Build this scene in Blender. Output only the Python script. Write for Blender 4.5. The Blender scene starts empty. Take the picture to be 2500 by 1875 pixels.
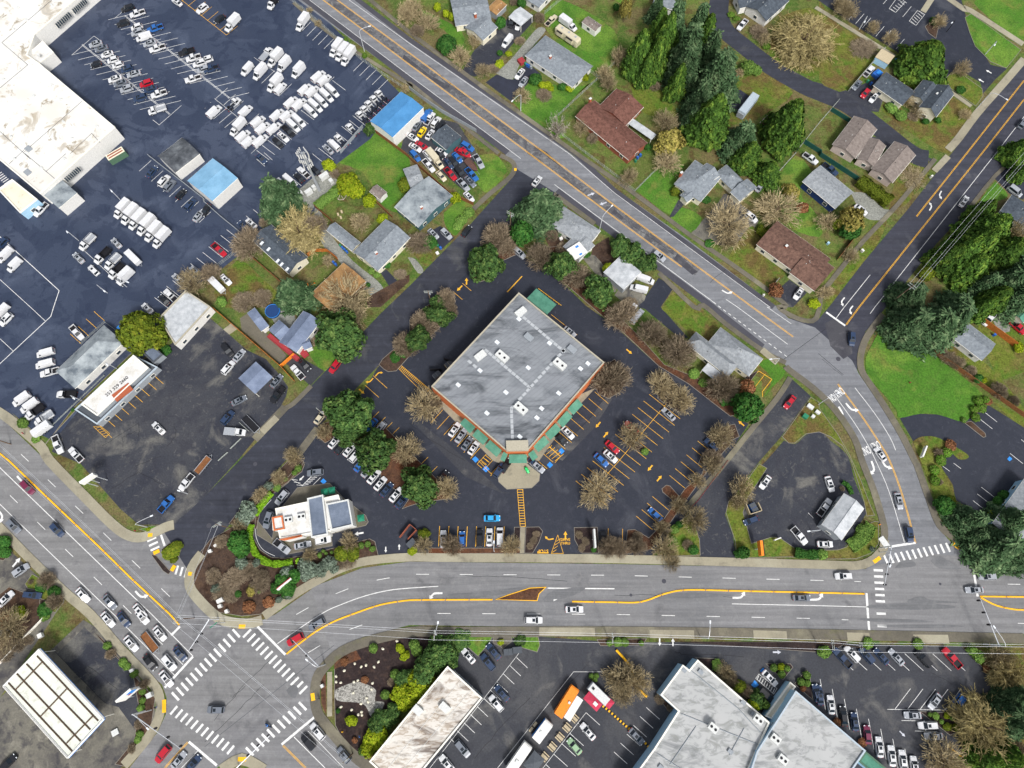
import bpy, math, random
import numpy as np
from mathutils import Matrix, Vector
from mathutils.geometry import tessellate_polygon
R_ = math.radians
sc = bpy.context.scene
# ---------------- camera, world, sun, exposure ----------------
F = 1667.0; H = 196.0; TILT = 17.7
cam = bpy.data.cameras.new('camera'); cam.sensor_width = 36; cam.lens = F/2500*36; cam.clip_end = 3000; cam.clip_start = 1
co = bpy.data.objects.new('camera', cam); sc.collection.objects.link(co); sc.camera = co
co.location = (0, 0, H); co.rotation_euler = (R_(TILT), 0, 0)
w = bpy.data.worlds.new('World'); sc.world = w; w.use_nodes = True
nt = w.node_tree; bg = nt.nodes['Background']; sky = nt.nodes.new('ShaderNodeTexSky')
sky.sky_type = 'NISHITA'; sky.sun_disc = False; sky.sun_elevation = R_(50); sky.sun_rotation = R_(158)
sky.dust_density = 4; sky.air_density = 1.0; sky.ozone_density = 1.0
hs = nt.nodes.new('ShaderNodeHueSaturation'); hs.inputs['Saturation'].default_value = 0.42
nt.links.new(sky.outputs[0], hs.inputs['Color']); nt.links.new(hs.outputs[0], bg.inputs[0]); bg.inputs[1].default_value = 0.12
sun = bpy.data.lights.new('sun', 'SUN'); sun.energy = 2.2; sun.angle = R_(11); sun.color = (1, .98, .96)
so = bpy.data.objects.new('sun', sun); sc.collection.objects.link(so); so.rotation_euler = (R_(40), 0, R_(22))
sc.view_settings.view_transform = 'Standard'; sc.view_settings.look = 'None'; sc.view_settings.exposure = 0.45; sc.view_settings.gamma = 1
# ---------------- measuring helpers: photo pixel -> place on the ground ----------------
ct, st_ = math.cos(R_(TILT)), math.sin(R_(TILT))
def G(p, z=0.0):
    x, y = (p[0]-1250)/F, -(p[1]-937.5)/F
    d = (x, y*ct + st_, y*st_ - ct)
    s = (z-H)/d[2]
    return Vector((s*d[0], s*d[1], z))
def mpp(p, z=0):                       # metres per photo pixel near p
    a = G((p[0]-5, p[1]), z); b = G((p[0]+5, p[1]), z); return (a-b).length/10
def org(tok):
    v = tok[1:].split(','); k = float(v[2]) if len(v) > 2 else 4.424
    return (int(v[0])*500, int(v[1])*375, k)
def P(s):
    o = (0, 0, 1.0); out = []; buf = []
    for t in s.replace('(', ' ').replace(')', ' ').split():
        if t[0] == '@': o = org(t)
        elif t == 'O': o = (0, 0, 1/1.1302)
        elif t == 'S': o = (0, 0, 1.0)
        else:
            buf.append(float(t))
            if len(buf) == 2: out.append((o[0]+buf[0]/o[2], o[1]+buf[1]/o[2])); buf = []
    return out
def GP(s, z=0.0): return [G(p, z) for p in P(s)]
# ---------------- scene helpers ----------------
COL = sc.collection
def tag(o, label=None, cat=None, group=None, kind=None):
    if label: o['label'] = label
    if cat: o['category'] = cat
    if group: o['group'] = group
    if kind: o['kind'] = kind
    return o
def empty(name, loc=(0, 0, 0), rz=0.0):
    o = bpy.data.objects.new(name, None); COL.objects.link(o); o.location = loc; o.rotation_euler = (0, 0, rz); o.empty_display_size = .5
    return o
class MB:
    def __init__(s): s.v = []; s.f = []; s.m = []; s.mats = []
    def mi(s, mat):
        if mat not in s.mats: s.mats.append(mat)
        return s.mats.index(mat)
    def add(s, vs, fs, mat=None):
        k = len(s.v); s.v += [tuple(v) for v in vs]; s.f += [tuple(i+k for i in f) for f in fs]
        s.m += [s.mi(mat) if mat else 0]*len(fs)
    def box(s, c, d, rz=0.0, mat=None, top=1.0):
        x, y, z = d[0]/2, d[1]/2, d[2]/2; ca, sa = math.cos(rz), math.sin(rz); vs = []
        for sz in (-1, 1):
            k = 1 if sz < 0 else top
            for sx, sy in ((-1, -1), (1, -1), (1, 1), (-1, 1)):
                px, py = sx*x*k, sy*y*k; vs.append((c[0]+px*ca-py*sa, c[1]+px*sa+py*ca, c[2]+sz*z))
        s.add(vs, [(3, 2, 1, 0), (4, 5, 6, 7), (0, 1, 5, 4), (1, 2, 6, 5), (2, 3, 7, 6), (3, 0, 4, 7)], mat)
    def tube(s, a, b, r0, r1=None, n=6, mat=None):
        r1 = r0 if r1 is None else r1; a, b = Vector(a), Vector(b); d = (b-a).normalized()
        u = d.cross(Vector((0, 0, 1)) if abs(d.z) < .9 else Vector((1, 0, 0))).normalized(); v = d.cross(u)
        vs = [a+(u*math.cos(t)+v*math.sin(t))*r0 for t in [i*2*math.pi/n for i in range(n)]]
        vs += [b+(u*math.cos(t)+v*math.sin(t))*r1 for t in [i*2*math.pi/n for i in range(n)]]
        s.add(vs, [(i, (i+1) % n, n+(i+1) % n, n+i) for i in range(n)]+[tuple(range(n-1, -1, -1)), tuple(range(n, 2*n))], mat)
    def prism(s, pts, z0, z1, mat=None, bottom=False):
        pts = ccw(pts); n = len(pts)
        tri = tessellate_polygon([[Vector((p[0], p[1], 0)) for p in pts]])
        vs = [(p[0], p[1], z1) for p in pts]; fs = []
        for t in tri:
            a, b, c = [pts[i] for i in t]
            cr = (b[0]-a[0])*(c[1]-a[1])-(b[1]-a[1])*(c[0]-a[0])
            fs.append(tuple(t) if cr > 0 else (t[0], t[2], t[1]))
        if z0 is not None:
            vs += [(p[0], p[1], z0) for p in pts]
            fs += [(n+i, n+(i+1) % n, (i+1) % n, i) for i in range(n)]
        s.add(vs, fs, mat)
    def build(s, name, mat=None, parent=None, smooth=False):
        me = bpy.data.meshes.new(name); me.from_pydata(s.v, [], s.f); me.update()
        if s.mats:
            for m in s.mats: me.materials.append(m)
            if len(s.mats) > 1: me.polygons.foreach_set('material_index', s.m)
        elif mat: me.materials.append(mat)
        if smooth: me.polygons.foreach_set('use_smooth', [True]*len(me.polygons))
        o = bpy.data.objects.new(name, me); COL.objects.link(o)
        if parent: o.parent = parent
        return o
def ccw(pts):
    pts = [tuple(p) for p in pts]
    a = sum(pts[i][0]*pts[(i+1) % len(pts)][1]-pts[(i+1) % len(pts)][0]*pts[i][1] for i in range(len(pts)))
    return pts if a > 0 else pts[::-1]
def offs(pts, d, closed=False):        # offset polyline sideways (left +)
    n = len(pts); out = []
    for i in range(n):
        a = pts[i-1] if (i or closed) else pts[i]; b = pts[i]; c = pts[(i+1) % n] if (i < n-1 or closed) else pts[i]
        d1 = Vector((b[0]-a[0], b[1]-a[1])); d2 = Vector((c[0]-b[0], c[1]-b[1]))
        if d1.length < 1e-6: d1 = d2
        if d2.length < 1e-6: d2 = d1
        d1.normalize(); d2.normalize(); m = (d1+d2)
        m = m.normalized() if m.length > 1e-6 else d1
        k = max(.4, m.dot(d1)); out.append((b[0]-m.y*d/k, b[1]+m.x*d/k))
    return out
def smooth_line(pts, n=6):             # Catmull-Rom
    if len(pts) < 3: return [tuple(p[:2]) for p in pts]
    q = [pts[0]]+list(pts)+[pts[-1]]; out = []
    for i in range(1, len(q)-2):
        for k in range(n):
            t = k/n; r = []
            for c in (0, 1):
                a, b, d, e = q[i-1][c], q[i][c], q[i+1][c], q[i+2][c]
                r.append(.5*(2*b+(d-a)*t+(2*a-5*b+4*d-e)*t*t+(3*b-a-3*d+e)*t**3))
            out.append(tuple(r))
    out.append(tuple(pts[-1][:2])); return out
# ---------------- materials ----------------
def srgb(h):
    c = [int(h[i:i+2], 16)/255 for i in (0, 2, 4)]
    return tuple((x/12.92 if x <= .04045 else ((x+.055)/1.055)**2.4) for x in c)+(1,)
def newmat(name, rough=.8, spec=.3, metal=0):
    m = bpy.data.materials.new(name); m.use_nodes = True; b = m.node_tree.nodes['Principled BSDF']
    b.inputs['Roughness'].default_value = rough; b.inputs['Specular IOR Level'].default_value = spec; b.inputs['Metallic'].default_value = metal
    return m, m.node_tree, b
def ramp(nt, fac, stops, interp='LINEAR'):
    r = nt.nodes.new('ShaderNodeValToRGB'); r.color_ramp.interpolation = interp; e = r.color_ramp.elements
    while len(e) < len(stops): e.new(.5)
    for k, (p, c) in enumerate(stops): e[k].position = p; e[k].color = c
    nt.links.new(fac, r.inputs[0]); return r.outputs[0]
def noise(nt, scale, detail=4, rough=.55, vec=None, dist=0):
    n = nt.nodes.new('ShaderNodeTexNoise'); n.inputs['Scale'].default_value = scale; n.inputs['Detail'].default_value = detail
    n.inputs['Roughness'].default_value = rough; n.inputs['Distortion'].default_value = dist
    if vec is None: vec = coord(nt)
    nt.links.new(vec, n.inputs['Vector']); return n.outputs[0]
def coord(nt, rot=0, scale=None):
    tc = nt.nodes.new('ShaderNodeTexCoord').outputs['Object']
    if rot or scale:
        mp = nt.nodes.new('ShaderNodeMapping'); nt.links.new(tc, mp.inputs[0]); mp.inputs['Rotation'].default_value = (0, 0, rot)
        if scale: mp.inputs['Scale'].default_value = scale
        return mp.outputs[0]
    return tc
def mix(nt, fac, a, b, mode='MIX'):
    m = nt.nodes.new('ShaderNodeMix'); m.data_type = 'RGBA'; m.blend_type = mode
    for s, v in ((0, fac), (6, a), (7, b)):
        if isinstance(v, (int, float, tuple)): m.inputs[s].default_value = v
        else: nt.links.new(v, m.inputs[s])
    return m.outputs[2]
def flat(name, hexc, rough=.7, spec=.3, metal=0, var=.12, scale=3.0):
    m, nt, b = newmat(name, rough, spec, metal); c = srgb(hexc)
    lo = tuple(x*(1-var) for x in c[:3])+(1,); hi = tuple(min(1, x*(1+var)) for x in c[:3])+(1,)
    nt.links.new(ramp(nt, noise(nt, scale), [(.3, lo), (.7, hi)]), b.inputs['Base Color']); return m
def patchy(name, base, stops, fine=.12, rough=.85, spec=.3, rot=0, stretch=None, streak=None):
    """base colour; stops: list of (noise scale, lo, hi, colour, strength[, detail, distortion])"""
    m, nt, b = newmat(name, rough, spec); cur = srgb(base)
    for s in stops:
        sc_, lo, hi, col, k = s[:5]; det = s[5] if len(s) > 5 else 6; di = s[6] if len(s) > 6 else .4
        vec = coord(nt, rot, stretch) if (rot or stretch) else coord(nt)
        ad = nt.nodes.new('ShaderNodeVectorMath'); ad.operation = 'ADD'; ad.inputs[1].default_value = (sc_*37, lo*91, hi*17); nt.links.new(vec, ad.inputs[0])
        f = ramp(nt, noise(nt, sc_, det, .6, ad.outputs[0], di), [(lo, (0, 0, 0, 1)), (hi, (k, k, k, 1))])
        cur = mix(nt, f, cur, srgb(col))
    if streak:
        for k_, (s_, lo_, hi_) in enumerate(((.5, .78, 1.12), (1.6, .88, 1.08))): cur = mix(nt, 1.0, cur, ramp(nt, noise(nt, s_, 5, .6, coord(nt, R_(streak), (.035, 1, 1))), [(.3, (lo_,)*3+(1,)), (.7, (hi_,)*3+(1,))]), 'MULTIPLY')
    f = ramp(nt, noise(nt, 2.2, 6, .7), [(.25, (1-fine*2, 1-fine*2, 1-fine*2, 1)), (.75, (1+fine, 1+fine, 1+fine, 1))])
    cur = mix(nt, 1.0, cur, f, 'MULTIPLY'); nt.links.new(cur, b.inputs['Base Color']); return m
M = {}
M['ground'] = patchy('grass_and_dirt', '5c6a34', [(.05, .42, .62, '667a38', .9), (.08, .47, .57, '736548', .9), (.22, .5, .62, '59462f', .8), (.12, .5, .62, '47692a', .85), (.9, .45, .65, '7f7f4d', .5), (1.8, .5, .65, '3c4220', .5)], .3, .95, .1)
M['lawn'] = patchy('bright_lawn', '4f7c2b', [(.06, .45, .6, '6e8e38', .9), (.2, .5, .64, '446c26', .8), (.1, .54, .64, '7b7d40', .8), (.5, .48, .66, '5c7a36', .6), (1.5, .5, .66, '3c5226', .5)], .28, .95, .1)
M['moss'] = patchy('mossy_lawn', '69752f', [(.07, .45, .57, '6a5738', .9), (.16, .5, .62, '557428', .9), (.35, .5, .66, '827c44', .7), (1.3, .5, .64, '45431f', .6)], .3, .95, .1)
M['mulch'] = patchy('bark_mulch', '4e4038', [(.3, .45, .65, '2f211c', .8), (.15, .5, .68, '66503f', .7), (1.2, .45, .7, '5e4a3a', .6)], .3, .95, .1)
M['soil'] = patchy('dark_soil', '3a3130', [(.3, .45, .65, '2a2224', .8), (.8, .5, .7, '52423a', .6)], .3, .95, .1)
M['rust'] = patchy('fallen_leaves', '5e4436', [(.3, .45, .6, '45342b', .8), (.8, .5, .66, '7a563c', .6), (.1, .5, .64, '6c4029', .6)], .3, .95, .1)
M['gravel'] = patchy('gravel', '8b8d86', [(.2, .45, .65, '6c6d66', .7), (1.5, .4, .7, 'a9a9a0', .6)], .3, .95, .1)
M['stones'] = patchy('grey_stones', '9c9a93', [(1.8, .45, .6, '55534f', .8, 3), (3, .5, .6, 'cfccc2', .6, 2)], .3, .9, .2)
M['lot_blue'] = patchy('wet_blue_asphalt', '40495c', [(.03, .44, .54, '333d51', .8, 10, .8), (.09, .51, .525, '283247', .65, 14, .7), (.26, .57, .59, '232d43', .55, 12, .7), (.06, .56, .7, '566073', .5, 8, 1)], .14, .55, .4)
M['lot_old'] = patchy('cracked_old_asphalt', '33363f', [(.04, .48, .62, '46474b', .7, 10, 1), (.08, .55, .66, '77756e', .7, 14, .6), (.7, .58, .66, '6c6a66', .4, 12, 1), (.3, .5, .64, '2d2e38', .5)], .2, .8, .3)
M['lot_dark'] = patchy('dark_sealed_asphalt', '2a2e39', [(.05, .45, .65, '232835', .7), (.06, .57, .7, '55575e', .5, 14, 1.4), (.5, .62, .7, '5c5e66', .35, 12, 1), (.5, .5, .7, '3a3c47', .5)], .16, .7, .35)
M['lot_grey'] = patchy('worn_grey_asphalt', '3c3e44', [(.05, .48, .62, '555556', .6, 12, 1), (.08, .56, .7, '7d7b75', .5, 14, 1.2), (.3, .5, .66, '35363c', .6, 9, 1)], .18, .8, .3)
M['lot_conc'] = patchy('stained_concrete', '706d64', [(.08, .48, .6, '4a4849', .75), (.16, .55, .66, '8f8b7e', .7, 9, 1.5), (.3, .52, .62, '3c3b40', .7), (.5, .5, .7, '7d7a6c', .5)], .16, .85, .3)
M['street'] = patchy('grey_street', '77797d', [(.03, .45, .65, '797b80', .7), (.2, .54, .68, '66686c', .6, 10, 2), (.5, .52, .7, '929496', .4)], .08, .8, .3, streak=37)
M['road_main'] = patchy('wide_road_asphalt', '7e7e7e', [(.04, .42, .62, '7a7a7c', .8), (.1, .57, .68, '5e5e60', .7, 10, .8), (.6, .5, .7, '949493', .4)], .09, .8, .3, streak=47)
M['road_wide'] = patchy('wide_road_asphalt', '7e7e7f', [(.04, .42, .62, '737476', .8), (.1, .57, .68, '5e5e60', .7, 10, .8), (.6, .5, .7, '8f8f8e', .4)], .09, .8, .3, streak=.6)
M['road_dark'] = patchy('dark_avenue_asphalt', '3c3e48', [(.05, .45, .65, '3a3b46', .7), (.1, .6, .72, '6a6a6e', .5), (.5, .5, .7, '4c4d56', .5)], .09, .8, .3, streak=-52)
M['road_side'] = patchy('side_street_asphalt', '363943', [(.05, .45, .65, '34363f', .7), (.1, .6, .72, '696966', .45, 9, 1.5), (.5, .5, .7, '464853', .5)], .1, .8, .3, streak=-48)
M['shoulder'] = patchy('road_shoulder', '4a4a51', [(.1, .45, .65, '3f3f48', .7)], .1, .85, .3)
M['patch'] = patchy('asphalt_patch', '47474c', [(.2, .45, .65, '3a3a42', .7), (.4, .55, .7, '66666a', .6)], .1, .85, .3)
M['midlane'] = patchy('stained_middle_lane', '6a6a6c', [(.12, .46, .56, '515155', .9, 10, 1.5), (.3, .54, .62, '8a8a86', .6, 10, 2), (1.2, .5, .62, '4a4a4e', .6)], .16, .8, .3)
M['damp'] = patchy('damp_road', '6d6e70', [(.3, .45, .65, '7b7c7d', .8, 9, 1), (.1, .5, .6, '67686a', .6)], .09, .8, .3, streak=.6)
M['joint'] = flat('tar_joint', '55575a', .9)
M['blk'] = patchy('new_black_asphalt', '2c2f3b', [(.2, .45, .65, '353947', .7)], .1, .7, .3)
M['conc'] = patchy('pale_concrete', '99937f', [(.1, .45, .65, '827c6c', .6), (.3, .55, .7, '6b665a', .6), (.05, .5, .6, 'aaa692', .5)], .08, .9, .2)
M['conc_d'] = patchy('mossy_concrete', '6d685c', [(.15, .45, .65, '57544c', .7), (.3, .55, .7, '6a6a48', .6), (.08, .55, .65, '88836f', .7)], .12, .9, .2)
M['kerb'] = flat('kerb_concrete', '827d74', .9)
M['white'] = flat('white_paint', 'd9d9d6', .6, .3, 0, .2, 1.4)
M['worn'] = flat('worn_white_paint', 'b9bcc4', .7, .3, 0, .2, 1)
M['yellow'] = flat('yellow_paint', 'e2aa30', .6, .3, 0, .22, 1.4)
M['yel2'] = flat('kerb_yellow', 'f2b61e', .6, .3, 0, .08, 2)
M['adablue'] = flat('blue_paint', '2f86d8', .6)
M['metal'] = flat('grey_metal', 'a9adb2', .45, .5, .3)
M['pole'] = flat('pale_pole_metal', 'c9ccd0', .4, .5, .2)
M['wood'] = flat('weathered_wood', '7b5233', .9, .2, 0, .3, 2)
M['fence_o'] = flat('orange_cedar_fence', 'a8642c', .85, .2, 0, .3, 2)
M['fence_g'] = flat('green_fence', '1d4f47', .7)
M['fence_w'] = flat('grey_rail', '9ba09a', .6)
M['pole_w'] = flat('wooden_pole', '6d5a49', .9)
M['glass'] = flat('dark_glass', '1c242b', .12, .6, 0, .1)
M['wglass'] = flat('window_glass', '39434c', .15, .6, 0, .1)
M['tyre'] = flat('black_rubber', '17171a', .9)
M['rim'] = flat('wheel_rim', '8d9094', .4, .5, .4)
M['lamp'] = flat('headlight_glass', 'dfe4e8', .2, .6)
M['tail'] = flat('tail_light_red', 'a01818', .3, .5)
M['black'] = flat('black_frame', '1b1b1f', .6)
M['trunk'] = flat('bark', '5a4a3b', .95)
# ---------------- ground, roads, lots ----------------
ZC = [0]
def region(name, toks, z, mat, thick=None, smooth=0, pts=None):
    p = pts or [tuple(v)[:2] for v in GP(toks)]
    if smooth: p = smooth_line(p+[p[0]], smooth)[:-1]
    mb = MB(); ZC[0] += 1; zz = z+ZC[0]*.00012
    mb.prism(p, (0 if thick else None), thick+ZC[0]*.00012 if thick else zz); o = mb.build(name, M[mat]); tag(o, kind='structure'); return o
def bed(toks, mat, z=.14, kerb='kerb', smooth=0, name='planting_bed', kname='kerb', kw=.13):
    p = [tuple(v)[:2] for v in GP(toks)]
    if smooth: p = smooth_line(p+[p[0]], smooth)[:-1]
    p = ccw(p); ZC[0] += 1; e = ZC[0]*.00012
    if kerb:
        inner = offs(p, kw, True); mb = MB(); n = len(p); vs = [(a[0], a[1], z+e) for a in p]+[(a[0], a[1], z+e) for a in inner]+[(a[0], a[1], 0) for a in p]
        mb.add(vs, [(i, (i+1) % n, n+(i+1) % n, n+i) for i in range(n)]+[(2*n+i, 2*n+(i+1) % n, (i+1) % n, i) for i in range(n)])
        tag(mb.build(kname, M[kerb]), kind='structure'); p = inner
    mb = MB(); mb.prism(p, 0, z-.02+e); tag(mb.build(name, M[mat]), kind='structure')
def strip(name, toks, wid, mat, top=.14, smooth=0, kind='structure', z0=0, z=None, side=0):
    p = [tuple(v)[:2] for v in GP(toks)]
    if smooth: p = smooth_line(p, smooth)
    if side: p = offs(p, side)
    a = offs(p, wid/2); b = offs(p, -wid/2); ZC[0] += 1; e = ZC[0]*.00012; n = len(p); top += e
    vs = [(q[0], q[1], top) for q in a]+[(q[0], q[1], top) for q in b]+[(q[0], q[1], z0) for q in a]+[(q[0], q[1], z0) for q in b]
    fs = []
    for i in range(n-1): fs += [(n+i, n+i+1, i+1, i), (i, i+1, 2*n+i+1, 2*n+i), (n+i+1, n+i, 3*n+i, 3*n+i+1)]
    fs += [(0, 2*n, 3*n, n), (n-1, 2*n-1, 4*n-1, 3*n-1)]
    mb = MB(); mb.add(vs, fs); o = mb.build(name, M[mat])
    if kind: tag(o, kind=kind)
    return o
g = MB(); g.add([(-1500, -1500, 0), (1500, -1500, 0), (1500, 1500, 0), (-1500, 1500, 0)], [(0, 1, 2, 3)]); tag(g.build('ground', M['ground']), kind='structure')
# lots
region('car_park', 'O -200 -300 660 -60 690 28 868 205 800 300 712 366 706 372 720 400 668 470 560 520 505 560 480 580 380 650 340 705 310 745 315 770 215 860 120 955 60 925 0 880 -200 760', .02, 'lot_blue')
region('car_park', '@0,2 870 1090 1400 620 1720 500 2212 100 @1,2 60 120 270 300 450 460 660 560 800 720 900 860 880 960 800 1110 540 1430 370 1640 @0,3 2212 380 1890 690 1500 690 1300 520 870 30 @0,2 560 1560 640 1370', .022, 'lot_old')
region('car_park', '@2,1 1120 1060 1500 1250 1900 1640 @3,2 0 200 480 640 800 790 1280 1180 1450 1260 1230 1600 @3,3 1210 0 800 500 700 720 370 1060 0 1020 @2,3 0 1010 @1,3 2212 1010 1880 1040 1200 1100 760 1060 480 900 470 690 640 430 870 160 1000 -40 @1,2 1000 1600 1220 1300 1500 1250 1870 650 2200 330 @2,1 130 1659 640 1250 820 1100', .024, 'lot_dark')
region('car_park', '@3,2 1830 1440 1950 1480 2070 1380 2212 1330 @4,2 120 1440 260 1550 330 1659 @4,3 380 200 480 450 505 560 440 680 300 900 200 960 0 960 @3,3 1960 950 1800 850 1700 820 1480 890 1400 640 1260 520 1240 420 1640 0', .026, 'lot_old', smooth=3)
region('car_park', '@4,2 870 1200 1050 1150 1300 1160 1560 1245 1700 1150 1830 1060 2212 1300 2600 1600 @4,3 2400 200 1950 330 1880 450 1730 580 1480 440 1440 260 1280 120 1160 50 1100 0 @4,2 1010 1440', .026, 'lot_dark')
region('car_park', '@2,4 450 230 1000 260 1400 240 2212 300 @3,4 2212 300 @4,4,2.538 0 175 900 200 1010 330 1180 480 1100 560 880 640 900 850 700 1000 600 1100 -500 1100 -3000 1100 @2,4 -200 1900 100 1700 780 900 420 560', .022, 'lot_grey')
region('car_park', '@0,3 0 1000 140 1000 400 1240 700 1500 @0,4 0 900 900 60 1250 260 1480 650 1660 900 1680 1100 1620 1350 1300 1659 1250 1900 -400 1900 -400 -700', .02, 'lot_conc')
region('car_park', '@0,4 910 140 1250 440 1650 900 1640 1100 1500 1300 1280 1000 1130 960 520 330 620 420', .024, 'lot_old')
region('car_park', 'O 1740 -60 2060 -60 2085 30 2100 80 2140 140 @4,0 2030 740 1900 860 1770 1010 1740 890 1540 770 1420 780 1340 880 1260 850 840 560 300 220 -100 -60', .024, 'lot_dark')
region('driveway', '@4,3 1950 -50 2250 120 2250 700 1830 640 1700 500', .02, 'lot_dark')
# streets
region('road', 'S 2500 152 2391 283 2323 375 2278 432 2219 508 2108 640 2025 748 1998 780 1975 784 1925 777 1900 752 1930 900 2000 965 2093 940 2093 863 2113 809 2163 750 2287 594 2348 529 2477 375 2600 220 2600 60', .030, 'road_dark')
region('road', 'S 1360 472 1262 413 1249 436 1149 547 1000 698 929 766 755 947 584 1125 500 1211 429 1279 402 1301 359 1315 340 1330 457 1445 461 1396 500 1345 543 1301 697 1125 726 1103 778 1042 927 890 1000 825 1090 710 1135 672 1180 605 1245 560 1300 500', .031, 'road_side')
region('road', 'S 1932 924 1862 1005 1776 1125 1683 1240 1695 1275 1708 1317 1710 1385 1800 1385 1796 1356 1789 1306 1770 1256 1780 1222 1855 1125 1907 1066 1979 967', .0315, 'lot_old')
region('road', 'S 835 -30 687 -30 1000 201 1226 368 1262 413 1362 474 1500 578 1735 750 1862 849 1936 906 2000 965 2056 1032 2108 1123 2140 1195 2166 1288 2166 1328 2147 1365 2113 1389 2373 1360 2321 1324 2285 1283 2267 1233 2226 1125 2192 1055 2140 976 2097 913 2080 880 1990 800 1925 777 1898 750 1676 583 1500 459 1393 375 1201 237 1000 90', .032, 'street')
region('road', 'S -100 945 0 1017 113 1125 303 1304 328 1317 359 1315 402 1301 461 1396 457 1441 477 1473 529 1520 568 1534 602 1534 647 1511 672 1500 776 1428 884 1387 1000 1371 1500 1377 2000 1387 2113 1389 2250 1350 2373 1360 2420 1372 2600 1380 2600 1550 2000 1541 1500 1533 1000 1526 884 1556 805 1597 771 1636 762 1681 770 1740 830 1810 890 1875 960 1960 590 1960 650 1875 620 1850 590 1843 560 1850 529 1875 480 1960 250 1960 316 1875 339 1846 384 1789 405 1744 407 1703 396 1672 362 1640 316 1586 226 1500 0 1274 -100 1170', .033, 'road_main')
region('road', 'S 760 1437 776 1428 884 1387 1000 1371 1500 1377 2000 1387 2113 1389 2250 1350 2373 1360 2420 1372 2600 1380 2600 1550 2000 1541 1500 1533 1000 1526 884 1556 810 1594', .0365, 'road_wide')
strip('road', '@3,0 1140 -60 1130 150 1200 330 1400 500 1700 730 2050 930 @4,0 0 1000 300 1130 600 1350 1000 1659 @4,1 1180 60', 7.0, 'road_side', .029, 5, z0=.0)
# shoulders and patches on the diagonal street
for t in ('@0,0 0 0 @1,0 2260 900 @2,0 1050 1640', ): pass
strip('road_shoulder', '@1,0 1040 -40 @2,0 0 860 1060 1650', 2.2, 'shoulder', .036, z0=.03)
strip('road_shoulder', '@1,0 1640 -10 @2,0 0 430 1790 1659 @3,1 0 400 1720 1659', 1.8, 'shoulder', .036, z0=.03)
strip('road_shoulder', '@2,1 1590 400 2212 870 @3,1 500 1240 1060 1659 @3,2 1130 60 1600 430', 2.2, 'shoulder', .036, z0=.03)
for t in ('@2,0 380 960 450 930 860 1230 800 1285', '@2,0 1270 1620 1330 1570 1480 1640 @2,1 1660 160 1590 210 1270 0', '@2,0 -60 590 200 800 430 930 380 965 100 760 -80 640', '@3,1 680 1080 900 1280 840 1310 640 1140', '@3,1 0 600 100 690 80 720 -30 640', '@4,2 60 180 160 120 320 230 360 500 260 560 120 420'): region('asphalt_patch', t, .038, 'patch')
for t in ('@2,2 1470 1560 1900 1270 2130 950 2190 990 1990 1310 1650 1659', '@1,2 2212 1200 @2,2 100 1240 420 1480 900 1900 1000 2000 @2,3 1180 350 1000 350 600 170'): region('asphalt_patch', t, .027, 'lot_grey')
strip('middle_lane', '@1,0 1355 0 @2,0 0 637 1380 1659 @2,1 1370 0 2212 625 @3,1 0 617 900 1280', 3.1, 'midlane', .0372, z0=.03)
strip('tar_joint', '@4,2 -380 560 60 240', .12, 'black', .0395, z0=.03)
strip('tar_joint', '@1,4 0 1430 1100 560 1400 330', .14, 'joint', .0405, z0=.03)
strip('tar_joint', '@4,2 -10 500 260 730', .12, 'black', .0395, z0=.03)
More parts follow.
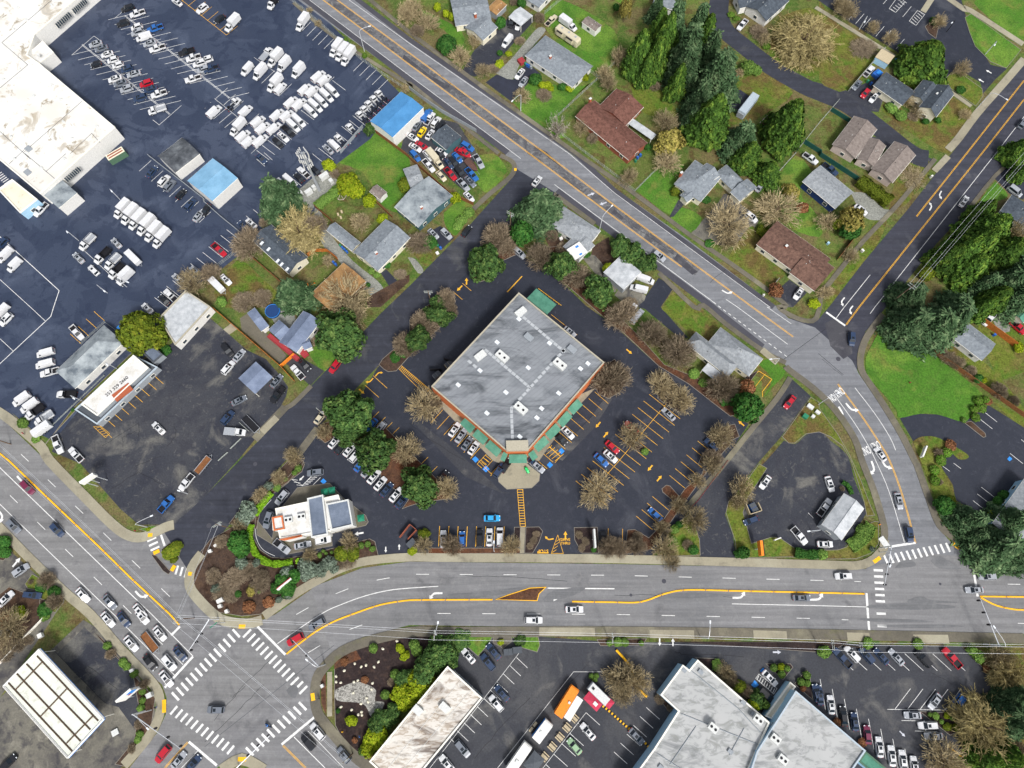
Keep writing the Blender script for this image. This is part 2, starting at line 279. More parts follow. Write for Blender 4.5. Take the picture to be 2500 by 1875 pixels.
# driveways, paths and yards
for nm, t, m in (('driveway', '@2,0 700 540 940 330 1060 200 1330 150 1340 230 1130 460 1000 600 860 760 700 830 560 780 640 640', 'lot_old'), ('driveway', '@2,0 820 890 940 805 1120 860 1230 720 1290 690 1420 800 1290 880 1230 960 1090 1090', 'blk'),
    ('path', '@2,0 930 790 1010 720 1130 600 1260 440 1390 300 1470 330 1330 500 1190 690 1110 860', 'gravel'), ('driveway', '@3,1 830 860 1120 530 1210 430 1380 560 1560 730 1330 960 1200 990 1010 960', 'lot_conc'),
    ('driveway', '@3,1 1690 1540 1890 1360 2080 1500 1930 1659 1850 1659', 'lot_old'), ('driveway', '@3,1 250 1659 480 1340 640 1450 @3,2 500 0 760 290 800 330 700 330 330 20', 'lot_dark'), ('driveway', '@3,1 0 1530 130 1400 340 1540 200 1659', 'lot_conc'),
    ('driveway', '@4,0 -60 880 300 980 660 830 760 900 640 1210 280 1180', 'lot_old'), ('driveway', '@4,0 540 1470 820 1520 1020 1650 @4,1 1230 60 1200 170 1050 30 700 -60', 'lot_grey'), ('driveway', '@4,1 340 420 500 430 700 600 830 590 720 700 640 720 480 680', 'gravel'),
    ('driveway', '@4,1 1880 260 2110 0 2300 0 2300 300 2200 500 2050 430 1960 330', 'blk'), ('driveway', '@0,1 2100 1659 1500 1659', 'blk'), ('path', '@1,1 1190 590 1260 640 1380 900 1600 1160 1860 1370 1930 1480 1850 1560 1700 1450 1420 1130 1290 1010 1180 760', 'gravel'),
    ('driveway', '@1,1 1900 1290 1960 1250 2080 1370 1990 1430', 'blk'), ('driveway', '@2,1 170 870 330 780 480 910 350 1030', 'blk'), ('path', '@2,1 -20 1120 60 1140 150 1260 90 1290', 'gravel'), ('driveway', '@1,1 1740 1560 2212 1300 @1,1 2212 1380 1900 1659 1760 1659', 'mulch'),
    ('driveway', '@1,2 870 600 1000 520 1290 690 1140 850', 'lot_grey'), ('path', '@1,2 380 120 470 60 880 520 840 640 560 380 400 250', 'conc_d'), ('path', '@1,2 200 240 290 170 360 230 260 300', 'conc'),
    ('path', '@1,1 1010 480 1250 300 1440 290 1190 560 1110 650 1020 560', 'gravel'), ('yard', '@2,0 0 1240 160 1180 350 1290 520 1330 720 1640 @2,1 700 80 620 430 250 120 -100 -30', 'lot_grey'), ('yard', '@1,2 640 0 940 -20 1000 200 800 240', 'gravel'),
    ('yard', '@4,2 1750 60 2212 0 2212 700 1950 800 1700 300', 'moss'), ('yard', '@4,2 1860 110 2060 90 2060 260 1950 290', 'gravel'), ('path', '@3,1 690 500 760 540 640 680 590 690', 'lot_old'), ('yard', '@2,1 1440 850 1680 900 1640 1050 1500 1000', 'mulch'),
    ('yard', '@2,1 1980 1000 2150 900 2212 1200 2080 1400 1960 1100', 'mulch'), ('path', '@2,1 1870 1130 2000 1100 2212 1380 2212 1500 2050 1350', 'lot_conc'), ('yard', '@3,0 1260 980 1360 970 1460 1040 1330 1230 1260 1200', 'blk'), ('yard', '@4,0 1000 1550', 'blk')):
    if len(P(t)) > 2: region(nm, t, .016, m, smooth=3 if nm != 'yard' and m in ('gravel', 'lot_conc') else 0)
# lawns
for t, m in (('@2,0 120 100 560 330 540 540 380 330 200 260', 'lawn'), ('@2,0 1460 130 1650 0 2212 330 2212 640 2070 850 1780 640 1480 330', 'lawn'), ('@2,0 1110 1100 1300 900 1780 940 2020 860 2150 700 1620 1230 1700 1480 1450 1430', 'lawn'), ('@1,0 1420 1659 1720 1400 1850 1380 2212 1659', 'lawn'),
    ('@1,1 1290 60 1500 -10 2100 0 2212 60 2212 480 2100 640 1880 520 1700 200', 'lawn'), ('@2,1 640 60 900 0 1040 150 1020 240 850 420 740 330', 'lawn'), ('@2,1 370 640 560 490 700 560 540 840 470 880 380 760', 'lawn'), ('@2,1 -10 1020 220 880 290 1080 180 1220', 'moss'), ('@1,1 100 1500 350 1150 620 1350 820 1560 640 1659 200 1659', 'moss'),
    ('@3,1 240 400 480 140 760 130 640 330 700 480 600 660', 'lawn'), ('@3,1 610 690 720 580 940 690 820 850', 'lawn'), ('@3,1 1220 1150 1330 960 1500 780 1640 1100 1850 1270 1740 1400 1650 1450', 'moss'), ('@3,1 1730 330 1960 20 2150 250 1990 400 2212 700 2212 900 1860 760', 'lawn'),
    ('@3,0 100 80 0 0 -300 -60 150 -60', 'lawn'), ('@3,0 1340 780 1560 760 1930 1000 1600 1250 1500 1300 1280 1350 1170 1450 1260 1000', 'moss'), ('@3,0 1670 600 1720 300 1860 150 2212 130 2212 800 1900 720', 'moss'), ('@3,0 130 700 480 950 680 1250 330 1230 180 960', 'moss'),
    ('@4,0 1690 0 2212 -100 2212 440 1720 90', 'lawn'), ('@4,0 0 0 0 860 340 960 640 570 200 260', 'moss'), ('@4,0 1440 1050 1640 1180 1600 1300 1470 1560 1310 1640 680 1200 830 1100 1000 1250', 'moss'), ('@4,1 1900 300 2040 450 1900 520 1720 540', 'lawn'), ('@4,1 600 740 730 720 640 960 400 1350 160 1659 60 1659 200 1300', 'moss'),
    ('@4,1 860 210 1050 20 1210 150 1000 480 860 590 740 580', 'moss'), ('@3,2 510 20 660 -180 860 -60 1290 320 1550 500 1840 680 1600 960 1560 680 1150 220 1020 370 880 260 780 250', 'moss'), ('@3,2 1560 620 1660 560 1850 690 1690 880 1610 970 1700 780', 'lawn'),
    ('@1,2 1120 500 1280 370 1510 480 1300 690', 'lawn'), ('@4,2 1880 1020 2212 1200 2212 1330', 'moss'), ('@4,2 1260 330 1550 430 1900 700 2212 1100 2212 1180 1400 600', 'moss')): region('lawn', t, .012, m, smooth=3)
# the big corner lawn and other kerbed greens
bed('@4,2 680 200 560 420 500 560 520 740 640 880 830 1100 860 1195 1100 1150 1300 1165 1560 1240 1640 1150 1690 1000 1760 930 1400 640 1050 380', 'lawn', .12, None, 3, 'lawn')
bed('@4,2 1010 1450 1100 1400 1250 1400 1400 1470 1600 1590 1590 1640 1500 1640 1400 1560 @4,3 1300 20 1440 260 1480 430 1730 590 1690 800 1640 960 1400 760 1230 350 1110 40', 'moss', .12, None, 3, 'lawn')
bed('@4,2 1560 1245 1640 1230 1790 1360 1800 1400 1770 1410', 'mulch')
bed('@3,2 2120 970 2212 1030 @4,2 0 1090 200 1370 330 1600 @4,3 450 210 560 500 600 590 510 600 480 440 340 0 @4,2 250 1500 120 1400 0 1350 @3,2 2070 1370 1950 1470 1880 1470 1810 1400', 'moss', .12, 'kerb', 0, 'lawn')
bed('@3,3 1480 890 1700 820 1800 840 1960 950 2212 970 @4,3 0 965 200 960 290 930 470 700 600 650 640 660 640 900 560 1000 400 1060 0 1065 @3,3 1900 1040 1320 1050 1300 860 1200 560 1230 440 1440 190 1560 30 1650 80 1560 220 1440 400 1390 560', 'moss', .12, 'kerb', 0, 'lawn')
bed('@3,3 830 560 920 850 930 1020 690 1030 480 1020 560 800 700 650', 'moss', .12, 'kerb', 0, 'lawn')
bed('@4,0 1570 190 1640 150 1740 220 2180 540 2020 740 1850 670 1680 500 1620 350', 'lawn', .13, 'kerb', 0, 'lawn')
bed('@4,0 1350 860 1430 780 1540 800 1760 960 1770 1040 1690 1150 1420 960', 'moss', .13, 'kerb', 0, 'lawn')
bed('@4,0 1140 290 1240 190 1300 240 1260 420 1180 360', 'mulch')
bed('@1,3 470 620 560 560 530 830 600 960 720 1040 860 1050 1100 1020 1500 910 1780 840 1840 870 1880 1040 1500 1150 1330 1270 1100 1400 760 1620 @1,4 600 0 400 20 100 -30 @1,3 -80 1500 -190 1240 -60 1000 60 850', 'mulch', .12, 'kerb')
bed('@1,3 700 340 880 200 1080 -40 1060 40 900 240 740 360 600 560 560 740 480 720 460 600 560 400', 'mulch', .12, 'kerb')
bed('@1,2 860 1600 1000 1590 1060 1659 @1,3 1080 40 1050 120 930 210 800 300 640 440 520 650 330 700 260 680 420 470 700 200 900 0', 'mulch', .11, 'kerb')
for t, m in (('@2,3 0 490 130 450 440 410 430 330 200 100 -300 -400 @1,2 1700 1340 1500 1200 1260 1260 1210 1390 1300 1470 1450 1380 1900 1659 @1,3 1900 200 2200 420 2130 520', 'rust'), ('@1,2 1880 620 1920 560 2212 300 @2,2 0 130 430 -200 500 -60 330 220 0 530 @1,2 2070 690 1980 700 1930 670', 'mulch'),
    ('@2,1 640 1250 800 1000 1100 1020 1180 1080 960 1180 900 1340 760 1390 660 1340', 'rust'), ('@2,1 1250 1050 1600 1000 1900 1400 @3,1 0 1700 @3,2 300 350 540 620 880 760 1260 1000 1340 1160 1250 1180 800 830 480 640 100 280 0 210 @2,1 1900 1600 1500 1250', 'rust'),
    ('@2,3 200 940 1170 940 1240 1000 200 1005', 'rust'), ('@2,3 1255 715 1400 712 1440 760 1400 880 1330 1000 1240 1000', 'soil'), ('@2,3 1775 720 2030 715 2045 1000 1860 1000 1780 850', 'soil'), ('@3,3 140 745 220 740 370 830 440 760 @3,3 760 300 940 150 960 90 1000 120 680 560 400 960 110 1010', 'rust'),
    ('@3,3 510 300 560 260 600 270 700 380 640 440 520 340', 'rust'), ('@3,2 1000 1380 1050 1320 1300 1260 1350 1400 1130 1500 990 1400', 'mulch'), ('@3,2 40 1370 100 1400 360 1530 320 1600 210 1540', 'soil'), ('@3,2 950 1580 1200 1400 1260 1480 1090 1659 900 1700', 'mulch'), ('@2,3 1130 715 1200 715 1190 940 1120 930', 'soil'),
    ('@2,2 2090 650 2212 560 @3,2 180 740 60 920 @2,2 2150 990 2040 940 2000 860', 'mulch'), ('@3,2 380 720 560 700 860 1060 700 1140 480 1000', 'soil'), ('@1,4 1400 480 1680 260 2212 170 @2,4 480 230 320 400 @1,4 2212 900 1950 1200 1750 1560 1560 1480 1410 1200 1400 900', 'soil'),
    ('@2,4 560 240 900 235 870 300 740 455 610 340 480 400 460 260', 'lawn'), ('@2,4 1110 240 1390 240 1410 330 1380 410 1210 360', 'lawn'), ('@2,4 900 310 960 340 1010 370 1110 290 1100 240 900 240', 'conc_d'), ('@2,4 2020 270 @3,4 350 260 310 330 0 340 @2,4 2060 340', 'mulch'), ('@3,4 1630 530 1900 530 1930 570 1820 710', 'soil'), ('@3,4 1940 750 2070 590 2110 640 2140 900 2212 980', 'soil'),
    ('@3,4 870 465 1110 475 1050 620 1500 820 1700 1000 1600 1080', 'soil'), ('@3,4 440 870 500 860 690 1040 590 1050', 'mulch'), ('@4,4,2.538 620 600 850 610 850 730 810 750', 'soil'), ('@4,4,2.538 -900 170 180 170 60 240', 'hedge' if 0 else 'soil'), ('@4,4,2.538 880 200 1300 200 1300 1000 900 1000 880 600 1060 570 1160 470 1000 320', 'moss'),
    ('@0,3 -60 840 40 850 140 990 40 1080 -60 1060', 'mulch'), ('@0,3 270 1330 350 1220 420 1260 520 1400 690 1440 690 1530 600 1640 430 1600 430 1400 300 1380', 'moss'), ('@0,4 1020 200 1100 250 1440 640 1560 780 1680 900 1640 1200 1560 1440 1340 1640 1240 1620 1450 1360 1500 1000 1440 660', 'mulch'), ('@0,4 -60 540 500 0 640 -100 100 -300 -400 100', 'mulch'),
    ('@0,3 1740 960 1830 890 1960 890 1960 960 1900 1110 1850 1100', 'soil'), ('@0,3 1500 740 1640 700 1760 700 1640 780', 'lawn'), ('@0,3 1630 1010 1690 1020 1850 1200 1820 1230 1760 1190', 'soil'), ('@0,2 130 1140 330 1310 480 1500 800 1080 1450 470 1500 510 870 1060 560 1400 490 1480 380 1420', 'moss')):
    bed(t, m, .12 if m != 'lawn' else .13, 'kerb' if m not in ('hedge',) else None)
region('stone_bed', '@1,4 1400 820 1500 770 1640 730 1760 760 1850 820 1840 930 1940 950 1890 1060 1800 1110 1740 990 1640 950 1430 930', .13, 'stones', smooth=3)
region('wood_chips', '@1,4 1400 490 1630 380 1690 480 1400 590', .128, 'rust'); region('wood_chips', '@1,4 1250 640 1310 620 1310 1080 1260 960', .128, 'rust')
# plaza of the store, pavements
for t, m, s in (('@2,2 330 940 250 900 360 1100 900 1659 @2,3 1060 60 950 170 960 230 1050 310 1320 295 1400 220 1410 140 1270 30 @2,2 1400 1659 1780 1120 2010 870 1800 960 1290 1500 1050 1500', 'conc', 0),
    ('@1,3 730 840 760 590 1000 290 1180 260 1350 240 1500 400 1740 590 1770 660 1740 700 1370 790 1380 920 900 1010 560 800 570 640', 'conc_d', 0)): bed(t, m, .13, 'kerb', s, 'pavement')
bed('@2,3 1195 710 1250 715 1235 1000 1190 1000', 'conc', .135, None, 0, 'pavement')
for t, wd, m in (('@1,3 780 1640 @2,3 -1 -1', 0, ''),):
    pass
SW = (('@1,4 640 20 @1,3 1000 1420 1280 1260 1480 1160 1760 1080 2212 1040 @2,3 300 1045 1200 1050 2212 1060 @3,3 800 1080 2212 1120 @4,3 400 1130 560 1080 640 1010 690 950 705 850', 2.3, 'conc'),
      ('@4,3 690 880 700 720 590 330 460 0 @4,2 380 1420 180 1120 -60 880 @3,2 1900 690 1850 640', 2.0, 'conc_d'), ('@3,2 1850 600 1600 470 1200 180 960 -20 @3,1 860 1659 480 1290', 1.5, 'conc_d'),
      ('@2,1 2000 760 1620 480 1590 440', 1.6, 'conc_d'), ('@2,0 960 1659 500 1300 200 1060 0 900 @1,0 2150 880 1420 420 960 30', 1.3, 'conc_d'), ('@2,1 980 20 1110 90 1130 180 1060 280 860 440 690 600', 1.6, 'conc_d'),
      ('@1,0 1640 -120 @2,0 0 350 600 800 900 1020 1300 1300 1860 1700 @3,1 140 380 800 870 1330 1240 1660 1480 1850 1640 @3,2 1780 0 1850 60 2030 140 2180 120 @4,1 30 1500 110 1400 480 940 840 560 1250 60', 1.5, 'conc_d'),
      ('@4,0 2212 640 1990 900 1700 1230 1500 1500 1390 1620', 2.6, 'conc'), ('@4,0 1360 -40 1560 100 1640 120 2200 480', 2.2, 'conc'), ('@4,1 2160 20 1900 240 1580 640 1500 700', 1.2, 'conc_d'), ('@4,2 690 80 520 310 450 500 455 680 560 850 760 1160 900 1400 1030 1659 @4,3 1060 60 1180 400 1300 700 1480 850 1660 990', 2.0, 'conc_d'),
      ('@0,2 -30 1120 130 1230 440 1500 @0,3 540 0 900 370 1220 690 1400 810 1560 820 1780 720 1880 690', 2.7, 'conc'), ('@1,2 870 1080 540 1430', 2.4, 'conc_d'), ('@1,2 1220 1310 1010 1590', 2.2, 'conc_d'), ('@1,2 1150 850 960 1040 870 1090', 1.4, 'conc_d'),
      ('@0,3 -20 700 260 990 680 1400 980 1659 @0,4 1300 370 1560 640 1690 800 1730 930 1720 1100 1600 1330 1340 1630', 2.4, 'conc'), ('@0,3 2180 1000 2070 1160 2050 1350 2150 1500 @1,4 100 0 220 70 450 100 620 60', 2.6, 'conc'),
      ('@1,4 1840 1700 1560 1480 1300 1180 1220 1060 1190 900 1210 700 1300 560 1480 400 1760 290 2212 190 @2,4 450 190 2212 185 @3,4 2212 215 @4,4,2.538 1269 150', 2.6, 'conc_d'), ('@1,4 1350 620 1350 1100', 1.3, 'conc'), ('@1,4 180 1680 400 1560 640 1680', 2.6, 'conc'),
      ('@3,2 1900 760 1760 980 1480 1320 1210 1659 @3,3 1010 240 740 560', 1.6, 'conc_d'))
for t, wd, m in SW: strip('pavement', t, wd, m, .15, 3)
for t in ('@2,3 1230 1050 1990 1050', '@3,3 820 1080 1760 1100', '@3,4 380 210 860 215', '@2,4 1400 185 2000 190', '@3,4 1500 215 1860 225', '@4,4,2.538 172 137 312 140', '@4,4,2.538 585 150 800 152', '@1,2 780 1190 620 1350', '@4,0 1230 -40 1120 130', '@3,2 1590 460 1760 600', '@4,1 1390 30 1240 190'): strip('pavement', t, 2.1, 'conc', .156, z0=.1)
strip('pavement', '@4,0 -40 80 860 640', 1.5, 'conc', .15); strip('pavement', '@4,0 1400 980 1640 1150', 1.4, 'conc', .15)
bed('@2,3 920 1500 1080 1440 1300 1370 1480 1362 1400 1440 1380 1515', 'rust', .15, 'yel2', kw=.2, name='traffic_island', kname='yellow_kerb')
bed('@3,2 1560 680 1470 800 1440 790 1400 760', 'soil')
# ---------------- painted markings ----------------
MK = {}
def mark(mat, p, wid, closed=False, z=.05):
    mb = MK.setdefault(mat, [MB(), 0]); mb[1] += 1; zz = z+mb[1]*.00002
    a = offs(p, wid/2); b = offs(p, -wid/2); n = len(p)
    mb[0].add([(q[0], q[1], zz) for q in a]+[(q[0], q[1], zz) for q in b], [(n+i, n+i+1, i+1, i) for i in range(n-1)])
def line(toks, wid=.14, mat='white', smooth=0, dash=None, dbl=0):
    p = [tuple(v)[:2] for v in GP(toks)]
    if smooth: p = smooth_line(p, smooth)
    for s in ((dbl/2, -dbl/2) if dbl else (0,)):
        q = offs(p, s) if s else p
        if not dash: mark(mat, q, wid); continue
        on, off = dash; acc = 0
        for i in range(len(q)-1):
            a, b = Vector(q[i]), Vector(q[i+1]); L = (b-a).length; d = (b-a)/L; t = -acc if acc <= on else (on+off-acc)
            while t < L:
                s0, s1 = max(0, t), min(L, t+on)
                if s1 > s0: mark(mat, [tuple(a+d*s0), tuple(a+d*s1)], wid)
                t += on+off
            acc = (acc+L) % (on+off)
def stalls(toks, n, vec, mat='white', wid=.12, z=.05):
    """n lines between two photo points, each running along vec (pixels of that tile)"""
    k = org(toks.split()[0])[2]; p = P(toks)
    for i in range(n):
        t = i/max(1, n-1); a = (p[0][0]+(p[1][0]-p[0][0])*t, p[0][1]+(p[1][1]-p[0][1])*t); b = (a[0]+vec[0]/k, a[1]+vec[1]/k)
        mark(mat, [tuple(G(a))[:2], tuple(G(b))[:2]], wid, z=z)
def quad(mat, toks, z=.05):
    mb = MK.setdefault(mat, [MB(), 0]); mb[1] += 1; mb[0].prism([tuple(v)[:2] for v in GP(toks)], None, z+mb[1]*.00002)
W2 = .16
# diagonal street
line('S 852 0 1000 106 1389 375 @3,1 0 425 1680 1659 @3,2 1650 0 1910 180'); line('S 745 -8 1000 185 1255 375 @2,1 1200 55'); line('@2,1 1565 335 2212 815 @3,1 1070 1605', .16)
line('@3,1 1070 1605 @3,2 1140 0 1890 555', .2, dash=(1.0, .9)); line('@3,1 1205 1575 1330 1659 @3,2 1870 400', .16)
line('S 823 0 1000 130 1332 375 @2,1 2212 560 @3,1 1490 1659 @3,2 1930 320', .13, 'yellow', dbl=.3); line('S 785 -3 1000 158 1292 375 @2,1 2212 690 @3,1 725 1225', .13, 'yellow', dbl=.28)
# avenue
line('@4,0 2212 870 1590 1659 @4,1 1050 680', .13, 'yellow', dbl=.28); line('@4,0 2212 1075 1755 1659 @4,1 430 1659 @4,2 290 190', .13, 'yellow', dbl=.28)
line('@4,0 2212 1260 1905 1659 @4,1 600 1659 @4,2 550 70', .16); line('@4,1 550 1310 270 1659 @4,2 185 115', .16); line('@4,2 75 55 280 200', .6)
# curving avenue
line('@4,2 200 830 440 1150 640 1450 760 1659 @4,3 900 380 1040 890', .14, 'yellow', 4, dbl=.3); line('@4,2 150 930 380 1250 520 1480 610 1659 @4,3 760 350 920 885', .16, smooth=4)
line('@4,2 385 870 600 1150 760 1400 825 1545', .16, smooth=4); line('@4,3 750 930 1040 885', .6)
# highway
line('@0,3 -30 45 1640 1659 @0,4 2085 450', .2); line('@0,3 -30 440 1230 1659 @0,4 1890 660', .18); line('@0,4 2085 455 1780 790', .6); line('@0,4 1945 130 1850 225', .6)
line('@0,3 228 -72 540 225 1870 1500', .16, dash=(3.4, 8.6)); line('@0,3 110 375 1430 1659', .16, dash=(3.4, 8.6)); line('@0,4 1665 235 1980 545', .16, dash=(3.4, 4.6))
# wide road
line('@2,3 70 1225 2212 1236 @3,3 2212 1292 @4,3 450 1305', .16, dash=(3.6, 8.5)); line('@1,3 990 1659 1380 1450 1825 1295 2212 1240', .16, smooth=3, dash=(3.6, 8)); line('@2,3 300 1648 2212 1659 @3,4 2212 45 @4,4,2.538 180 34', .16, dash=(3.6, 8.6)); line('@1,4 1115 415 1555 165 2030 20', .16, smooth=3, dash=(3.6, 8.6))
line('@1,4 785 315 1250 0 @1,3 1480 1550 1730 1460 1980 1400 2212 1375 @2,3 310 1355', .2, smooth=4); line('@2,3 1490 1375 2212 1382', .28); line('@3,3 1270 1545 2212 1565 @4,3 505 1578', .18); line('@4,3 510 1430 525 1659 @4,4,2.538 310 103', .6); line('@4,3 1645 1050 1710 1465', .6); line('@4,3 1690 1195 2212 1208', .2); line('@4,3 2035 1332 2170 1334', .16); line('@4,4,2.538 1230 55 1270 56', .16)
def bars(toks, n, vec, wid=.6):
    k = org(toks.split()[0])[2]; p = P(toks)
    for i in range(n):
        t = i/max(1, n-1); c = (p[0][0]+(p[1][0]-p[0][0])*t, p[0][1]+(p[1][1]-p[0][1])*t)
        mark('white', [tuple(G((c[0]-vec[0]/k, c[1]-vec[1]/k)))[:2], tuple(G((c[0]+vec[0]/k, c[1]+vec[1]/k)))[:2]], wid, z=.052)
bars('@4,3 720 1068 1390 935', 12, (22, 48)); bars('@4,3 637 1183 678 1785', 10, (50, 2)); bars('@0,3 1640 848 1675 948', 3, (48, -22)); bars('@0,3 1910 1180 2010 1212', 3, (-14, 48)); line('@0,3 1740 800 1780 920', .6)
bars('@0,4 1895 885 @1,4 340 203', 14, (38, 42)); bars('@1,4 457 205 1065 815', 14, (43, -43)); bars('@1,4 1057 990 485 1480', 11, (40, 42)); bars('@0,4 1878 1035 @1,4 280 1462', 12, (38, -45))
line('@1,4 570 130 870 435', .6); line('@1,4 1190 1105 830 1405', .6); line('@0,4 2040 1375 @1,4 130 1630', .6); line('@1,4 845 1415 1090 1659', .13, 'yellow', dbl=.3); line('@1,4 965 1325 1300 1659', .18); line('@0,4 2030 1380 1780 1659', .13, 'yellow', dbl=.3); line('@0,4 2150 1460 1960 1659', .16); line('@1,4 1115 1260 1215 1360', .14); line('@1,4 1215 1360 1500 1659', .12)
# stalls: northwest lot
stalls('@0,0 775 595 1512 1185', 12, (240, -60)); stalls('@0,0 1060 610 1720 1145', 12, (235, -58)); line('@0,0 885 482 1835 1235', .12, dbl=.35); line('@0,0 775 597 1015 390 1075 432', .12); line('@0,0 1650 1295 1720 1350 1960 1140', .12)
stalls('@0,0 1170 215 2050 905', 14, (230, -57)); stalls('@0,0 1385 230 2460 1060', 15, (230, -57)); line('@0,0 1350 170 2480 1060', .12, dbl=.35); line('@0,0 1245 195 1320 130', .12)
line('@0,0 1960 0 @1,0 235 380', .13, 'yellow'); stalls('@1,0 -250 15 235 380', 8, (118, -98), 'yellow'); stalls('@1,0 1040 345 1287 530', 5, (105, -107)); stalls('@1,0 1605 770 1875 965', 5, (106, -107))
stalls('@1,0 1600 1250 1860 1040', 5, (140, 110)); stalls('@1,0 1480 1365 1560 1300', 2, (140, 110)); stalls('@1,0 1230 1600 1420 1430', 3, (160, 125)); stalls('@1,0 560 1625 985 1240', 8, (135, 102)); line('@1,0 500 1659 1000 1200 1400 830', .1)
stalls('@1,0 1040 1190 1380 870', 2, (140, 105)); line('@1,0 105 1065 460 1350', .12); stalls('@1,0 120 1065 460 1345', 5, (128, -115)); stalls('@1,0 95 1285 215 1380', 3, (135, -112)); stalls('@1,0 0 1170 60 1110', 2, (5, -4)); stalls('@1,0 615 900 800 1040', 2, (140, -135)); line('@1,0 530 620 760 780', .1)
stalls('@0,1 1505 190 2150 745', 11, (128, -115)); line('@0,1 -20 880 640 1480 580 1659 @0,2 550 100 -20 630', .2); line('@0,1 0 1360 330 1659 @0,2 490 150', .14); line('@0,2 0 340 145 475', .14); line('@0,1 870 1010 1330 1440', .12); line('@0,2 -30 -40 0 0', .1)
stalls('@0,1 1670 1555 2449 822', 13, (150, 118)); stalls('@1,1 365 740 525 605', 3, (130, 108)); stalls('@1,1 910 240 1160 0', 4, (135, 110)); stalls('@1,1 560 60 640 -10', 2, (90, 80)); stalls('@0,2 760 290 1015 45', 4, (115, 102), 'yellow'); stalls('@0,2 1140 1200 1660 735', 8, (105, 92), 'yellow')
stalls('@0,2 1010 1290 1080 1290', 2, (130, 120), 'yellow', .1); line('@0,2 1010 1290 1090 1285 1185 1365 1140 1410 1010 1290', .1, 'yellow'); stalls('@0,2 1030 1310 1120 1395', 5, (60, -20), 'yellow', .1); quad('adablue', '@0,2 1255 220 1285 195 1310 220 1285 250')
stalls('@0,1 20 200 110 290', 6, (-60, 40), 'white', .3)
# stalls: store
Y = 'yellow'
stalls('@2,2 225 1255 873 1822', 10, (137, -150), Y); stalls('@2,2 1340 1620 2000 915', 11, (145, 125), Y); line('@2,2 745 1659 880 1800 1010 1660', .12, Y); stalls('@2,3 735 40 860 -50', 4, (45, 38), Y); stalls('@2,2 770 1650 870 1550', 5, (60, 50), Y, .14)
line('@2,2 1410 1545 1475 1475 1630 1610 1570 1680', .12, Y); stalls('@2,2 1410 1545 1570 1660', 6, (95, -75), Y, .13)
for t in ('@2,2 675 1640 710 1610 748 1645 712 1680', '@2,3 785 90 825 50 865 90 825 125', '@2,3 1482 45 1515 10 1550 45 1515 80', '@2,2 1608 1555 1640 1520 1675 1555 1640 1590', '@1,3 1250 222 1280 190 1315 222 1285 258', '@3,4 1475 760 1515 710 1560 760 1515 800', '@3,4 1570 610 1605 575 1640 610 1610 645', '@4,2 2030 1640 2055 1610 2085 1640 2055 1665'): quad('adablue', t)
line('@3,2 580 1020 50 1659 @2,3 2050 240', .12, Y); stalls('@3,2 375 940 -418 1876', 14, (335, 265), Y); stalls('@3,2 900 1445 595 1817', 6, (172, 143), Y); stalls('@3,3 410 385 237 598', 4, (175, 148), Y)
stalls('@2,3 325 705 1022 710', 8, (-12, 220), Y, .16); stalls('@2,3 2145 730 2300 735', 2, (-2, 215), Y); line('@2,3 1163 310 1195 710', .14, Y); line('@2,3 1222 308 1252 712', .14, Y); stalls('@2,3 1163 312 1195 708', 15, (58, 0), Y, .16); line('@2,3 1600 800 1530 1000 1660 1000 1600 800', .12, Y); stalls('@2,3 1585 870 1540 990', 4, (45, -30), Y, .12)
line('@1,2 2090 660 @2,2 160 940', .12, Y); line('@1,2 2120 630 @2,2 240 910', .12, Y); stalls('@1,2 2090 660 @2,2 190 915' if 0 else '@2,2 -115 660 190 915', 22, (28, -34), Y, .16); stalls('@1,2 1730 840 1820 740', 2, (150, 135), Y); stalls('@2,1 570 1400 475 1495', 2, (95, 82), Y); line('@2,1 1055 1495 1215 1325', .3, Y); line('@2,2 1530 80 1810 300', .12, Y)
stalls('@1,2 1310 1450 2070 2120', 11, (90, -90)); stalls('@1,2 1880 1130 2100 1300', 4, (-90, 90), Y); stalls('@2,3 300 60 200 -40', 2, (-70, 70), Y); line('@3,2 1560 690 1440 790 1430 770', .16, Y); line('@3,2 1560 690 1700 780 1600 910 1600 970', .16, Y); line('@3,2 1630 720 1520 860', .12, Y)
line('@1,3 935 200 1055 265 1180 150', .1); stalls('@1,3 1050 270 1140 290', 2, (110, -110)); stalls('@1,3 1060 265 1200 150', 7, (60, -10), 'white', .14); stalls('@1,3 935 200 1020 290', 4, (70, 10), 'white', .12)
for a, b in (('@1,3 640 445', 'x'),): pass
line('@1,3 720 420 600 560 550 700 560 840 630 960 760 1030', .1, smooth=4)
# stalls: lower lots
stalls('@2,4 1155 465 445 1345', 11, (118, 112)); line('@2,4 1215 375 220 1659', .1); line('@2,4 2110 620 1770 620 950 1659', .1); stalls('@2,4 1905 1060 1470 1620', 6, (150, 135)); line('@2,4 1905 1060 1440 1659', .1); stalls('@3,4 345 1005 -5 1485', 6, (143, 128))
stalls('@4,4,2.538 95 240 790 245', 9, (115, 105)); stalls('@4,4,2.538 470 585 780 590', 5, (95, -125)); line('@4,4,2.538 422 588 780 592', .12); stalls('@4,4,2.538 5 400 530 832', 8, (34, 190)); line('@4,4,2.538 510 657 635 660', .12); line('@4,4,2.538 592 722 730 725', .12)
line('@3,4 1525 690 1560 645 1755 800 1720 860 1525 690', .1); stalls('@3,4 1560 660 1730 800', 8, (-20, 45), 'white', .16); stalls('@0,3 190 1475 95 1575', 2, (230, 60)); line('@4,4,2.538 790 812 895 890', .35, Y); line('@3,4 905 310 1150 312', .2, Y)
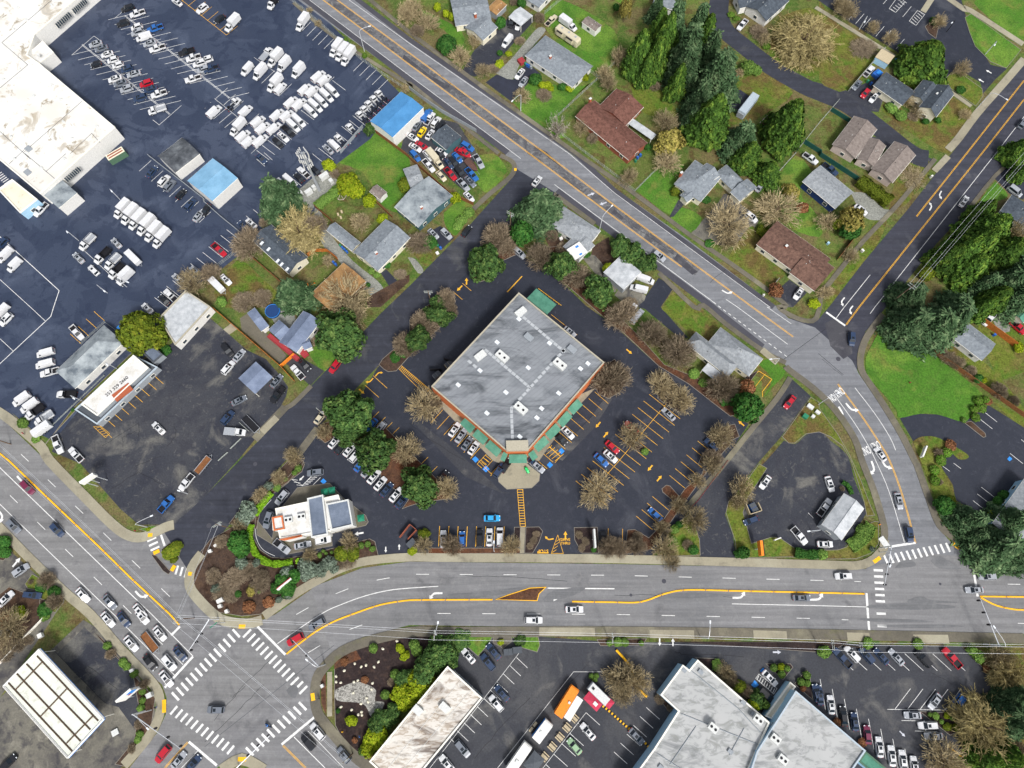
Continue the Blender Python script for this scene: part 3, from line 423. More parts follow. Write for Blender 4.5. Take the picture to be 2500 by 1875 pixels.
stalls('@4,0 320 212 828 530', 8, (92, -108)); line('@4,0 755 95 830 -10 @4,0 920 30 825 135 755 95', .12); stalls('@4,0 770 95 900 0', 6, (45, 35), 'white', .16); line('@4,0 970 230 1060 115 1140 155 1045 275 970 230', .12); stalls('@4,0 985 225 1080 120', 6, (45, 40), 'white', .16); stalls('@4,0 900 185 690 45', 2, (95, -115)); line('@4,0 1355 708 1250 830', .16)
stalls('@4,3 1750 285 1660 430', 3, (155, 120)); stalls('@4,2 1780 1130 1730 1205', 2, (140, 110)); stalls('@4,2 2060 1580 2180 1430', 2, (140, 110)); stalls('@4,3 1330 55 1450 25', 2, (80, 60))
stalls('@3,3 2090 560 2150 640', 1, (60, 60))
def arrow(toks, deg, L=2.6, mat='white', turn=0):
    c = P(toks)[0]; g0 = G(c); e = G((c[0]+10*math.cos(R_(deg)), c[1]-10*math.sin(R_(deg))))-g0; a = math.atan2(e.y, e.x); u = Vector((math.cos(a), math.sin(a))); v = Vector((-u.y, u.x)); c2 = Vector((g0.x, g0.y)); w_ = L*.09
    def q(pts): MK.setdefault(mat, [MB(), 0]); MK[mat][1] += 1; MK[mat][0].prism([tuple(c2+u*x+v*y) for x, y in pts], None, .053+MK[mat][1]*.00002)
    if not turn: q([(-L/2, -w_), (L*.08, -w_), (L*.08, -L*.24), (L/2, 0), (L*.08, L*.24), (L*.08, w_), (-L/2, w_)])
    else:
        s = turn; pl = [(-L/2, 0), (-L*.1, 0), (L*.1, s*L*.03), (L*.22, s*L*.12), (L*.3, s*L*.24)]; a_ = offs(pl, w_*.75); b_ = offs(pl, -w_*.75); q(a_+b_[::-1]); dx, dy = L*.08, s*L*.12; ln = math.hypot(dx, dy); dx /= ln; dy /= ln; e_ = Vector(pl[-1]); n_ = Vector((-dy, dx)); d_ = Vector((dx, dy)); q([tuple(e_+n_*L*.17-d_*L*.03), tuple(e_-n_*L*.17-d_*L*.03), tuple(e_+d_*L*.26)])
for t, d, L, m_, tn in (('@4,2 335 1095', -50, 4, 'white', 1), ('@4,2 248 1140', -60, 4, 'white', -1), ('@4,3 590 75', -70, 4, 'white', -1), ('@4,3 700 40', -65, 4, 'white', 1), ('@4,2 335 20', 230, 3, 'white', 1), ('@4,1 245 1590', 230, 3, 'white', 1), ('@4,1 1300 440', 240, 3, 'white', 1), ('@4,1 1210 580', 60, 3, 'white', 1), ('@3,1 1210 1505', -30, 3.2, 'white', 1),
    ('@2,3 280 1430', 180, 3.8, 'white', 1), ('@2,3 1620 1445', 180, 3.8, 'white', 1), ('@3,3 1350 1480', 0, 3.8, 'white', 1), ('@3,3 2190 1500', 0, 4, 'white', 1), ('@0,3 1510 1460', -48, 3.8, 'white', 1), ('@0,3 20 580', -48, 3.8, 'white', -1), ('@0,3 230 215', -48, 4, 'white', 1), ('@0,3 180 1095', 50, 3, 'white', 0), ('@2,1 1960 440', 20, 2.6, 'worn', 0), ('@2,1 2090 540', 200, 2.6, 'worn', 0),
    ('@3,2 265 385', 140, 2.2, Y, 0), ('@3,2 160 480', -40, 2.2, Y, 0), ('@3,2 1370 1255', 140, 2.2, Y, 0), ('@3,2 1268 1375', -40, 2.2, Y, 0), ('@3,3 385 78', 230, 2.2, Y, 0), ('@3,3 485 190', 50, 2.2, Y, 0), ('@2,2 2035 1270', 230, 2.2, Y, 0), ('@2,2 2120 1375', 50, 2.2, Y, 0), ('@1,2 1870 715', 50, 2.4, Y, -1), ('@1,2 1790 800', 230, 2.4, Y, -1), ('@1,2 1695 910', -40, 2.2, Y, 0), ('@2,1 615 1380', 90, 2.4, Y, 0), ('@2,1 540 1455', 225, 2.4, Y, 0), ('@2,1 455 1565', -40, 1.6, Y, 0),
    ('@2,3 1510 850', 190, 2.4, Y, -1), ('@2,3 1683 805', 90, 2.3, Y, 0), ('@3,4 488 300', -90, 2, 'white', 0), ('@3,4 632 300', 90, 2, 'white', 0), ('@3,4 1755 408', 0, 2.2, 'worn', 0), ('@4,4,2.538 515 740', -45, 1.8, 'worn', 0), ('@4,0 1830 775', 150, 2.2, 'white', 0), ('@4,0 1745 870', 150, 2.2, 'white', 0), ('@1,3 1665 785', 190, 2.6, 'white', 0), ('@1,3 1045 190', 225, 1.8, 'white', 0), ('@1,3 1955 960', -90, 1.6, 'white', 0), ('@1,3 2100 930', 90, 1.6, 'white', 0)): arrow(t, d, L, m_, tn)
def words(txt, toks, deg, size, mat, z=.056, xs=1.0):
    c = P(toks)[0]; g0 = G(c); e = G((c[0]+10*math.cos(R_(deg)), c[1]-10*math.sin(R_(deg))))-g0
    cu = bpy.data.curves.new('lettering', 'FONT'); cu.body = txt; cu.size = size; cu.align_x = 'CENTER'; cu.align_y = 'CENTER'; cu.offset = .018*size
    o = bpy.data.objects.new('lettering', cu); COL.objects.link(o); bpy.context.view_layer.update(); me = bpy.data.meshes.new_from_object(o.evaluated_get(bpy.context.evaluated_depsgraph_get())); bpy.data.objects.remove(o)
    o = bpy.data.objects.new('painted_lettering', me); me.materials.clear(); me.materials.append(M[mat]); COL.objects.link(o); o.location = (g0.x, g0.y, z); o.rotation_euler = (0, 0, math.atan2(e.y, e.x)); o.scale = (xs, 1, 1); tag(o, kind='structure'); return o
words('ONLY', '@4,2 122 990', 215, 3.3, 'white', xs=.33); words('ONLY', '@4,2 215 918', 215, 3.3, 'white', xs=.33); words('ONLY', '@4,2 495 1550', 203, 3.3, 'white', xs=.33); words('ONLY', '@4,2 605 1495', 203, 3.3, 'white', xs=.33)
words('DRIVE\nTHRU', '@2,3 1683 872', 0, 1.0, 'yellow'); words('STOP', '@2,3 1440 976', 180, 1.3, 'yellow'); line('@2,3 1380 994 1500 994', .3, 'yellow')
for m_, (mb, _) in MK.items(): tag(mb.build('road_markings', M[m_]), kind='structure')
# drains and tactile pads
for t in ('@1,4 370 130 440 130', '@1,4 360 1562 450 1562', '@4,3 585 1095 655 1045', '@4,3 1435 890 1510 945', '@0,4 1775 920 1775 1060', '@1,4 1163 850 1175 930', '@2,1 1130 175 1155 175', '@0,3 1600 805 1650 800', '@0,3 2060 1200 2050 1240', '@0,3 1660 1000 1725 970', '@0,3 1855 1190 1890 1130'): strip('tactile_paving', t, 1.0 if '1.0' else 1, 'yel2', .17, z0=.1)
LANDMARKS = []
random.seed(4)
# ---------------- vehicles (front = +x) ----------------
PAINT = {'w': 'd4d5d6', 'k': '1c1d21', 'g': '6d737c', 's': '9fa3a9', 'r': 'b0182a', 'b': '2a63a8', 'd': '2b3c58', 'n': '8fb08a', 't': 'c9c0a6', 'y': 'e3c41c', 'o': 'd9641e', 'c': '2f9ed8', 'm': '6d2340', 'p': '5d4238'}
CNAME = {'w': 'white', 'k': 'black', 'g': 'grey', 's': 'silver', 'r': 'red', 'b': 'blue', 'd': 'dark blue', 'n': 'pale green', 't': 'beige', 'y': 'yellow', 'o': 'orange', 'c': 'bright blue', 'm': 'maroon', 'p': 'brown'}
TNAME = {'s': ('sedan', 'car'), 'u': ('sport_utility_car', 'car'), 'h': ('hatchback', 'car'), 'p': ('pickup_truck', 'pickup'), 'v': ('cargo_van', 'van'), 'm': ('minivan', 'van'), 'b': ('box_truck', 'truck'), 't': ('step_van', 'van'), 'c': ('bare_chassis_truck', 'truck'), 'x': ('work_truck', 'truck'), 'f': ('flatbed_truck', 'truck'), 'l': ('trailer', 'trailer'), 'r': ('motorhome', 'motorhome'), 'o': ('boat', 'boat')}
TPH = {'s': 'sedan', 'u': 'SUV', 'h': 'hatchback', 'p': 'pickup', 'v': 'cargo van', 'm': 'minivan', 'b': 'box truck', 't': 'step van', 'c': 'bare chassis truck', 'x': 'open-backed work truck', 'f': 'flatbed truck', 'l': 'trailer', 'r': 'motorhome', 'o': 'covered boat'}
VH = {'s': 1.45, 'u': 1.75, 'h': 1.5, 'p': 1.9, 'v': 2.1, 'm': 1.8, 'b': 3.2, 't': 2.9, 'c': 2.0, 'x': 2.2, 'f': 2.0, 'l': 1.6, 'r': 3.1, 'o': 1.6}
for k, h in PAINT.items():
    m, nt_, b = newmat(CNAME[k].replace(' ', '_')+'_car_paint', .28, .5); b.inputs['Coat Weight'].default_value = .4
    c0 = srgb(h); nt_.links.new(ramp(nt_, noise(nt_, 1.3, 3), [(.3, tuple(x*.9 for x in c0[:3])+(1,)), (.7, c0)]), b.inputs['Base Color']); M['P'+k] = m
def loft(sections):
    """sections: (x, halfwidth, z_low, z_mid, z_top, tuck)"""
    mb = MB(); n = 6; vs = []; fs = []
    for (x, hw, zl, zm, zt, tk) in sections: vs += [(x, -hw, zl), (x, -hw, zm), (x, -hw*tk, zt), (x, hw*tk, zt), (x, hw, zm), (x, hw, zl)]
    for i in range(len(sections)-1):
        for j in range(n): a = i*n+j; b = i*n+(j+1) % n; fs.append((a, b, b+n, a+n))
    k = (len(sections)-1)*n; fs += [tuple(range(n-1, -1, -1)), tuple(range(k, k+n))]
    mb.add(vs, fs); return mb
def house(mb, x0, x1, y, z0, x2, x3, y2, z1):      # greenhouse frustum: base x0..x1 +-y at z0, roof x2..x3 +-y2 at z1
    vs = [(x0, -y, z0), (x1, -y, z0), (x1, y, z0), (x0, y, z0), (x2, -y2, z1), (x3, -y2, z1), (x3, y2, z1), (x2, y2, z1)]
    mb.add(vs, [(4, 5, 6, 7), (0, 1, 5, 4), (1, 2, 6, 5), (2, 3, 7, 6), (3, 0, 4, 7)])
    V = [Vector(v) for v in vs]
    def pane(a, b, c, d, k=.1, push=.012):
        q = [V[i] for i in (a, b, c, d)]; ce = sum(q, Vector())/4; nn = (q[1]-q[0]).cross(q[2]-q[0]).normalized()*push
        return [ce+(p-ce)*(1-k)+nn for p in q]
    return pane(1, 2, 6, 5), pane(3, 0, 4, 7), pane(0, 1, 5, 4, .14), pane(2, 3, 7, 6, .14)
def glassparts(parts, panes, front=True):
    for nm, q in zip(('windshield', 'rear_window', 'side_window', 'side_window'), panes):
        if q is None: continue
        g = MB(); g.add(q, [(0, 1, 2, 3)]); parts.append((nm, g, M['glass']))
def wheels(parts, xs, y, r=.34, w=.24):
    for x in xs:
        for s in (-1, 1):
            g = MB(); g.tube((x, s*y-w/2, r), (x, s*y+w/2, r), r, n=12, mat=M['tyre']); g.tube((x, s*(y+w/2), r), (x, s*(y+w/2+.01), r), r*.6, n=10, mat=M['rim']); parts.append(('wheel', g, None))
def lights(parts, xf, xr, y, zf, zr):
    for s in (-1, 1):
        g = MB(); g.box((xf, s*y, zf), (.22, .34, .16)); parts.append(('headlight', g, M['lamp']))
    for s in (-1, 1):
        g = MB(); g.box((xr, s*y, zr), (.14, .3, .18)); parts.append(('tail_light', g, M['tail']))
def car_parts(t, c):
    pm = M['P'+c]; P_ = []
    if t in 'suhm':
        L, W, Hh = {'s': (4.75, .91, 1.43), 'u': (4.75, .95, 1.72), 'h': (4.2, .88, 1.5), 'm': (5.0, .98, 1.76)}[t]; h = L/2; bz = .92 if t != 'u' else 1.02
        hz = bz-.08
        body = loft([(-h, W*.78, .35, .6, bz-.14, .9), (-h+.18, W*.93, .25, .7, bz-.02, .92), (-h+.9, W, .22, .7, bz, .93), (h-1.35, W, .22, .7, bz, .93), (h-.5, W*.96, .24, .62, hz-.06, .9), (h-.12, W*.84, .28, .55, hz-.2, .88), (h, W*.66, .34, .5, hz-.32, .86)])
        g = MB(); body.v = body.v
        if t == 's': pn = house(body, -h+.55, h-1.2, W*.9, bz-.01, -h+1.25, h-2.0, W*.72, Hh)
        elif t == 'h': pn = house(body, -h+.12, h-.95, W*.91, bz-.01, -h+.5, h-1.7, W*.74, Hh)
        elif t == 'u': pn = house(body, -h+.12, h-1.2, W*.91, bz-.01, -h+.42, h-1.9, W*.78, Hh)
        else: pn = house(body, -h+.1, h-.8, W*.92, bz-.01, -h+.35, h-1.75, W*.8, Hh)
        P_.append(('body', body, pm)); glassparts(P_, pn); wheels(P_, (-h+.9, h-.88), W-.12)
        lights(P_, h-.2, -h+.08, W*.62, .62, .76)
        for s in (-1, 1):
            g = MB(); g.box((h-1.45, s*(W+.07), bz+.04), (.16, .16, .12)); P_.append(('side_mirror', g, pm))
        if t in 'su' and c in 'swgd':
            g = MB(); x = (.0 if t == 'u' else -.1); g.box((x, 0, Hh+.008), (.75, .8, .012)); P_.append(('sunroof', g, M['glass']))
    elif t == 'p':
        W, h, bz = .98, 2.85, 1.05
        body = loft([(.0, W, .4, .8, bz, .94), (h-1.7, W, .4, .8, bz, .94), (h-.6, W*.97, .42, .75, bz-.02, .9), (h-.1, W*.88, .42, .7, bz-.12, .88), (h, W*.7, .45, .6, bz-.28, .86)])
        pn = house(body, -.75, h-1.45, W*.92, bz-.01, -.55, h-2.2, W*.76, 1.88); body.box((-.4, 0, .75), (.8, 2*W, .6)); P_.append(('body', body, pm))
        bed = MB()
        for s in (-1, 1): bed.box((-h+1.0, s*(W-.06), .82), (2.0, .12, .5))
        bed.box((-h+.05, 0, .82), (.1, 2*W-.24, .5)); bed.box((-.86, 0, .85), (.1, 2*W-.24, .5)); P_.append(('bed_sides', bed, pm))
        f = MB(); f.box((-h+1.0, 0, .62), (1.9, 2*W-.24, .08)); P_.append(('bed_floor', f, M['black']))
        glassparts(P_, pn); wheels(P_, (-h+1.1, h-.95), W-.12, .4); lights(P_, h-.18, -h+.02, W*.68, .75, .85)
    elif t == 'v':
        W, h = .94, 2.85
        body = loft([(-h, W*.93, .35, 1.2, 2.0, .86), (-h+.15, W, .3, 1.2, 2.08, .86), (h-1.9, W, .3, 1.2, 2.08, .86), (h-1.75, W, .3, 1.1, 1.3, .9), (h-.9, W*.99, .3, .8, 1.12, .9), (h-.15, W*.88, .35, .7, .95, .86), (h, W*.7, .4, .6, .75, .84)])
        pn = house(body, h-2.0, h-.95, W*.9, 1.12, h-2.0, h-1.55, W*.8, 2.04); P_.append(('body', body, pm)); glassparts(P_, (pn[0], None, pn[2], pn[3]))
        g = MB(); g.add([(-h-.012, -.7, 1.35), (-h-.012, .7, 1.35), (-h+.0-.012, .6, 1.95), (-h-.012, -.6, 1.95)], [(3, 2, 1, 0)]); P_.append(('rear_window', g, M['glass']))
        wheels(P_, (-h+1.1, h-.9), W-.12, .36); lights(P_, h-.15, -h+.02, W*.7, .72, 1.1)
    elif t in 'bct' or t in 'xf':
        W = 1.02; h = {'b': 3.8, 'c': 3.0, 't': 3.1, 'x': 3.1, 'f': 3.1}[t]
        if t == 't':
            body = loft([(-h, W*.98, .4, 1.5, 2.75, .8), (-h+.15, W*1.06, .4, 1.5, 2.9, .84), (h-1.9, W*1.06, .4, 1.5, 2.9, .84), (h-1.75, W*1.04, .4, 1.2, 2.3, .86)]); P_.append(('cargo_box', body, pm))
            cab = loft([(h-1.8, W, .4, 1.0, 1.25, .92), (h-.6, W*.97, .4, .9, 1.12, .9), (h, W*.8, .42, .7, .82, .88)])
            pn = house(cab, h-1.85, h-.75, W*.9, 1.12, h-1.85, h-1.4, W*.8, 2.15)
        else:
            cab = loft([(h-2.5, W, .5, 1.0, 1.3, .94), (h-1.1, W, .5, 1.0, 1.28, .93), (h-.35, W*.92, .5, .9, 1.15, .9), (h, W*.78, .5, .8, .95, .88)])
            pn = house(cab, h-2.45, h-.85, W*.91, 1.24, h-2.4, h-1.4, W*.8, 2.05)
        P_.append(('cab', cab, M['Pw'] if t == 'x' else pm)); glassparts(P_, pn)
        ch = MB()
        for s in (-1, 1): ch.box((-.9, s*.38, .62), (2*h-2.2, .14, .2))
        for x in np.linspace(-h+.4, h-3, 4): ch.box((x, 0, .6), (.12, .8, .14))
        P_.append(('chassis_frame', ch, M['black']))
        if t == 'b':
            bx = MB(); bx.box((-h+2.4, 0, 1.9), (4.8, 2.2, 2.2)); bx.box((-h+2.4, 0, 3.02), (4.7, 2.1, .03)); P_.append(('cargo_box', bx, pm))
            dr = MB(); dr.box((-h-.01, 0, 1.95), (.03, 2.0, 2.1)); P_.append(('rear_door', dr, M['Ps']))
        if t == 'c':
            tk = MB(); tk.box((-.2, .75, .65), (1.0, .35, .4)); tk.tube((-.6, -.75, .65), (.6, -.75, .65), .22, n=8); P_.append(('fuel_tank', tk, M['metal']))
        if t == 'x':
            bd = MB(); bd.box((-h+1.7, 0, .85), (3.3, 2.1, .12)); P_.append(('bed_floor', bd, M['black'] if c != 'w' else M['metal']))
            sd = MB(); hh = .65
            for s in (-1, 1): sd.box((-h+1.7, s*1.05, 1.15), (3.3, .1, hh))
            sd.box((-h+3.35, 0, 1.35), (.1, 2.1, 1.0)); sd.box((-h+.05, 0, 1.15), (.1, 2.0, hh)); P_.append(('bed_sides', sd, M['Pw'] if c == 'w' else M['black']))
            if c == 'w':
                rk = MB()
                for x in np.linspace(-h+.3, -h+3.1, 4): rk.tube((x, -1, 1.95), (x, 1, 1.95), .04)
                for s in (-1, 1): rk.tube((-h+.2, s, 1.95), (-h+3.2, s, 1.95), .04); rk.tube((-h+.3, s, 1.4), (-h+.3, s, 1.95), .04); rk.tube((-h+3.1, s, 1.4), (-h+3.1, s, 1.95), .04)
                P_.append(('ladder_rack', rk, M['metal']))
        if t == 'f':
            bd = MB(); bd.box((-h+1.8, 0, .95), (3.5, 2.3, .14)); P_.append(('flat_bed', bd, M['metal'])); hb = MB(); hb.box((-h+3.5, 0, 1.4), (.1, 2.2, .8)); P_.append(('head_board', hb, M['Pw']))
        wheels(P_, (-h+1.4, h-.9), W-.1, .42, .3); lights(P_, h-.16, -h+.1, W*.72, .75, .7)
    elif t == 'l':
        W = 1.1; h = 2.9
        if c in 'wg': b = loft([(-h, W*.97, .5, 1.5, 2.2, .94), (-h+.1, W, .45, 1.5, 2.3, .94), (h-.3, W, .45, 1.5, 2.3, .94), (h, W*.9, .5, 1.4, 2.05, .9)]); P_.append(('body', b, pm))
        else:
            b = MB(); b.box((0, 0, .65), (2*h, 2.1, .12)); P_.append(('deck', b, M['wood'] if c == 't' else M['black'])); s_ = MB()
            for s in (-1, 1): s_.box((0, s*1.05, .85), (2*h, .08, .4))
            s_.box((h, 0, .85), (.08, 2.0, .4)); P_.append(('side_rails', s_, M['metal']))
        tg = MB(); tg.tube((h-.1, -.6, .5), (h+1.1, 0, .5), .05); tg.tube((h-.1, .6, .5), (h+1.1, 0, .5), .05); P_.append(('tow_bar', tg, M['metal'])); wheels(P_, (-.45, .45), W-.02, .32, .2)
    elif t == 'r':
        W, h = 1.28, 5.4
        b = loft([(-h, W*.96, .5, 1.8, 3.0, .94), (-h+.2, W, .45, 1.8, 3.1, .95), (h-.5, W, .45, 1.8, 3.1, .95), (h, W*.94, .5, 1.4, 2.6, .88)]); P_.append(('body', b, pm))
        for x in (-3.2, .1, 3.4): g = MB(); g.box((x, .3, 3.16), (.7, .7, .16)); P_.append(('roof_vent', g, M['metal']))
        for x, l in ((-2.9, 2.6), (1.8, 3.0)): g = MB(); g.box((x, -W-.25, 1.9), (l, .5, 1.7)); P_.append(('slide_out', g, pm)); g = MB(); g.box((x, -W-.3, 2.78), (l, .6, .06)); P_.append(('awning', g, M['black']))
        g = MB(); g.add([(h+.01-.0, -1, 1.6), (h+.01, 1, 1.6), (h-.12, .95, 2.4), (h-.12, -.95, 2.4)], [(0, 1, 2, 3)]); P_.append(('windshield', g, M['glass'])); wheels(P_, (-h+2.2, h-1.5), W-.15, .48, .3)
    elif t == 'o':
        b = loft([(-3, 1.1, .5, .9, 1.3, .5), (-2.6, 1.2, .5, 1.1, 1.6, .45), (0, 1.2, .5, 1.1, 1.75, .4), (1.8, .9, .55, 1.1, 1.5, .4), (3.1, .08, .9, 1.2, 1.3, .6)]); P_.append(('hull_cover', b, pm)); tg = MB(); tg.tube((2.5, 0, .5), (4.2, 0, .5), .05); P_.append(('tow_bar', tg, M['metal'])); wheels(P_, (-.9,), 1.15, .3, .2)
    return P_
PROTO = {}
def put_vehicle(t, c, loc, rz, label, group):
    nm, cat = TNAME[t]; root = empty(nm, loc, rz); tag(root, label, cat, group); root.scale = (random.uniform(.93, 1.05), random.uniform(.96, 1.03), random.uniform(.94, 1.06))
    if (t, c) not in PROTO:
        lst = []
        for pn_, mb, mat in car_parts(t, c):
            o = mb.build(pn_, mat, root, smooth=False); lst.append(o)
        PROTO[(t, c)] = lst
    else:
        for o in PROTO[(t, c)]:
            d = o.copy(); COL.objects.link(d); d.parent = root
    return root
ORD = ['', 'first', 'second', 'third', 'fourth', 'fifth', 'sixth', 'seventh', 'eighth', 'ninth', 'tenth', 'eleventh', 'twelfth', 'thirteenth', 'fourteenth', 'fifteenth', 'sixteenth', 'seventeenth', 'eighteenth', 'nineteenth', 'twentieth']
def ordn(n): return ORD[n] if n < len(ORD) else str(n)+('th' if n % 100 in (11, 12, 13) else {1: 'st', 2: 'nd', 3: 'rd'}.get(n % 10, 'th'))
PLANTS = []; VEH = []
def read_data(txt):
    o = (0, 0, 1); mode = 'V'; row = None; rows = []
    for ln in txt.strip().split('\n'):
        ln = ln.strip()
        if not ln or ln[0] == '#': continue
        if ln[0] == '@': o = org(ln)
        elif ln == 'T': mode = 'T'
        elif ln == 'C': mode = 'V'
        elif ln.startswith('R|'): _, ph, end, a = ln.split('|'); row = [ph, end, float(a), []]; rows.append(row)
        else:
            for e in ln.split(';'):
                f = e.split()
                if not f: continue
                if mode == 'V': row[3].append((f[0], o[0]+float(f[1])/o[2], o[1]+float(f[2])/o[2], float(f[3]) if len(f) > 3 else 0))
                else: PLANTS.append((f[0], o[0]+float(f[1])/o[2], o[1]+float(f[2])/o[2], float(f[3])/o[2], float(f[4])))
    for ph, end, a, lst in rows:
        xs = [v[1] for v in lst]; ys = [v[2] for v in lst]
        hor = (max(xs)-min(xs) > 1.2*(max(ys)-min(ys))) or end == 'left'
        lst.sort(key=(lambda v: v[1]) if hor else (lambda v: v[2]))
        endw = 'left' if hor else 'upper'
        cnt = {}
        for v in lst: cnt[v[0]] = cnt.get(v[0], 0)+1
        seen = {}
        for v in lst:
            t, c = v[0][0], v[0][1]; seen[v[0]] = seen.get(v[0], 0)+1
            what = CNAME[c]+' '+TPH[t]
            if t == 'x' and c == 'k': what = 'black-bedded work truck'
            ew = 'left' if hor else 'top'
            lab = f'the only {what} in {ph}' if cnt[v[0]] == 1 else f'{ordn(seen[v[0]])} {what} from the {ew} in {ph}'
            if len(lst) == 1: lab = f'{what} in {ph}'
            if len(lab.split()) > 16: print('LONG', lab)
            q = G((v[1], v[2]), VH[t]*.55)
            ang = R_(a+v[3]); VEH.append((v[1], v[2]))
            # photo heading -> ground heading
            e1 = G((v[1]+20*math.cos(ang), v[2]-20*math.sin(ang)), VH[t]*.55); d = e1-q
            put_vehicle(t, c, (q.x, q.y, .06), math.atan2(d.y, d.x)+random.uniform(-.02, .02), lab, 'vehicles in '+ph if len(lst) > 1 else None)
# ---------------- buildings ----------------
def roofmat(name, base, hi, lo, sc_=1.1, stripes=None, rot=0, rough=.85, fine=.12):
    m, nt, b = newmat(name, rough, .25)
    c = ramp(nt, noise(nt, sc_, 7, .65), [(.34, srgb(lo)), (.52, srgb(base)), (.68, srgb(hi))])
    f = ramp(nt, noise(nt, 6, 5, .7), [(.25, (1-fine*2,)*3+(1,)), (.75, (1+fine,)*3+(1,))]); c = mix(nt, 1.0, c, f, 'MULTIPLY')
    if stripes:
        wv = nt.nodes.new('ShaderNodeTexWave'); wv.wave_type = 'BANDS'; wv.bands_direction = 'X'; wv.inputs['Scale'].default_value = stripes; nt.links.new(coord(nt, rot), wv.inputs[0])
        s = ramp(nt, wv.outputs[0], [(.0, (.72, .72, .72, 1)), (.3, (1, 1, 1, 1))]); c = mix(nt, 1.0, c, s, 'MULTIPLY')
    nt.links.new(c, b.inputs['Base Color']); return m
RM = {'shingle_g': roofmat('grey_shingles', '7f868c', '8f969b', '6c737a'), 'shingle_l': roofmat('light_grey_shingles', '8e9397', 'a1a5a7', '7b7f83'), 'shingle_d': roofmat('dark_shingles', '4b535c', '5a636b', '3d444c'), 'shingle_b': roofmat('brown_shingles', '6b5146', '7b5f52', '4f3a33'),
      'shingle_r': roofmat('red_brown_shingles', '6f4c42', '7c584d', '553930'), 'shingle_p': roofmat('mauve_brown_shingles', '807670', '8e847d', '6d645e'), 'shingle_t': roofmat('tan_shingles', 'a37e52', 'b8905f', '77583c', .25), 'white': roofmat('white_membrane', 'dcdbd8', 'e4e4e2', 'c4c1b8', .3), 'metal_w': roofmat('white_ribbed_metal', 'bcc0c3', 'ced1d3', 'a2a7ab', .5, 2.2, R_(-38)),
      'metal_b': roofmat('bluegrey_ribbed_metal', '77839a', '8894aa', '68748a', .3, 2.0, R_(35)), 'metal_s': roofmat('slate_ribbed_metal', '6f7a8b', '7e899a', '606b7c', .3, 1.6, R_(10)), 'blue': roofmat('bright_blue_metal', '4a9ad8', '5aa6e0', '3f8cc8', .2), 'lblue': roofmat('light_blue_metal', '86bfe0', '97cbe8', '78b2d6', .2),
      'green': roofmat('green_ribbed_metal', '538a75', '60967f', '467a66', .4, 2.4, R_(35)), 'dirtymetal': roofmat('grey_aged_metal', '8f979b', 'a6adb0', '59626a', .25), 'darkaged': roofmat('dark_aged_roof', '55595e', '7c8184', '2d3136', .2)}
def stainroof(name, base, stain, stain2, lo, hi, sc_, sx=1, rot=0, k=.9, seams=None, big=None):
    m, nt, b = newmat(name, .8, .25); v = coord(nt, rot, (1, sx, 1)); c = ramp(nt, noise(nt, sc_, 9, .68, v, .6), [(lo, srgb(base)), (hi, srgb(stain)), (min(.99, hi+.1), srgb(stain2))])
    c = mix(nt, .5, c, ramp(nt, noise(nt, .12, 4), [(.35, srgb(base)), (.65, srgb(mixc(base, stain, .35)))]))
    if big: c = mix(nt, ramp(nt, noise(nt, big[1], 10, .66, coord(nt, rot, (1, sx, 1)), 1.0), [(big[2], (0, 0, 0, 1)), (big[3], (.85, .85, .85, 1))]), c, srgb(big[0]))
    if seams:
        br = nt.nodes.new('ShaderNodeTexBrick'); br.offset = .5; br.inputs['Scale'].default_value = 1; br.inputs['Mortar Size'].default_value = .05; br.inputs['Brick Width'].default_value = seams[0]; br.inputs['Row Height'].default_value = seams[1]
        br.inputs['Color1'].default_value = (1, 1, 1, 1); br.inputs['Color2'].default_value = (.93, .93, .94, 1); br.inputs['Mortar'].default_value = (.55, .56, .58, 1); nt.links.new(coord(nt, rot), br.inputs['Vector']); c = mix(nt, .6, c, mix(nt, 1.0, c, br.outputs[0], 'MULTIPLY'))
    nt.links.new(c, b.inputs['Base Color']); return m
def mixc(a, b, t): A = [int(a[i:i+2], 16) for i in (0, 2, 4)]; B_ = [int(b[i:i+2], 16) for i in (0, 2, 4)]; return ''.join('%02x' % int(x+(y-x)*t) for x, y in zip(A, B_))
RM['ware'] = stainroof('white_roof_with_stains', 'dcdbd6', '9c8c70', '4a4038', .55, .61, .13, big=('86795f', .18, .59, .66))
RM['stained'] = stainroof('white_roof_with_rust_stains', 'd2cfc8', '8a7358', '43322c', .5, .58, .35, 3.0, R_(-40), big=('54443a', .07, .47, .6)); RM['store'] = stainroof('grey_flat_membrane', '878b8f', '666b70', '44494f', .47, .62, .12, 3.2, R_(-40), seams=(9, 1.1), big=('3b3f44', .06, .5, .66)); RM['hall'] = stainroof('pale_coated_roof', 'adaead', '868988', '62645c', .5, .55, .3, 2.0, R_(42), big=('6a6d6f', .07, .5, .66))
RM['blue'] = roofmat('bright_blue_metal', '4a86b8', '5590c0', '427aa8', .2); RM['lblue'] = roofmat('light_blue_metal', '7aa6c4', '87b0cc', '6c97b4', .2)
RM['canopy'] = stainroof('white_canopy_panels', 'd6dad0', 'a29c86', '5d524a', .55, .68, .5, 1, R_(38)); RM['smallst'] = stainroof('cream_stained_roof', 'dcd6c4', 'a38c60', '40362e', .58, .68, .5)
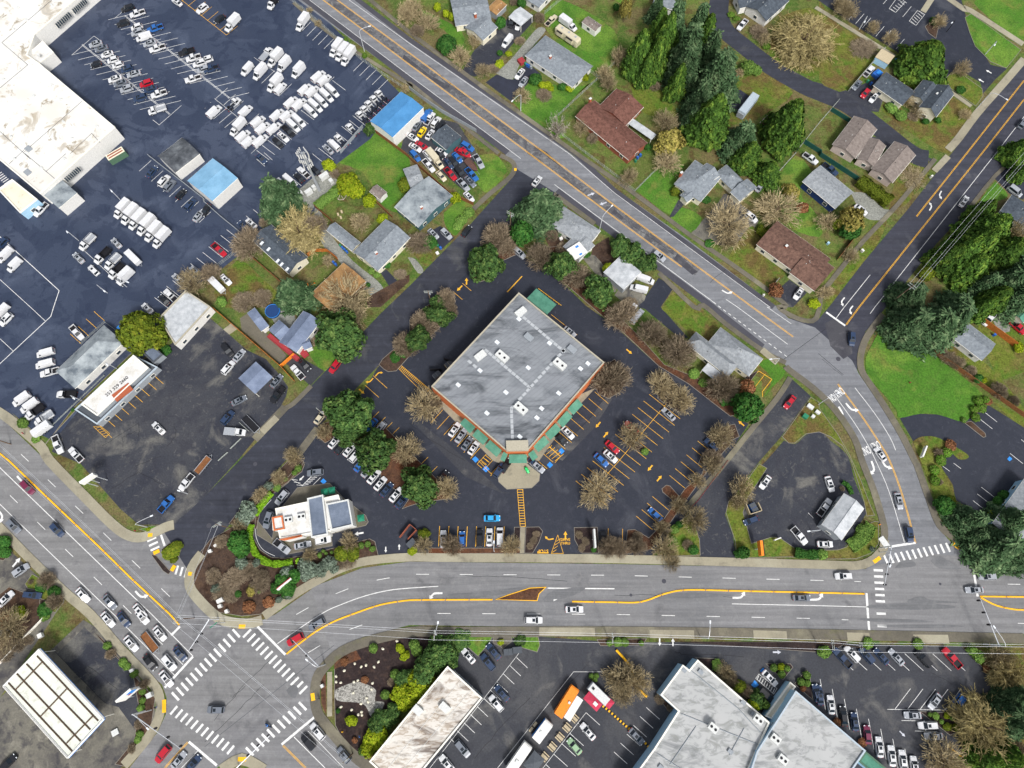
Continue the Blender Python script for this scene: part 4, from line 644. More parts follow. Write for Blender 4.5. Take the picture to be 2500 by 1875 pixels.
for k, h in {'cream': 'd9d3bd', 'offwhite': 'd6d5d0', 'orange': 'c26b3e', 'teal': '3f5f66', 'navy': '1e3566', 'greyw': '8e9499', 'brick': '8d4f3c', 'pink': 'bdaea6', 'beige': 'b7a98c', 'green_w': '4d6a55', 'redw': '96353a', 'bluew': '9fc4dc', 'dkgrey': '4c5157', 'trim': 'e9e6da', 'metalbox': 'c9cbc8', 'skylight': 'd5dadd', 'dulltrim': 'a8a290', 'stainp': '8f8468', 'paleblue': 'a9b5be', 'terracotta': 'a3583c', 'pvc': 'dcdbd6', 'dkgreen': '1f7a5c', 'crim': 'b5354e', 'orng': 'e8862a', 'bluebin': '2a5fae', 'tarp': '2f80d0', 'greenbin': '2c7a5a', 'pool': '1c3c6c'}.items(): M[k] = flat(k+'_surface', h, .75)
BL = []
def rect(q):                           # square up a measured four-sided outline
    A, B_, C, D = [Vector(v[:2]) for v in q]; c = (A+B_+C+D)/4; u = ((B_-A)+(C-D)); u.normalize(); v = Vector((-u.y, u.x)); hu = ((B_-A).dot(u)+(C-D).dot(u))/4; hv = ((D-A).dot(v)+(C-B_).dot(v))/4
    return [c-u*hu-v*hv, c+u*hu-v*hv, c+u*hu+v*hv, c-u*hu+v*hv]
def wall_windows(root, p, h, wm, n=2, zc=1.5, wh=1.1, ww=1.3):
    """a framed window with its pane on each longer wall"""
    p = ccw(p)
    for i in range(len(p)):
        a, b = Vector(p[i]), Vector(p[(i+1) % len(p)]); L = (b-a).length
        if L < 4: continue
        d = (b-a)/L; nrm = Vector((d.y, -d.x)); k = max(1, min(4, int(L/4.5)))
        for j in range(k):
            c = a+d*L*(j+.5)/k; rz = math.atan2(d.y, d.x); mb = MB(); cc = c+nrm*.03; mb.box((cc.x, cc.y, zc), (ww+.24, .1, wh+.24), rz); f = mb.build('window', M['trim'], root); mb = MB(); cc = c+nrm*.075; mb.box((cc.x, cc.y, zc), (ww, .04, wh), rz); mb.build('pane', M['wglass'], f)
def building(name, label, cat, wall, vols, land=None, chim=None, wins=True, door=None):
    px = []
    for v in vols: px += P(v[1])
    cx = sum(p[0] for p in px)/len(px); cy = sum(p[1] for p in px)/len(px)
    root = empty(name, (0, 0, 0)); tag(root, label, cat)
    if land: LANDMARKS.append((land, cx, cy))
    for vi, (ty, tk, eh, rise, rm, *ov) in enumerate(vols):
        ov = ov[0] if ov else .45; eh += vi*.013
        q = [tuple(v)[:2] for v in GP(tk, eh)]; mat = RM.get(rm) or M[rm]
        if ty == 'flat':
            q = ccw(q); w_ = ccw(offs(q, .05, True)); mb = MB(); n = len(q)
            mb.add([(x, y, 0) for x, y in q]+[(x, y, eh) for x, y in q], [(i, (i+1) % n, n+(i+1) % n, n+i) for i in range(n)]); mb.build('wall', M[wall], root)
            inn = offs(q, .35, True); out = offs(q, -.04, True); mb = MB(); vs = [(x, y, eh) for x, y in out]+[(x, y, eh) for x, y in inn]+[(x, y, eh-.45) for x, y in inn]+[(x, y, eh-.35) for x, y in out]
            mb.add(vs, [(i, (i+1) % n, n+(i+1) % n, n+i) for i in range(n)]+[(n+i, n+(i+1) % n, 2*n+(i+1) % n, 2*n+i) for i in range(n)]+[((i+1) % n, i, 3*n+i, 3*n+(i+1) % n) for i in range(n)]); mb.build('parapet', M[rise] if isinstance(rise, str) else M['trim'], root)
            mb = MB(); mb.prism(offs(q, .3, True), None, eh-.4); mb.build('roof', mat, root)
            if wins and eh > 2.6: wall_windows(root, q, eh, wall, zc=min(1.6, eh*.45))
            continue
        A, B_, C, D = rect(q); u = (B_-A).normalized(); v = (D-A).normalized()
        if ty == 'open':
            mb = MB(); th = .12; pts = [A, B_, C, D]; m1, m2 = (A+D)/2, (B_+C)/2
            vs = [(p.x, p.y, eh) for p in (A, B_, C, D)]+[(m1.x, m1.y, eh+rise), (m2.x, m2.y, eh+rise)]+[(p.x, p.y, eh-th) for p in (A, B_, C, D)]; mb.add(vs, [(0, 1, 5, 4), (4, 5, 2, 3), (0, 6, 7, 1), (3, 2, 8, 9), (0, 4, 3, 9, 6), (1, 7, 8, 2, 5)]); mb.build('roof', mat, root)
            for p in pts:
                mb = MB(); c = (A+B_+C+D)/4; p2 = p+(c-p)*.06; mb.box((p2.x, p2.y, (eh-.1)/2), (.16, .16, eh-.1)); mb.build('post', M['trim'], root)
            continue
        wq = [A+u*ov+v*ov, B_-u*ov+v*ov, C-u*ov-v*ov, D+u*ov-v*ov]; m1, m2 = (A+D)/2, (B_+C)/2
        mb = MB(); k = rise*(1-ov/max(.5, (D-A).length/2)) if ty == 'gable' else 0
        vs = [(p.x, p.y, 0) for p in wq]+[(p.x, p.y, eh-.03) for p in wq]; fs = [(0, 1, 5, 4), (2, 3, 7, 6)]
        if ty == 'gable':
            w1, w2 = (wq[0]+wq[3])/2, (wq[1]+wq[2])/2; vs += [(w1.x, w1.y, eh+rise-.12), (w2.x, w2.y, eh+rise-.12)]; fs += [(1, 2, 6, 9, 5), (3, 0, 4, 8, 7)]
        else: fs += [(1, 2, 6, 5), (3, 0, 4, 7)]
        mb.add(vs, fs); mb.build('wall', M[wall], root)
        mb = MB(); hp = 0 if ty == 'gable' else min((D-A).length/2, (B_-A).length/2-.4); r1, r2 = m1+u*hp, m2-u*hp
        vs = [(p.x, p.y, eh) for p in (A, B_, C, D)]+[(r1.x, r1.y, eh+rise), (r2.x, r2.y, eh+rise)]+[(p.x, p.y, eh-.14) for p in (A, B_, C, D)]
        mb.add(vs, [(0, 1, 5, 4), (5, 2, 3, 4), (1, 2, 5), (3, 0, 4), (0, 6, 7, 1), (1, 7, 8, 2), (2, 8, 9, 3), (3, 9, 6, 0)] if ty == 'hip' else [(0, 1, 5, 4), (5, 2, 3, 4), (0, 6, 7, 1), (2, 8, 9, 3)]+[(0, 4, 3, 9, 6), (1, 7, 8, 2, 5)][:0])
        if ty == 'gable':
            for E1, E2, Rr in ((A, D, r1), (B_, C, r2)):
                for P0, P1, z0, z1 in ((E1, Rr, eh, eh+rise), (Rr, E2, eh+rise, eh)): mb.add([(P0.x, P0.y, z0), (P1.x, P1.y, z1), (P1.x, P1.y, z1-.16), (P0.x, P0.y, z0-.16)], [(0, 1, 2, 3)])
        rf = mb.build('roof', mat, root)
        # ridge cap and gutter line
        mb = MB(); mb.tube((r1.x, r1.y, eh+rise+.02), (r2.x, r2.y, eh+rise+.02), .09, n=5); mb.build('ridge_cap', mat, rf)
        mb = MB()
        for a, b in ((A, B_), (C, D)): mb.tube((a.x, a.y, eh-.06), (b.x, b.y, eh-.06), .07, n=4)
        mb.build('gutter', M['trim'], rf)
        if rm.startswith('shingle'):
            for i in range(3):
                t = random.uniform(.15, .85); p = r1.lerp(r2, t)+v*random.choice((-1, 1))*random.uniform(.5, 1.6); dz = abs((p-r1.lerp(r2, t)).length)/max(.5, (D-A).length/2)*rise; mb = MB(); mb.tube((p.x, p.y, eh+rise-dz-.1), (p.x, p.y, eh+rise-dz+.3), .09, n=6); mb.build('roof_vent', M['metalbox'] if i else M['black'], rf)
        if wins: wall_windows(root, wq, eh, wall)
    for c in (chim or []):
        p = G(P(c)[0], vols[0][2]+1.2); mb = MB(); mb.box((p.x, p.y, vols[0][2]+.9), (.8, .6, 2.4), R_(35)); ch = mb.build('chimney', M['terracotta'], root); mb = MB(); mb.box((p.x, p.y, vols[0][2]+2.13), (.95, .75, .08), R_(35)); mb.build('chimney_cap', M['metalbox'], ch)
    if door:
        p = GP(door[0], 1.05); a = math.atan2(p[1].y-p[0].y, p[1].x-p[0].x); c = (p[0]+p[1])/2; mb = MB(); mb.box((c.x, c.y, 1.1), ((p[1]-p[0]).length, .12, 2.2), a); mb.build('door', M[door[1]], root)
    return root
Bd = building
ware = Bd('warehouse', 'huge white flat-roofed warehouse with brown roof stains at the upper left', 'warehouse', 'offwhite', [('flat', '@0,0 -400 -400 1150 -300 800 0 375 365 290 590 420 680 1240 1370 @0,1 905 5 430 430 -300 -180 -600 -400', 6.2, 'trim', 'ware'), ('hip', '@0,1 480 450 670 280 835 430 630 590', 4.6, .2, 'dirtymetal', .1), ('flat', '@0,0 290 590 460 440 575 560 420 680', 4.8, 'trim', 'white')], 'the stained warehouse', wins=False)
Bd('workshop', 'small flat-roofed workshop with cream stained roof beside the big warehouse', 'workshop', 'bluew', [('flat', '@0,1 -25 385 130 275 400 490 215 640', 4, 'trim', 'smallst')], None)
Bd('storage_building', 'white shed building with bright blue metal roof beside the scrap yard', 'storage building', 'offwhite', [('gable', 'S 905 295 978 223 1035 263 957 336', 5.2, .7, 'blue', .1)], 'the bright blue roof', wins=False)
Bd('storage_building', 'white shed building with pale blue metal roof in the dealership lot', 'storage building', 'offwhite', [('gable', 'S 458 441 519 386 581 435 518 491', 5, .7, 'lblue', .1)], 'the pale blue roof', wins=False, door=('@1,1 200 500 300 420', 'metalbox'))
Bd('garage', 'garage with black streaked grey gable roof beside the pale blue roof', 'garage', 'offwhite', [('gable', 'S 383 383 443 337 490 374 431 420', 4.2, .9, 'darkaged', .1)], None, wins=False)
Bd('metal_shed', 'long shed with white ribbed metal roof and pale front wall', 'shed', 'offwhite', [('flat', 'S 387 776 453 708 513 748 427 842', 4.2, 'dulltrim', 'metal_w')], 'the ribbed metal shed')
Bd('office_building', 'long office with streaked grey hip roof beside parked white vans', 'office', 'offwhite', [('hip', '@0,2 600 690 1125 190 1335 380 810 880', 4, 2.6, 'dirtymetal')], 'the hip-roofed office')
off2 = Bd('showroom', 'low white showroom with a phone number painted across its roof', 'showroom', 'greyw', [('flat', '@0,2 805 1105 1440 515 1700 645 1045 1265', 3.0, 'paleblue', 'dkgrey'), ('flat', '@0,2 875 1050 1440 515 1600 650 1045 1170', 4.6, 'trim', 'white')], 'the phone-number roof')
Bd('annex', 'small grey annex beside the low white showroom', 'annex', 'greyw', [('flat', '@0,2 1525 480 1660 420 1755 510 1650 600', 2.8, 'dkgrey', 'metal_s')], None, wins=False)
Bd('carport', 'open carport with blue-grey metal roof in the patched asphalt lot', 'carport', 'greyw', [('open', '@1,2 360 765 550 590 735 750 545 940', 3.4, .8, 'metal_b')], 'the grey carport')
Bd('store', 'large store with flat grey roof, orange walls and green awnings', 'store', 'orange', [('flat', 'S 1053 943 1266.7 714 1475.8 884.5 1290 1098 1236 1100', 8.5, 'dulltrim', 'store')], 'the big store', wins=False)
store = bpy.data.objects['store']
Bd('restaurant', 'small white restaurant with blue-grey roof panels and orange trim', 'restaurant', 'offwhite', [('flat', '@1,3 760 515 1110 440 1440 365 1465 430 1360 760 1150 785 810 845 790 740 735 750 725 610 775 600', 4.6, 'trim', 'white'), ('flat', '@1,3 1105 405 1275 365 1330 795 1150 830', 5.4, 'metalbox', 'metal_s'), ('flat', '@1,3 1310 465 1550 415 1600 695 1365 750', 5.1, 'metalbox', 'metal_s'), ('flat', '@1,3 725 610 835 590 860 735 745 755', 5.2, 'orange', 'white'), ('flat', '@1,3 800 850 1040 800 1050 815 860 860', 4.9, 'orange', 'orange')], 'the small restaurant', wins=False)
Bd('coffee_kiosk', 'white gabled coffee kiosk with drive-through lane on the corner', 'kiosk', 'greyw', [('gable', '@4,3 25 690 270 350 485 515 240 860', 4.2, 1.3, 'metal_w', .3)], 'the coffee kiosk')
Bd('office_building', 'office with pale grey roof cut by the right edge behind blue-green firs', 'office', 'bluew', [('hip', '@4,3 1870 680 2230 170 2560 420 2200 930', 4.5, 1.5, 'shingle_l')], 'the right edge office')
can = Bd('fuel_canopy', 'large white fuel station canopy with blue edge and framed panels', 'canopy', 'offwhite', [('open', '@0,4 35 775 420 385 1130 1115 740 1545', 6, .02, 'canopy')], 'the fuel canopy')
Bd('commercial_building', 'flat white roof with heavy brown rust stains beside a green hedge', 'building', 'greyw', [('flat', '@2,4 410 560 785 905 -62 1935 -437 1590', 4.8, 'trim', 'stained')], 'the rusty white roof')
Bd('community_hall', 'sprawling hall with mottled pale grey flat roof and blue edge panels', 'hall', 'bluew', [('flat', '@3,4 740 545 810 600 900 490 1680 1170 1620 1300 1540 1480 1350 1900 100 1900 430 1450 690 1045 500 870', 5.6, 'trim', 'hall'), ('flat', '@3,4 1960 825 2717 1473 2420 1900 1400 1900 1540 1480', 6.6, 'paleblue', 'hall'), ('flat', '@3,4 1900 730 1960 780 1700 1130 1630 1100', 3.4, 'trim', 'smallst'), ('flat', '@4,4,2.538 245 912 290 850 460 990 400 1040', 4.0, 'green_w', 'green')], 'the mottled hall', wins=False)
# houses
Bd('house', 'house with streaked blue-grey gable roof at the top beside a carport', 'house', 'cream', [('gable', '@2,0 325 60 700 -40 965 205 640 280' if 0 else '@2,0 320 -20 720 -60 985 200 610 275', 3, 1.3, 'shingle_g'), ('gable', '@2,0 600 285 760 160 950 290 790 450', 3, 1.2, 'shingle_g')], 'the blue-grey top house', ['@2,0 710 170'])
Bd('carport', 'white ribbed carport over two cars at the end of a driveway', 'carport', 'offwhite', [('open', '@2,0 1075 185 1190 70 1325 160 1210 290' if 0 else '@2,0 1190 70 1325 160 1210 290 1075 185', 3, .6, 'metal_w')], 'the white carport')
Bd('shed', 'small shed with worn tan roof left of the white carport', 'shed', 'greyw', [('gable', '@2,0 835 95 935 -10 1060 45 935 165', 2.6, .4, 'shingle_t', .2)], None, wins=False)
Bd('house', 'house cut by the top edge with pale hip roof above the camper', 'house', 'offwhite', [('hip', '@2,0 1150 -120 1330 -300 1540 -60 1370 110', 3, 1.2, 'shingle_g')], None)
Bd('shed', 'white garden shed with grey roof on the back lawn', 'shed', 'offwhite', [('gable', '@2,0 1865 240 1925 170 2075 270 2010 345' if 0 else '@2,0 1925 172 2072 268 2010 345 1865 240', 2.6, .6, 'shingle_p', .15)], None)
Bd('house', 'grey hip-roofed house with white chimney beside a motorhome', 'house', 'offwhite', [('hip', '@2,0 1215 625 1490 370 1970 730 1730 910' if 0 else '@2,0 1485 370 1970 730 1770 925 1225 610', 3, 1.6, 'shingle_g')], 'the grey hip house', ['@2,0 1520 625'])
Bd('house', 'red-brown T-shaped house with skylights and white fascia', 'house', 'brick', [('gable', '@2,0 1785 1275 1990 1070 @3,0 350 1550 250 1659' if 0 else '@2,0 2000 1060 @3,0 345 1555 170 1720 @2,0 1785 1275', 3, 1.6, 'shingle_r'), ('gable', '@2,0 2060 1130 @3,0 30 945 310 1165 100 1380', 3, 1.5, 'shingle_r')], 'the red-brown house', ['@2,0 1950 1085'])
Bd('pergola', 'pale slatted pergola roof behind the red-brown house', 'pergola', 'greyw', [('open', '@3,0 150 1320 205 1270 445 1460 395 1520', 2.6, .05, 'metal_w')], None)
Bd('house', 'dark-roofed white house at the top beside a bark bed', 'house', 'offwhite', [('gable', '@3,0 1430 50 1700 -170 1880 -60 1620 250' if 0 else '@3,0 1440 60 1650 -150 1900 10 1620 240', 3.2, 1.7, 'shingle_d'), ('gable', '@3,0 1240 -20 1500 -120 1600 60 1400 60', 3, 1, 'shingle_d')], 'the dark top house')
Bd('house', 'pale house cut by the top edge behind tall conifers', 'house', 'offwhite', [('gable', '@3,0 360 -150 780 -60 660 140 540 60', 3, 1.2, 'shingle_g')], None)
Bd('house', 'cream house with dark complex gables beside the tall cedar', 'house', 'cream', [('gable', '@4,0 590 920 820 800 1100 1020 780 1060' if 0 else '@4,0 720 780 1080 1010 860 1120 590 920', 3.2, 1.5, 'shingle_d'), ('gable', '@4,0 1290 880 1430 1050 1230 1280 1110 1130' if 0 else '@4,0 1440 1060 1230 1290 1110 1130 1290 870', 4, 2, 'shingle_d'), ('gable', '@4,0 960 1040 1120 880 1300 940 1180 1120', 3.6, 1.2, 'shingle_d')], 'the cream gabled house', ['@4,0 1260 1030'])
Bd('duplex_house', 'mauve-brown roofed duplex with staggered gables beside the avenue', 'house', 'pink', [('gable', '@4,0 390 1255 615 1390 380 1740 135 1555' if 0 else '@4,0 130 1555 390 1255 615 1390 400 1720', 3.2, 1.3, 'shingle_p'), ('gable', '@4,1 430 50 560 -250 700 -10 570 150', 3.2, 1.1, 'shingle_p'), ('gable', '@4,1 560 150 820 -130 1040 10 790 330', 3.2, 1.3, 'shingle_p')], 'the mauve-brown duplex')
Bd('house', 'house with pale grey roof and navy blue walls', 'house', 'navy', [('gable', '@4,1 -190 310 20 110 370 430 170 580' if 0 else '@4,1 20 120 375 430 170 585 -190 305', 3.4, 1.3, 'shingle_l')], 'the navy-walled house')
Bd('house', 'grey house with many crossing gables and cream walls', 'house', 'cream', [('hip', '@3,1 645 325 880 60 1150 260 930 525', 3.2, 1.7, 'shingle_g'), ('gable', '@3,1 880 190 990 100 1150 240 1000 330', 3.6, 1.3, 'shingle_g'), ('gable', '@3,1 710 430 840 370 840 470 780 550', 2.8, .8, 'shingle_g'), ('hip', '@3,1 1090 230 1220 90 1400 330 1270 380', 3, 1.3, 'shingle_g'), ('gable', '@3,1 1195 410 1380 330 1520 360 1380 530' if 0 else '@3,1 1380 525 1240 420 1445 265 1522 360', 3, 1.4, 'shingle_g')], 'the cross-gabled grey house', ['@3,1 720 220'])
Bd('house', 'brown-roofed house with white fascia and front gable near the avenue corner', 'house', 'cream', [('gable', '@3,1 1535 985 1755 720 2370 1160 2150 1430' if 0 else '@3,1 1755 720 2340 1140 2110 1400 1535 985', 3.2, 1.6, 'shingle_b'), ('gable', '@3,1 1890 1270 2080 1060 2370 1230 2160 1490' if 0 else '@3,1 2160 1490 1890 1280 2110 1040 2380 1230', 3.3, 1.6, 'shingle_b')], 'the brown corner house', ['@3,1 1850 1010'])
Bd('house', 'house with teal walls and pale streaked gable roof above a green lawn', 'house', 'teal', [('gable', '@2,1 445 450 120 800 -150 600 175 240' if 0 else '@2,1 315 312 445 450 120 805 -20 670' if 0 else '@2,1 120 805 -150 600 190 220 445 450' , 3.4, 1.7, 'dirtymetal'), ('gable', '@2,1 -110 170 50 135 210 330 60 400', 3.2, .9, 'shingle_l')], 'the teal-walled house', ['@2,1 130 590'])
Bd('shed', 'tiny white shed with grey roof on the bright back lawn', 'shed', 'offwhite', [('gable', '@1,1 1780 410 1855 330 1965 415 1895 500' if 0 else '@1,1 1855 332 1965 415 1895 500 1780 410', 2.4, .6, 'shingle_p', .15)], 'the tiny lawn shed')
Bd('house', 'house with blue-grey gable roof and attached garage beside a long gravel drive', 'house', 'cream', [('gable', '@1,1 1600 1055 1970 700 2205 915 1870 1280' if 0 else '@1,1 1870 1280 1600 1055 1970 700 2205 915', 3.4, 1.6, 'shingle_g') if 0 else ('gable', '@1,1 1600 1055 1970 700 2205 915 1870 1280', 3.4, 1.6, 'shingle_g'), ('gable', '@1,1 1405 740 1690 965 1590 1055 1315 830', 3, .9, 'shingle_g')], 'the blue-grey gable house', ['@1,1 1855 1080'])
Bd('house', 'house with near-black shingle roof, small skylights and cream gable end', 'house', 'cream', [('gable', '@1,1 680 780 1140 1090 890 1330 545 915' if 0 else '@1,1 690 790 1140 1090 880 1330 545 915', 3.6, 1.6, 'shingle_d')], 'the near-black roof')
Bd('house', 'house with patchy tan roof under a large leafless tree', 'house', 'brick', [('gable', '@1,1 1130 1540 1490 1170 1750 1390 1400 1700', 3.2, 1.0, 'shingle_t')], 'the tan-roofed house')
Bd('house', 'house with slate-blue ribbed metal roof and red deck', 'house', 'offwhite', [('gable', '@1,2 850 380 1065 15 1245 165 970 500' if 0 else '@1,2 820 370 1065 20 1250 170 975 500', 3.6, 1.5, 'metal_b'), ('gable', '@1,2 675 260 800 130 960 280 850 370', 3.2, 1, 'metal_b'), ('gable', '@1,2 440 75 515 20 720 185 625 250', 3, .6, 'metal_b'), ('gable', '@1,2 1030 350 1120 350 1170 410 1080 480', 3.2, .8, 'metal_b')], 'the slate-blue metal roof')
Bd('house', 'pale grey house at the roadside with white tarp on its roof', 'house', 'offwhite', [('hip', '@2,1 1515 775 1665 555 2070 850 1900 1010', 3.2, 1.5, 'shingle_l'), ('gable', '@2,1 1660 970 1850 850 1975 985 1830 1190', 3, 1, 'shingle_l')], 'the tarped grey house')
Bd('shed', 'workshop of mixed white metal sheets beside two white vans', 'shed', 'greyw', [('hip', '@3,1 -150 1290 80 1110 285 1265 130 1460', 3.2, .4, 'metal_w', .2)], 'the metal sheet workshop', wins=False)
Bd('clinic', 'pale grey building with pointed overlapping hip roofs near the curving avenue', 'building', 'cream', [('hip', '@3,2 1020 370 1150 215 1605 555 1425 780', 3.6, 2.9, 'shingle_l'), ('hip', '@3,2 790 345 870 255 1350 620 1275 785' if 0 else '@3,2 870 255 1330 620 1240 760 780 400', 3.4, 2.5, 'shingle_l'), ('open', '@3,2 940 685 1010 600 1190 735 1120 810', 2.9, .05, 'metal_w')], 'the pointed hip roofs')
Bd('house', 'grey-roofed white house beside the long brown fence at right', 'house', 'offwhite', [('gable', '@4,2 1640 190 1895 395 1770 575 1380 300' if 0 else '@4,2 1620 170 1895 395 1770 580 1400 310', 3.2, 1.2, 'shingle_g')], 'the fence-side house')
Bd('shed', 'shed with grey roof boards in the crowded scrap yard', 'shed', 'teal', [('gable', '@2,0 240 1490 390 1340 560 1460 420 1640' if 0 else '@2,0 385 1335 555 1470 400 1625 240 1490', 3.2, .8, 'shingle_d', .2)], 'the scrap yard shed', wins=False)
Bd('shed', 'cream shed with green roof at the far right edge', 'shed', 'cream', [('gable', '@4,2 2090 70 2190 -20 2300 80 2200 170', 3, .8, 'green', .2)], None)
Bd('house', 'dark grey roof at the right edge above big cedars', 'house', 'greyw', [('hip', '@4,1 1950 620 2080 450 2420 640 2290 830', 3.2, 1.2, 'shingle_d')], None)
Bd('play_shed', 'small red-brown shed beside the pointed cedar', 'shed', 'greyw', [('gable', '@3,0 1575 1330 1650 1240 1740 1300 1650 1380', 2.3, .5, 'shingle_r', .15)], None, wins=False)
# roof details
def roofbox(root, nm, toks, z, size, mat, rz=None, h=.5, sub=None):
    for p in P(toks):
        q = G(p, z); mb = MB(); mb.box((q.x, q.y, z+h/2), (size[0], size[1], h), R_(rz if rz is not None else -42)); o = mb.build(nm, M[mat], root)
        if sub:
            mb = MB()
            for s in (-.25, .25): a = R_(rz if rz is not None else -42); mb.tube((q.x+math.cos(a)*size[0]*s, q.y+math.sin(a)*size[0]*s, z+h), (q.x+math.cos(a)*size[0]*s, q.y+math.sin(a)*size[0]*s, z+h+.06), .36, n=10)
            mb.build('fan', M['black'], o)
roofbox(store, 'skylight', '@2,2 1180 130 945 380 1280 655 1510 390 760 685 525 840 1040 920 1610 930 1845 665 1925 610 835 1145 1375 1195 1425 1095 1190 1400', 8.1, (1.3, 1.0), 'skylight', h=.3)
roofbox(store, 'air_conditioner', '@2,2 1000 540 1620 625 1200 1100', 8.1, (3.8, 2.2), 'metalbox', h=1.3, sub=1); roofbox(store, 'air_conditioner', '@2,2 765 530 1200 60', 8.1, (3.4, 1.9), 'metalbox', 40, 1.0); roofbox(store, 'air_conditioner', '@2,2 1285 330 1750 460', 8.1, (2.6, 1.8), 'greyw', h=.8)
def pads(toks, n, rz):
    p = P(toks)
    for i in range(n):
        t = i/(n-1); q = G((p[0][0]+(p[1][0]-p[0][0])*t, p[0][1]+(p[1][1]-p[0][1])*t), 8.2); mb = MB(); mb.box((q.x, q.y, 8.17), (1.3, .8, .08), R_(rz)); mb.build('walkway_pad', M['shinglepad'], store)
M['shinglepad'] = flat('pale_walkway_pad', 'a9adb0', .9)
pads('@2,2 1160 50 1660 470', 13, -40); pads('@2,2 1660 470 1110 1080', 14, 42); pads('@2,2 830 470 1290 860', 12, -40); pads('@2,2 1100 1120 1110 1400', 6, 90); pads('@2,2 650 590 760 680', 3, -40)
# awnings round the store
def awn(a, b, z=4.2, d=2.6, nm='awning'):
    p = [G(x, z) for x in P(a+' '+b)]; u = (p[1]-p[0]).normalized(); v = Vector((u.y, -u.x, 0)); mb = MB(); e = .12
    mb.add([p[0]+u*e, p[1]-u*e, p[1]-u*e+v*d-Vector((0, 0, 1)), p[0]+u*e+v*d-Vector((0, 0, 1)), p[0]+u*e-Vector((0, 0, .3)), p[1]-u*e-Vector((0, 0, .3))], [(0, 3, 2, 1), (0, 1, 5, 4)]); mb.build(nm, RM['green'], store)
ws = [('@2,2 600 1185', '@2,2 715 1300'), ('@2,2 730 1310', '@2,2 855 1420'), ('@2,2 865 1430', '@2,2 1000 1550'), ('@2,2 1010 1560', '@2,2 1065 1585'), ('@2,2 1070 1590', '@2,2 1270 1590'), ('@2,2 1275 1588', '@2,2 1340 1540'), ('@2,2 1330 1500', '@2,2 1455 1385'), ('@2,2 1460 1370', '@2,2 1580 1250'), ('@2,2 1590 1240', '@2,2 1700 1115'), ('@2,2 1705 1100', '@2,2 1815 985')]
for a, b in ws: awn(a, b, 4.4, 2.3)
q = rect([tuple(v)[:2] for v in GP('@2,1 1270 1560 1370 1455 1585 1630 1480 1740', 4.5)]); mb = MB(); mb.prism(q, 4.2, 4.5); mb.build('loading_canopy', RM['green'], store)
mb = MB(); pt = GP('@2,1 1390 1455 1410 1490 1620 1650 1640 1640', .9)
for i in range(9): a = pt[0].lerp(pt[3], i/9); b = pt[0].lerp(pt[3], (i+1)/9); mb.tube(a, b, .07); mb.tube((a.x, a.y, 0), a, .05)
tag(mb.build('guard_rail', M['yel2']), 'yellow guard rail along the green canopy of the store', 'railing')
mb = MB(); q = GP('@2,2 1040 1440 1280 1435 1285 1545 1045 1550', 9.4); mb.prism([tuple(v)[:2] for v in q], 8.1, 9.4); mb.build('entrance_parapet', M['dulltrim'], store)
roofbox(bpy.data.objects['restaurant'], 'air_conditioner', '@1,3 910 640 1050 605', 4.2, (2.2, 1.6), 'metalbox', 10, .9, 1); roofbox(bpy.data.objects['community_hall'], 'air_conditioner', '@3,4 1060 1220 1545 1130 1810 1560 1730 1340', 6.3, (2.4, 1.8), 'metalbox', -40, 1.0, 1)
roofbox(bpy.data.objects['commercial_building'], 'air_conditioner', '@2,4 380 1000 90 1030', 4.4, (2.6, 1.8), 'metalbox', -40, 1.0); roofbox(bpy.data.objects['house.013'] if 'house.013' in bpy.data.objects else store, 'roof_light', '@1,1 -9000 -9000', 4, (.1, .1), 'skylight')
roofbox(ware, 'skylight', '@0,1 300 205 @0,0 310 1610', 5.8, (2.2, 1.8), 'greyw', -40, .3)
dk = [o for o in bpy.data.objects if o.get('label', '').startswith('house with near-black')][0]; roofbox(dk, 'skylight', '@1,1 617 970 690 1035 790 1160 832 1198 892 1250', 4.6, (1.3, .7), 'skylight', 55, .25)
# ware: dark strip windows and roof seams
for a, b in (('@0,0 610 285', '@0,0 760 150'), ('@0,0 790 130', '@0,0 930 5'), ('@0,1 710 290', '@0,1 860 160')):
    p = [G(v, 4.2) for v in P(a+' '+b)]; c = (p[0]+p[1])/2; mb = MB(); an = math.atan2(p[1].y-p[0].y, p[1].x-p[0].x); mb.box((c.x, c.y, 4.2), ((p[1]-p[0]).length, .5, 1.6), an); w_ = mb.build('window', M['wglass'], ware)
    mb = MB()
    for i in range(9): t = p[0].lerp(p[1], i/8); mb.box((t.x, t.y, 4.2), (.08, .56, 1.66), an)
    mb.build('frame', M['trim'], w_)
mb = MB()
for t in ('@0,0 0 950 300 700 20 460', '@0,0 20 460 560 0', '@0,0 0 1420 330 1720', '@0,0 250 1650 890 1090', '@0,0 760 1659 990 1440 1080 1540', '@0,1 100 110 280 -60', '@0,1 270 0 590 270', '@0,1 500 190 710 0'):
    p = GP(t, 5.85)
    for i in range(len(p)-1): mb.tube(p[i], p[i+1], .07, n=4)
mb.build('roof_seam', M['dkgrey'], ware)
o = words('253 329 2660', '@0,2 1290 850', 41, 1.45, 'black', z=4.3); o.name = 'roof_lettering'; o.parent = off2; del o['kind']; o.location = (lambda g_: (g_.x, g_.y, 4.25))(G(P('@0,2 1262 855')[0], 4.25))
p = G(P('@0,2 1325 920')[0], 4.3); mb = MB(); mb.box((p.x, p.y, 4.35), (5.6, 2.6, .5), R_(42)); mb.build('roof_canopy', M['terracotta'], off2)
roofbox(off2, 'window', '@0,2 1530 680 1405 795 1200 995 1075 1110', 3.6, (1.6, .5), 'wglass', 45, .3)
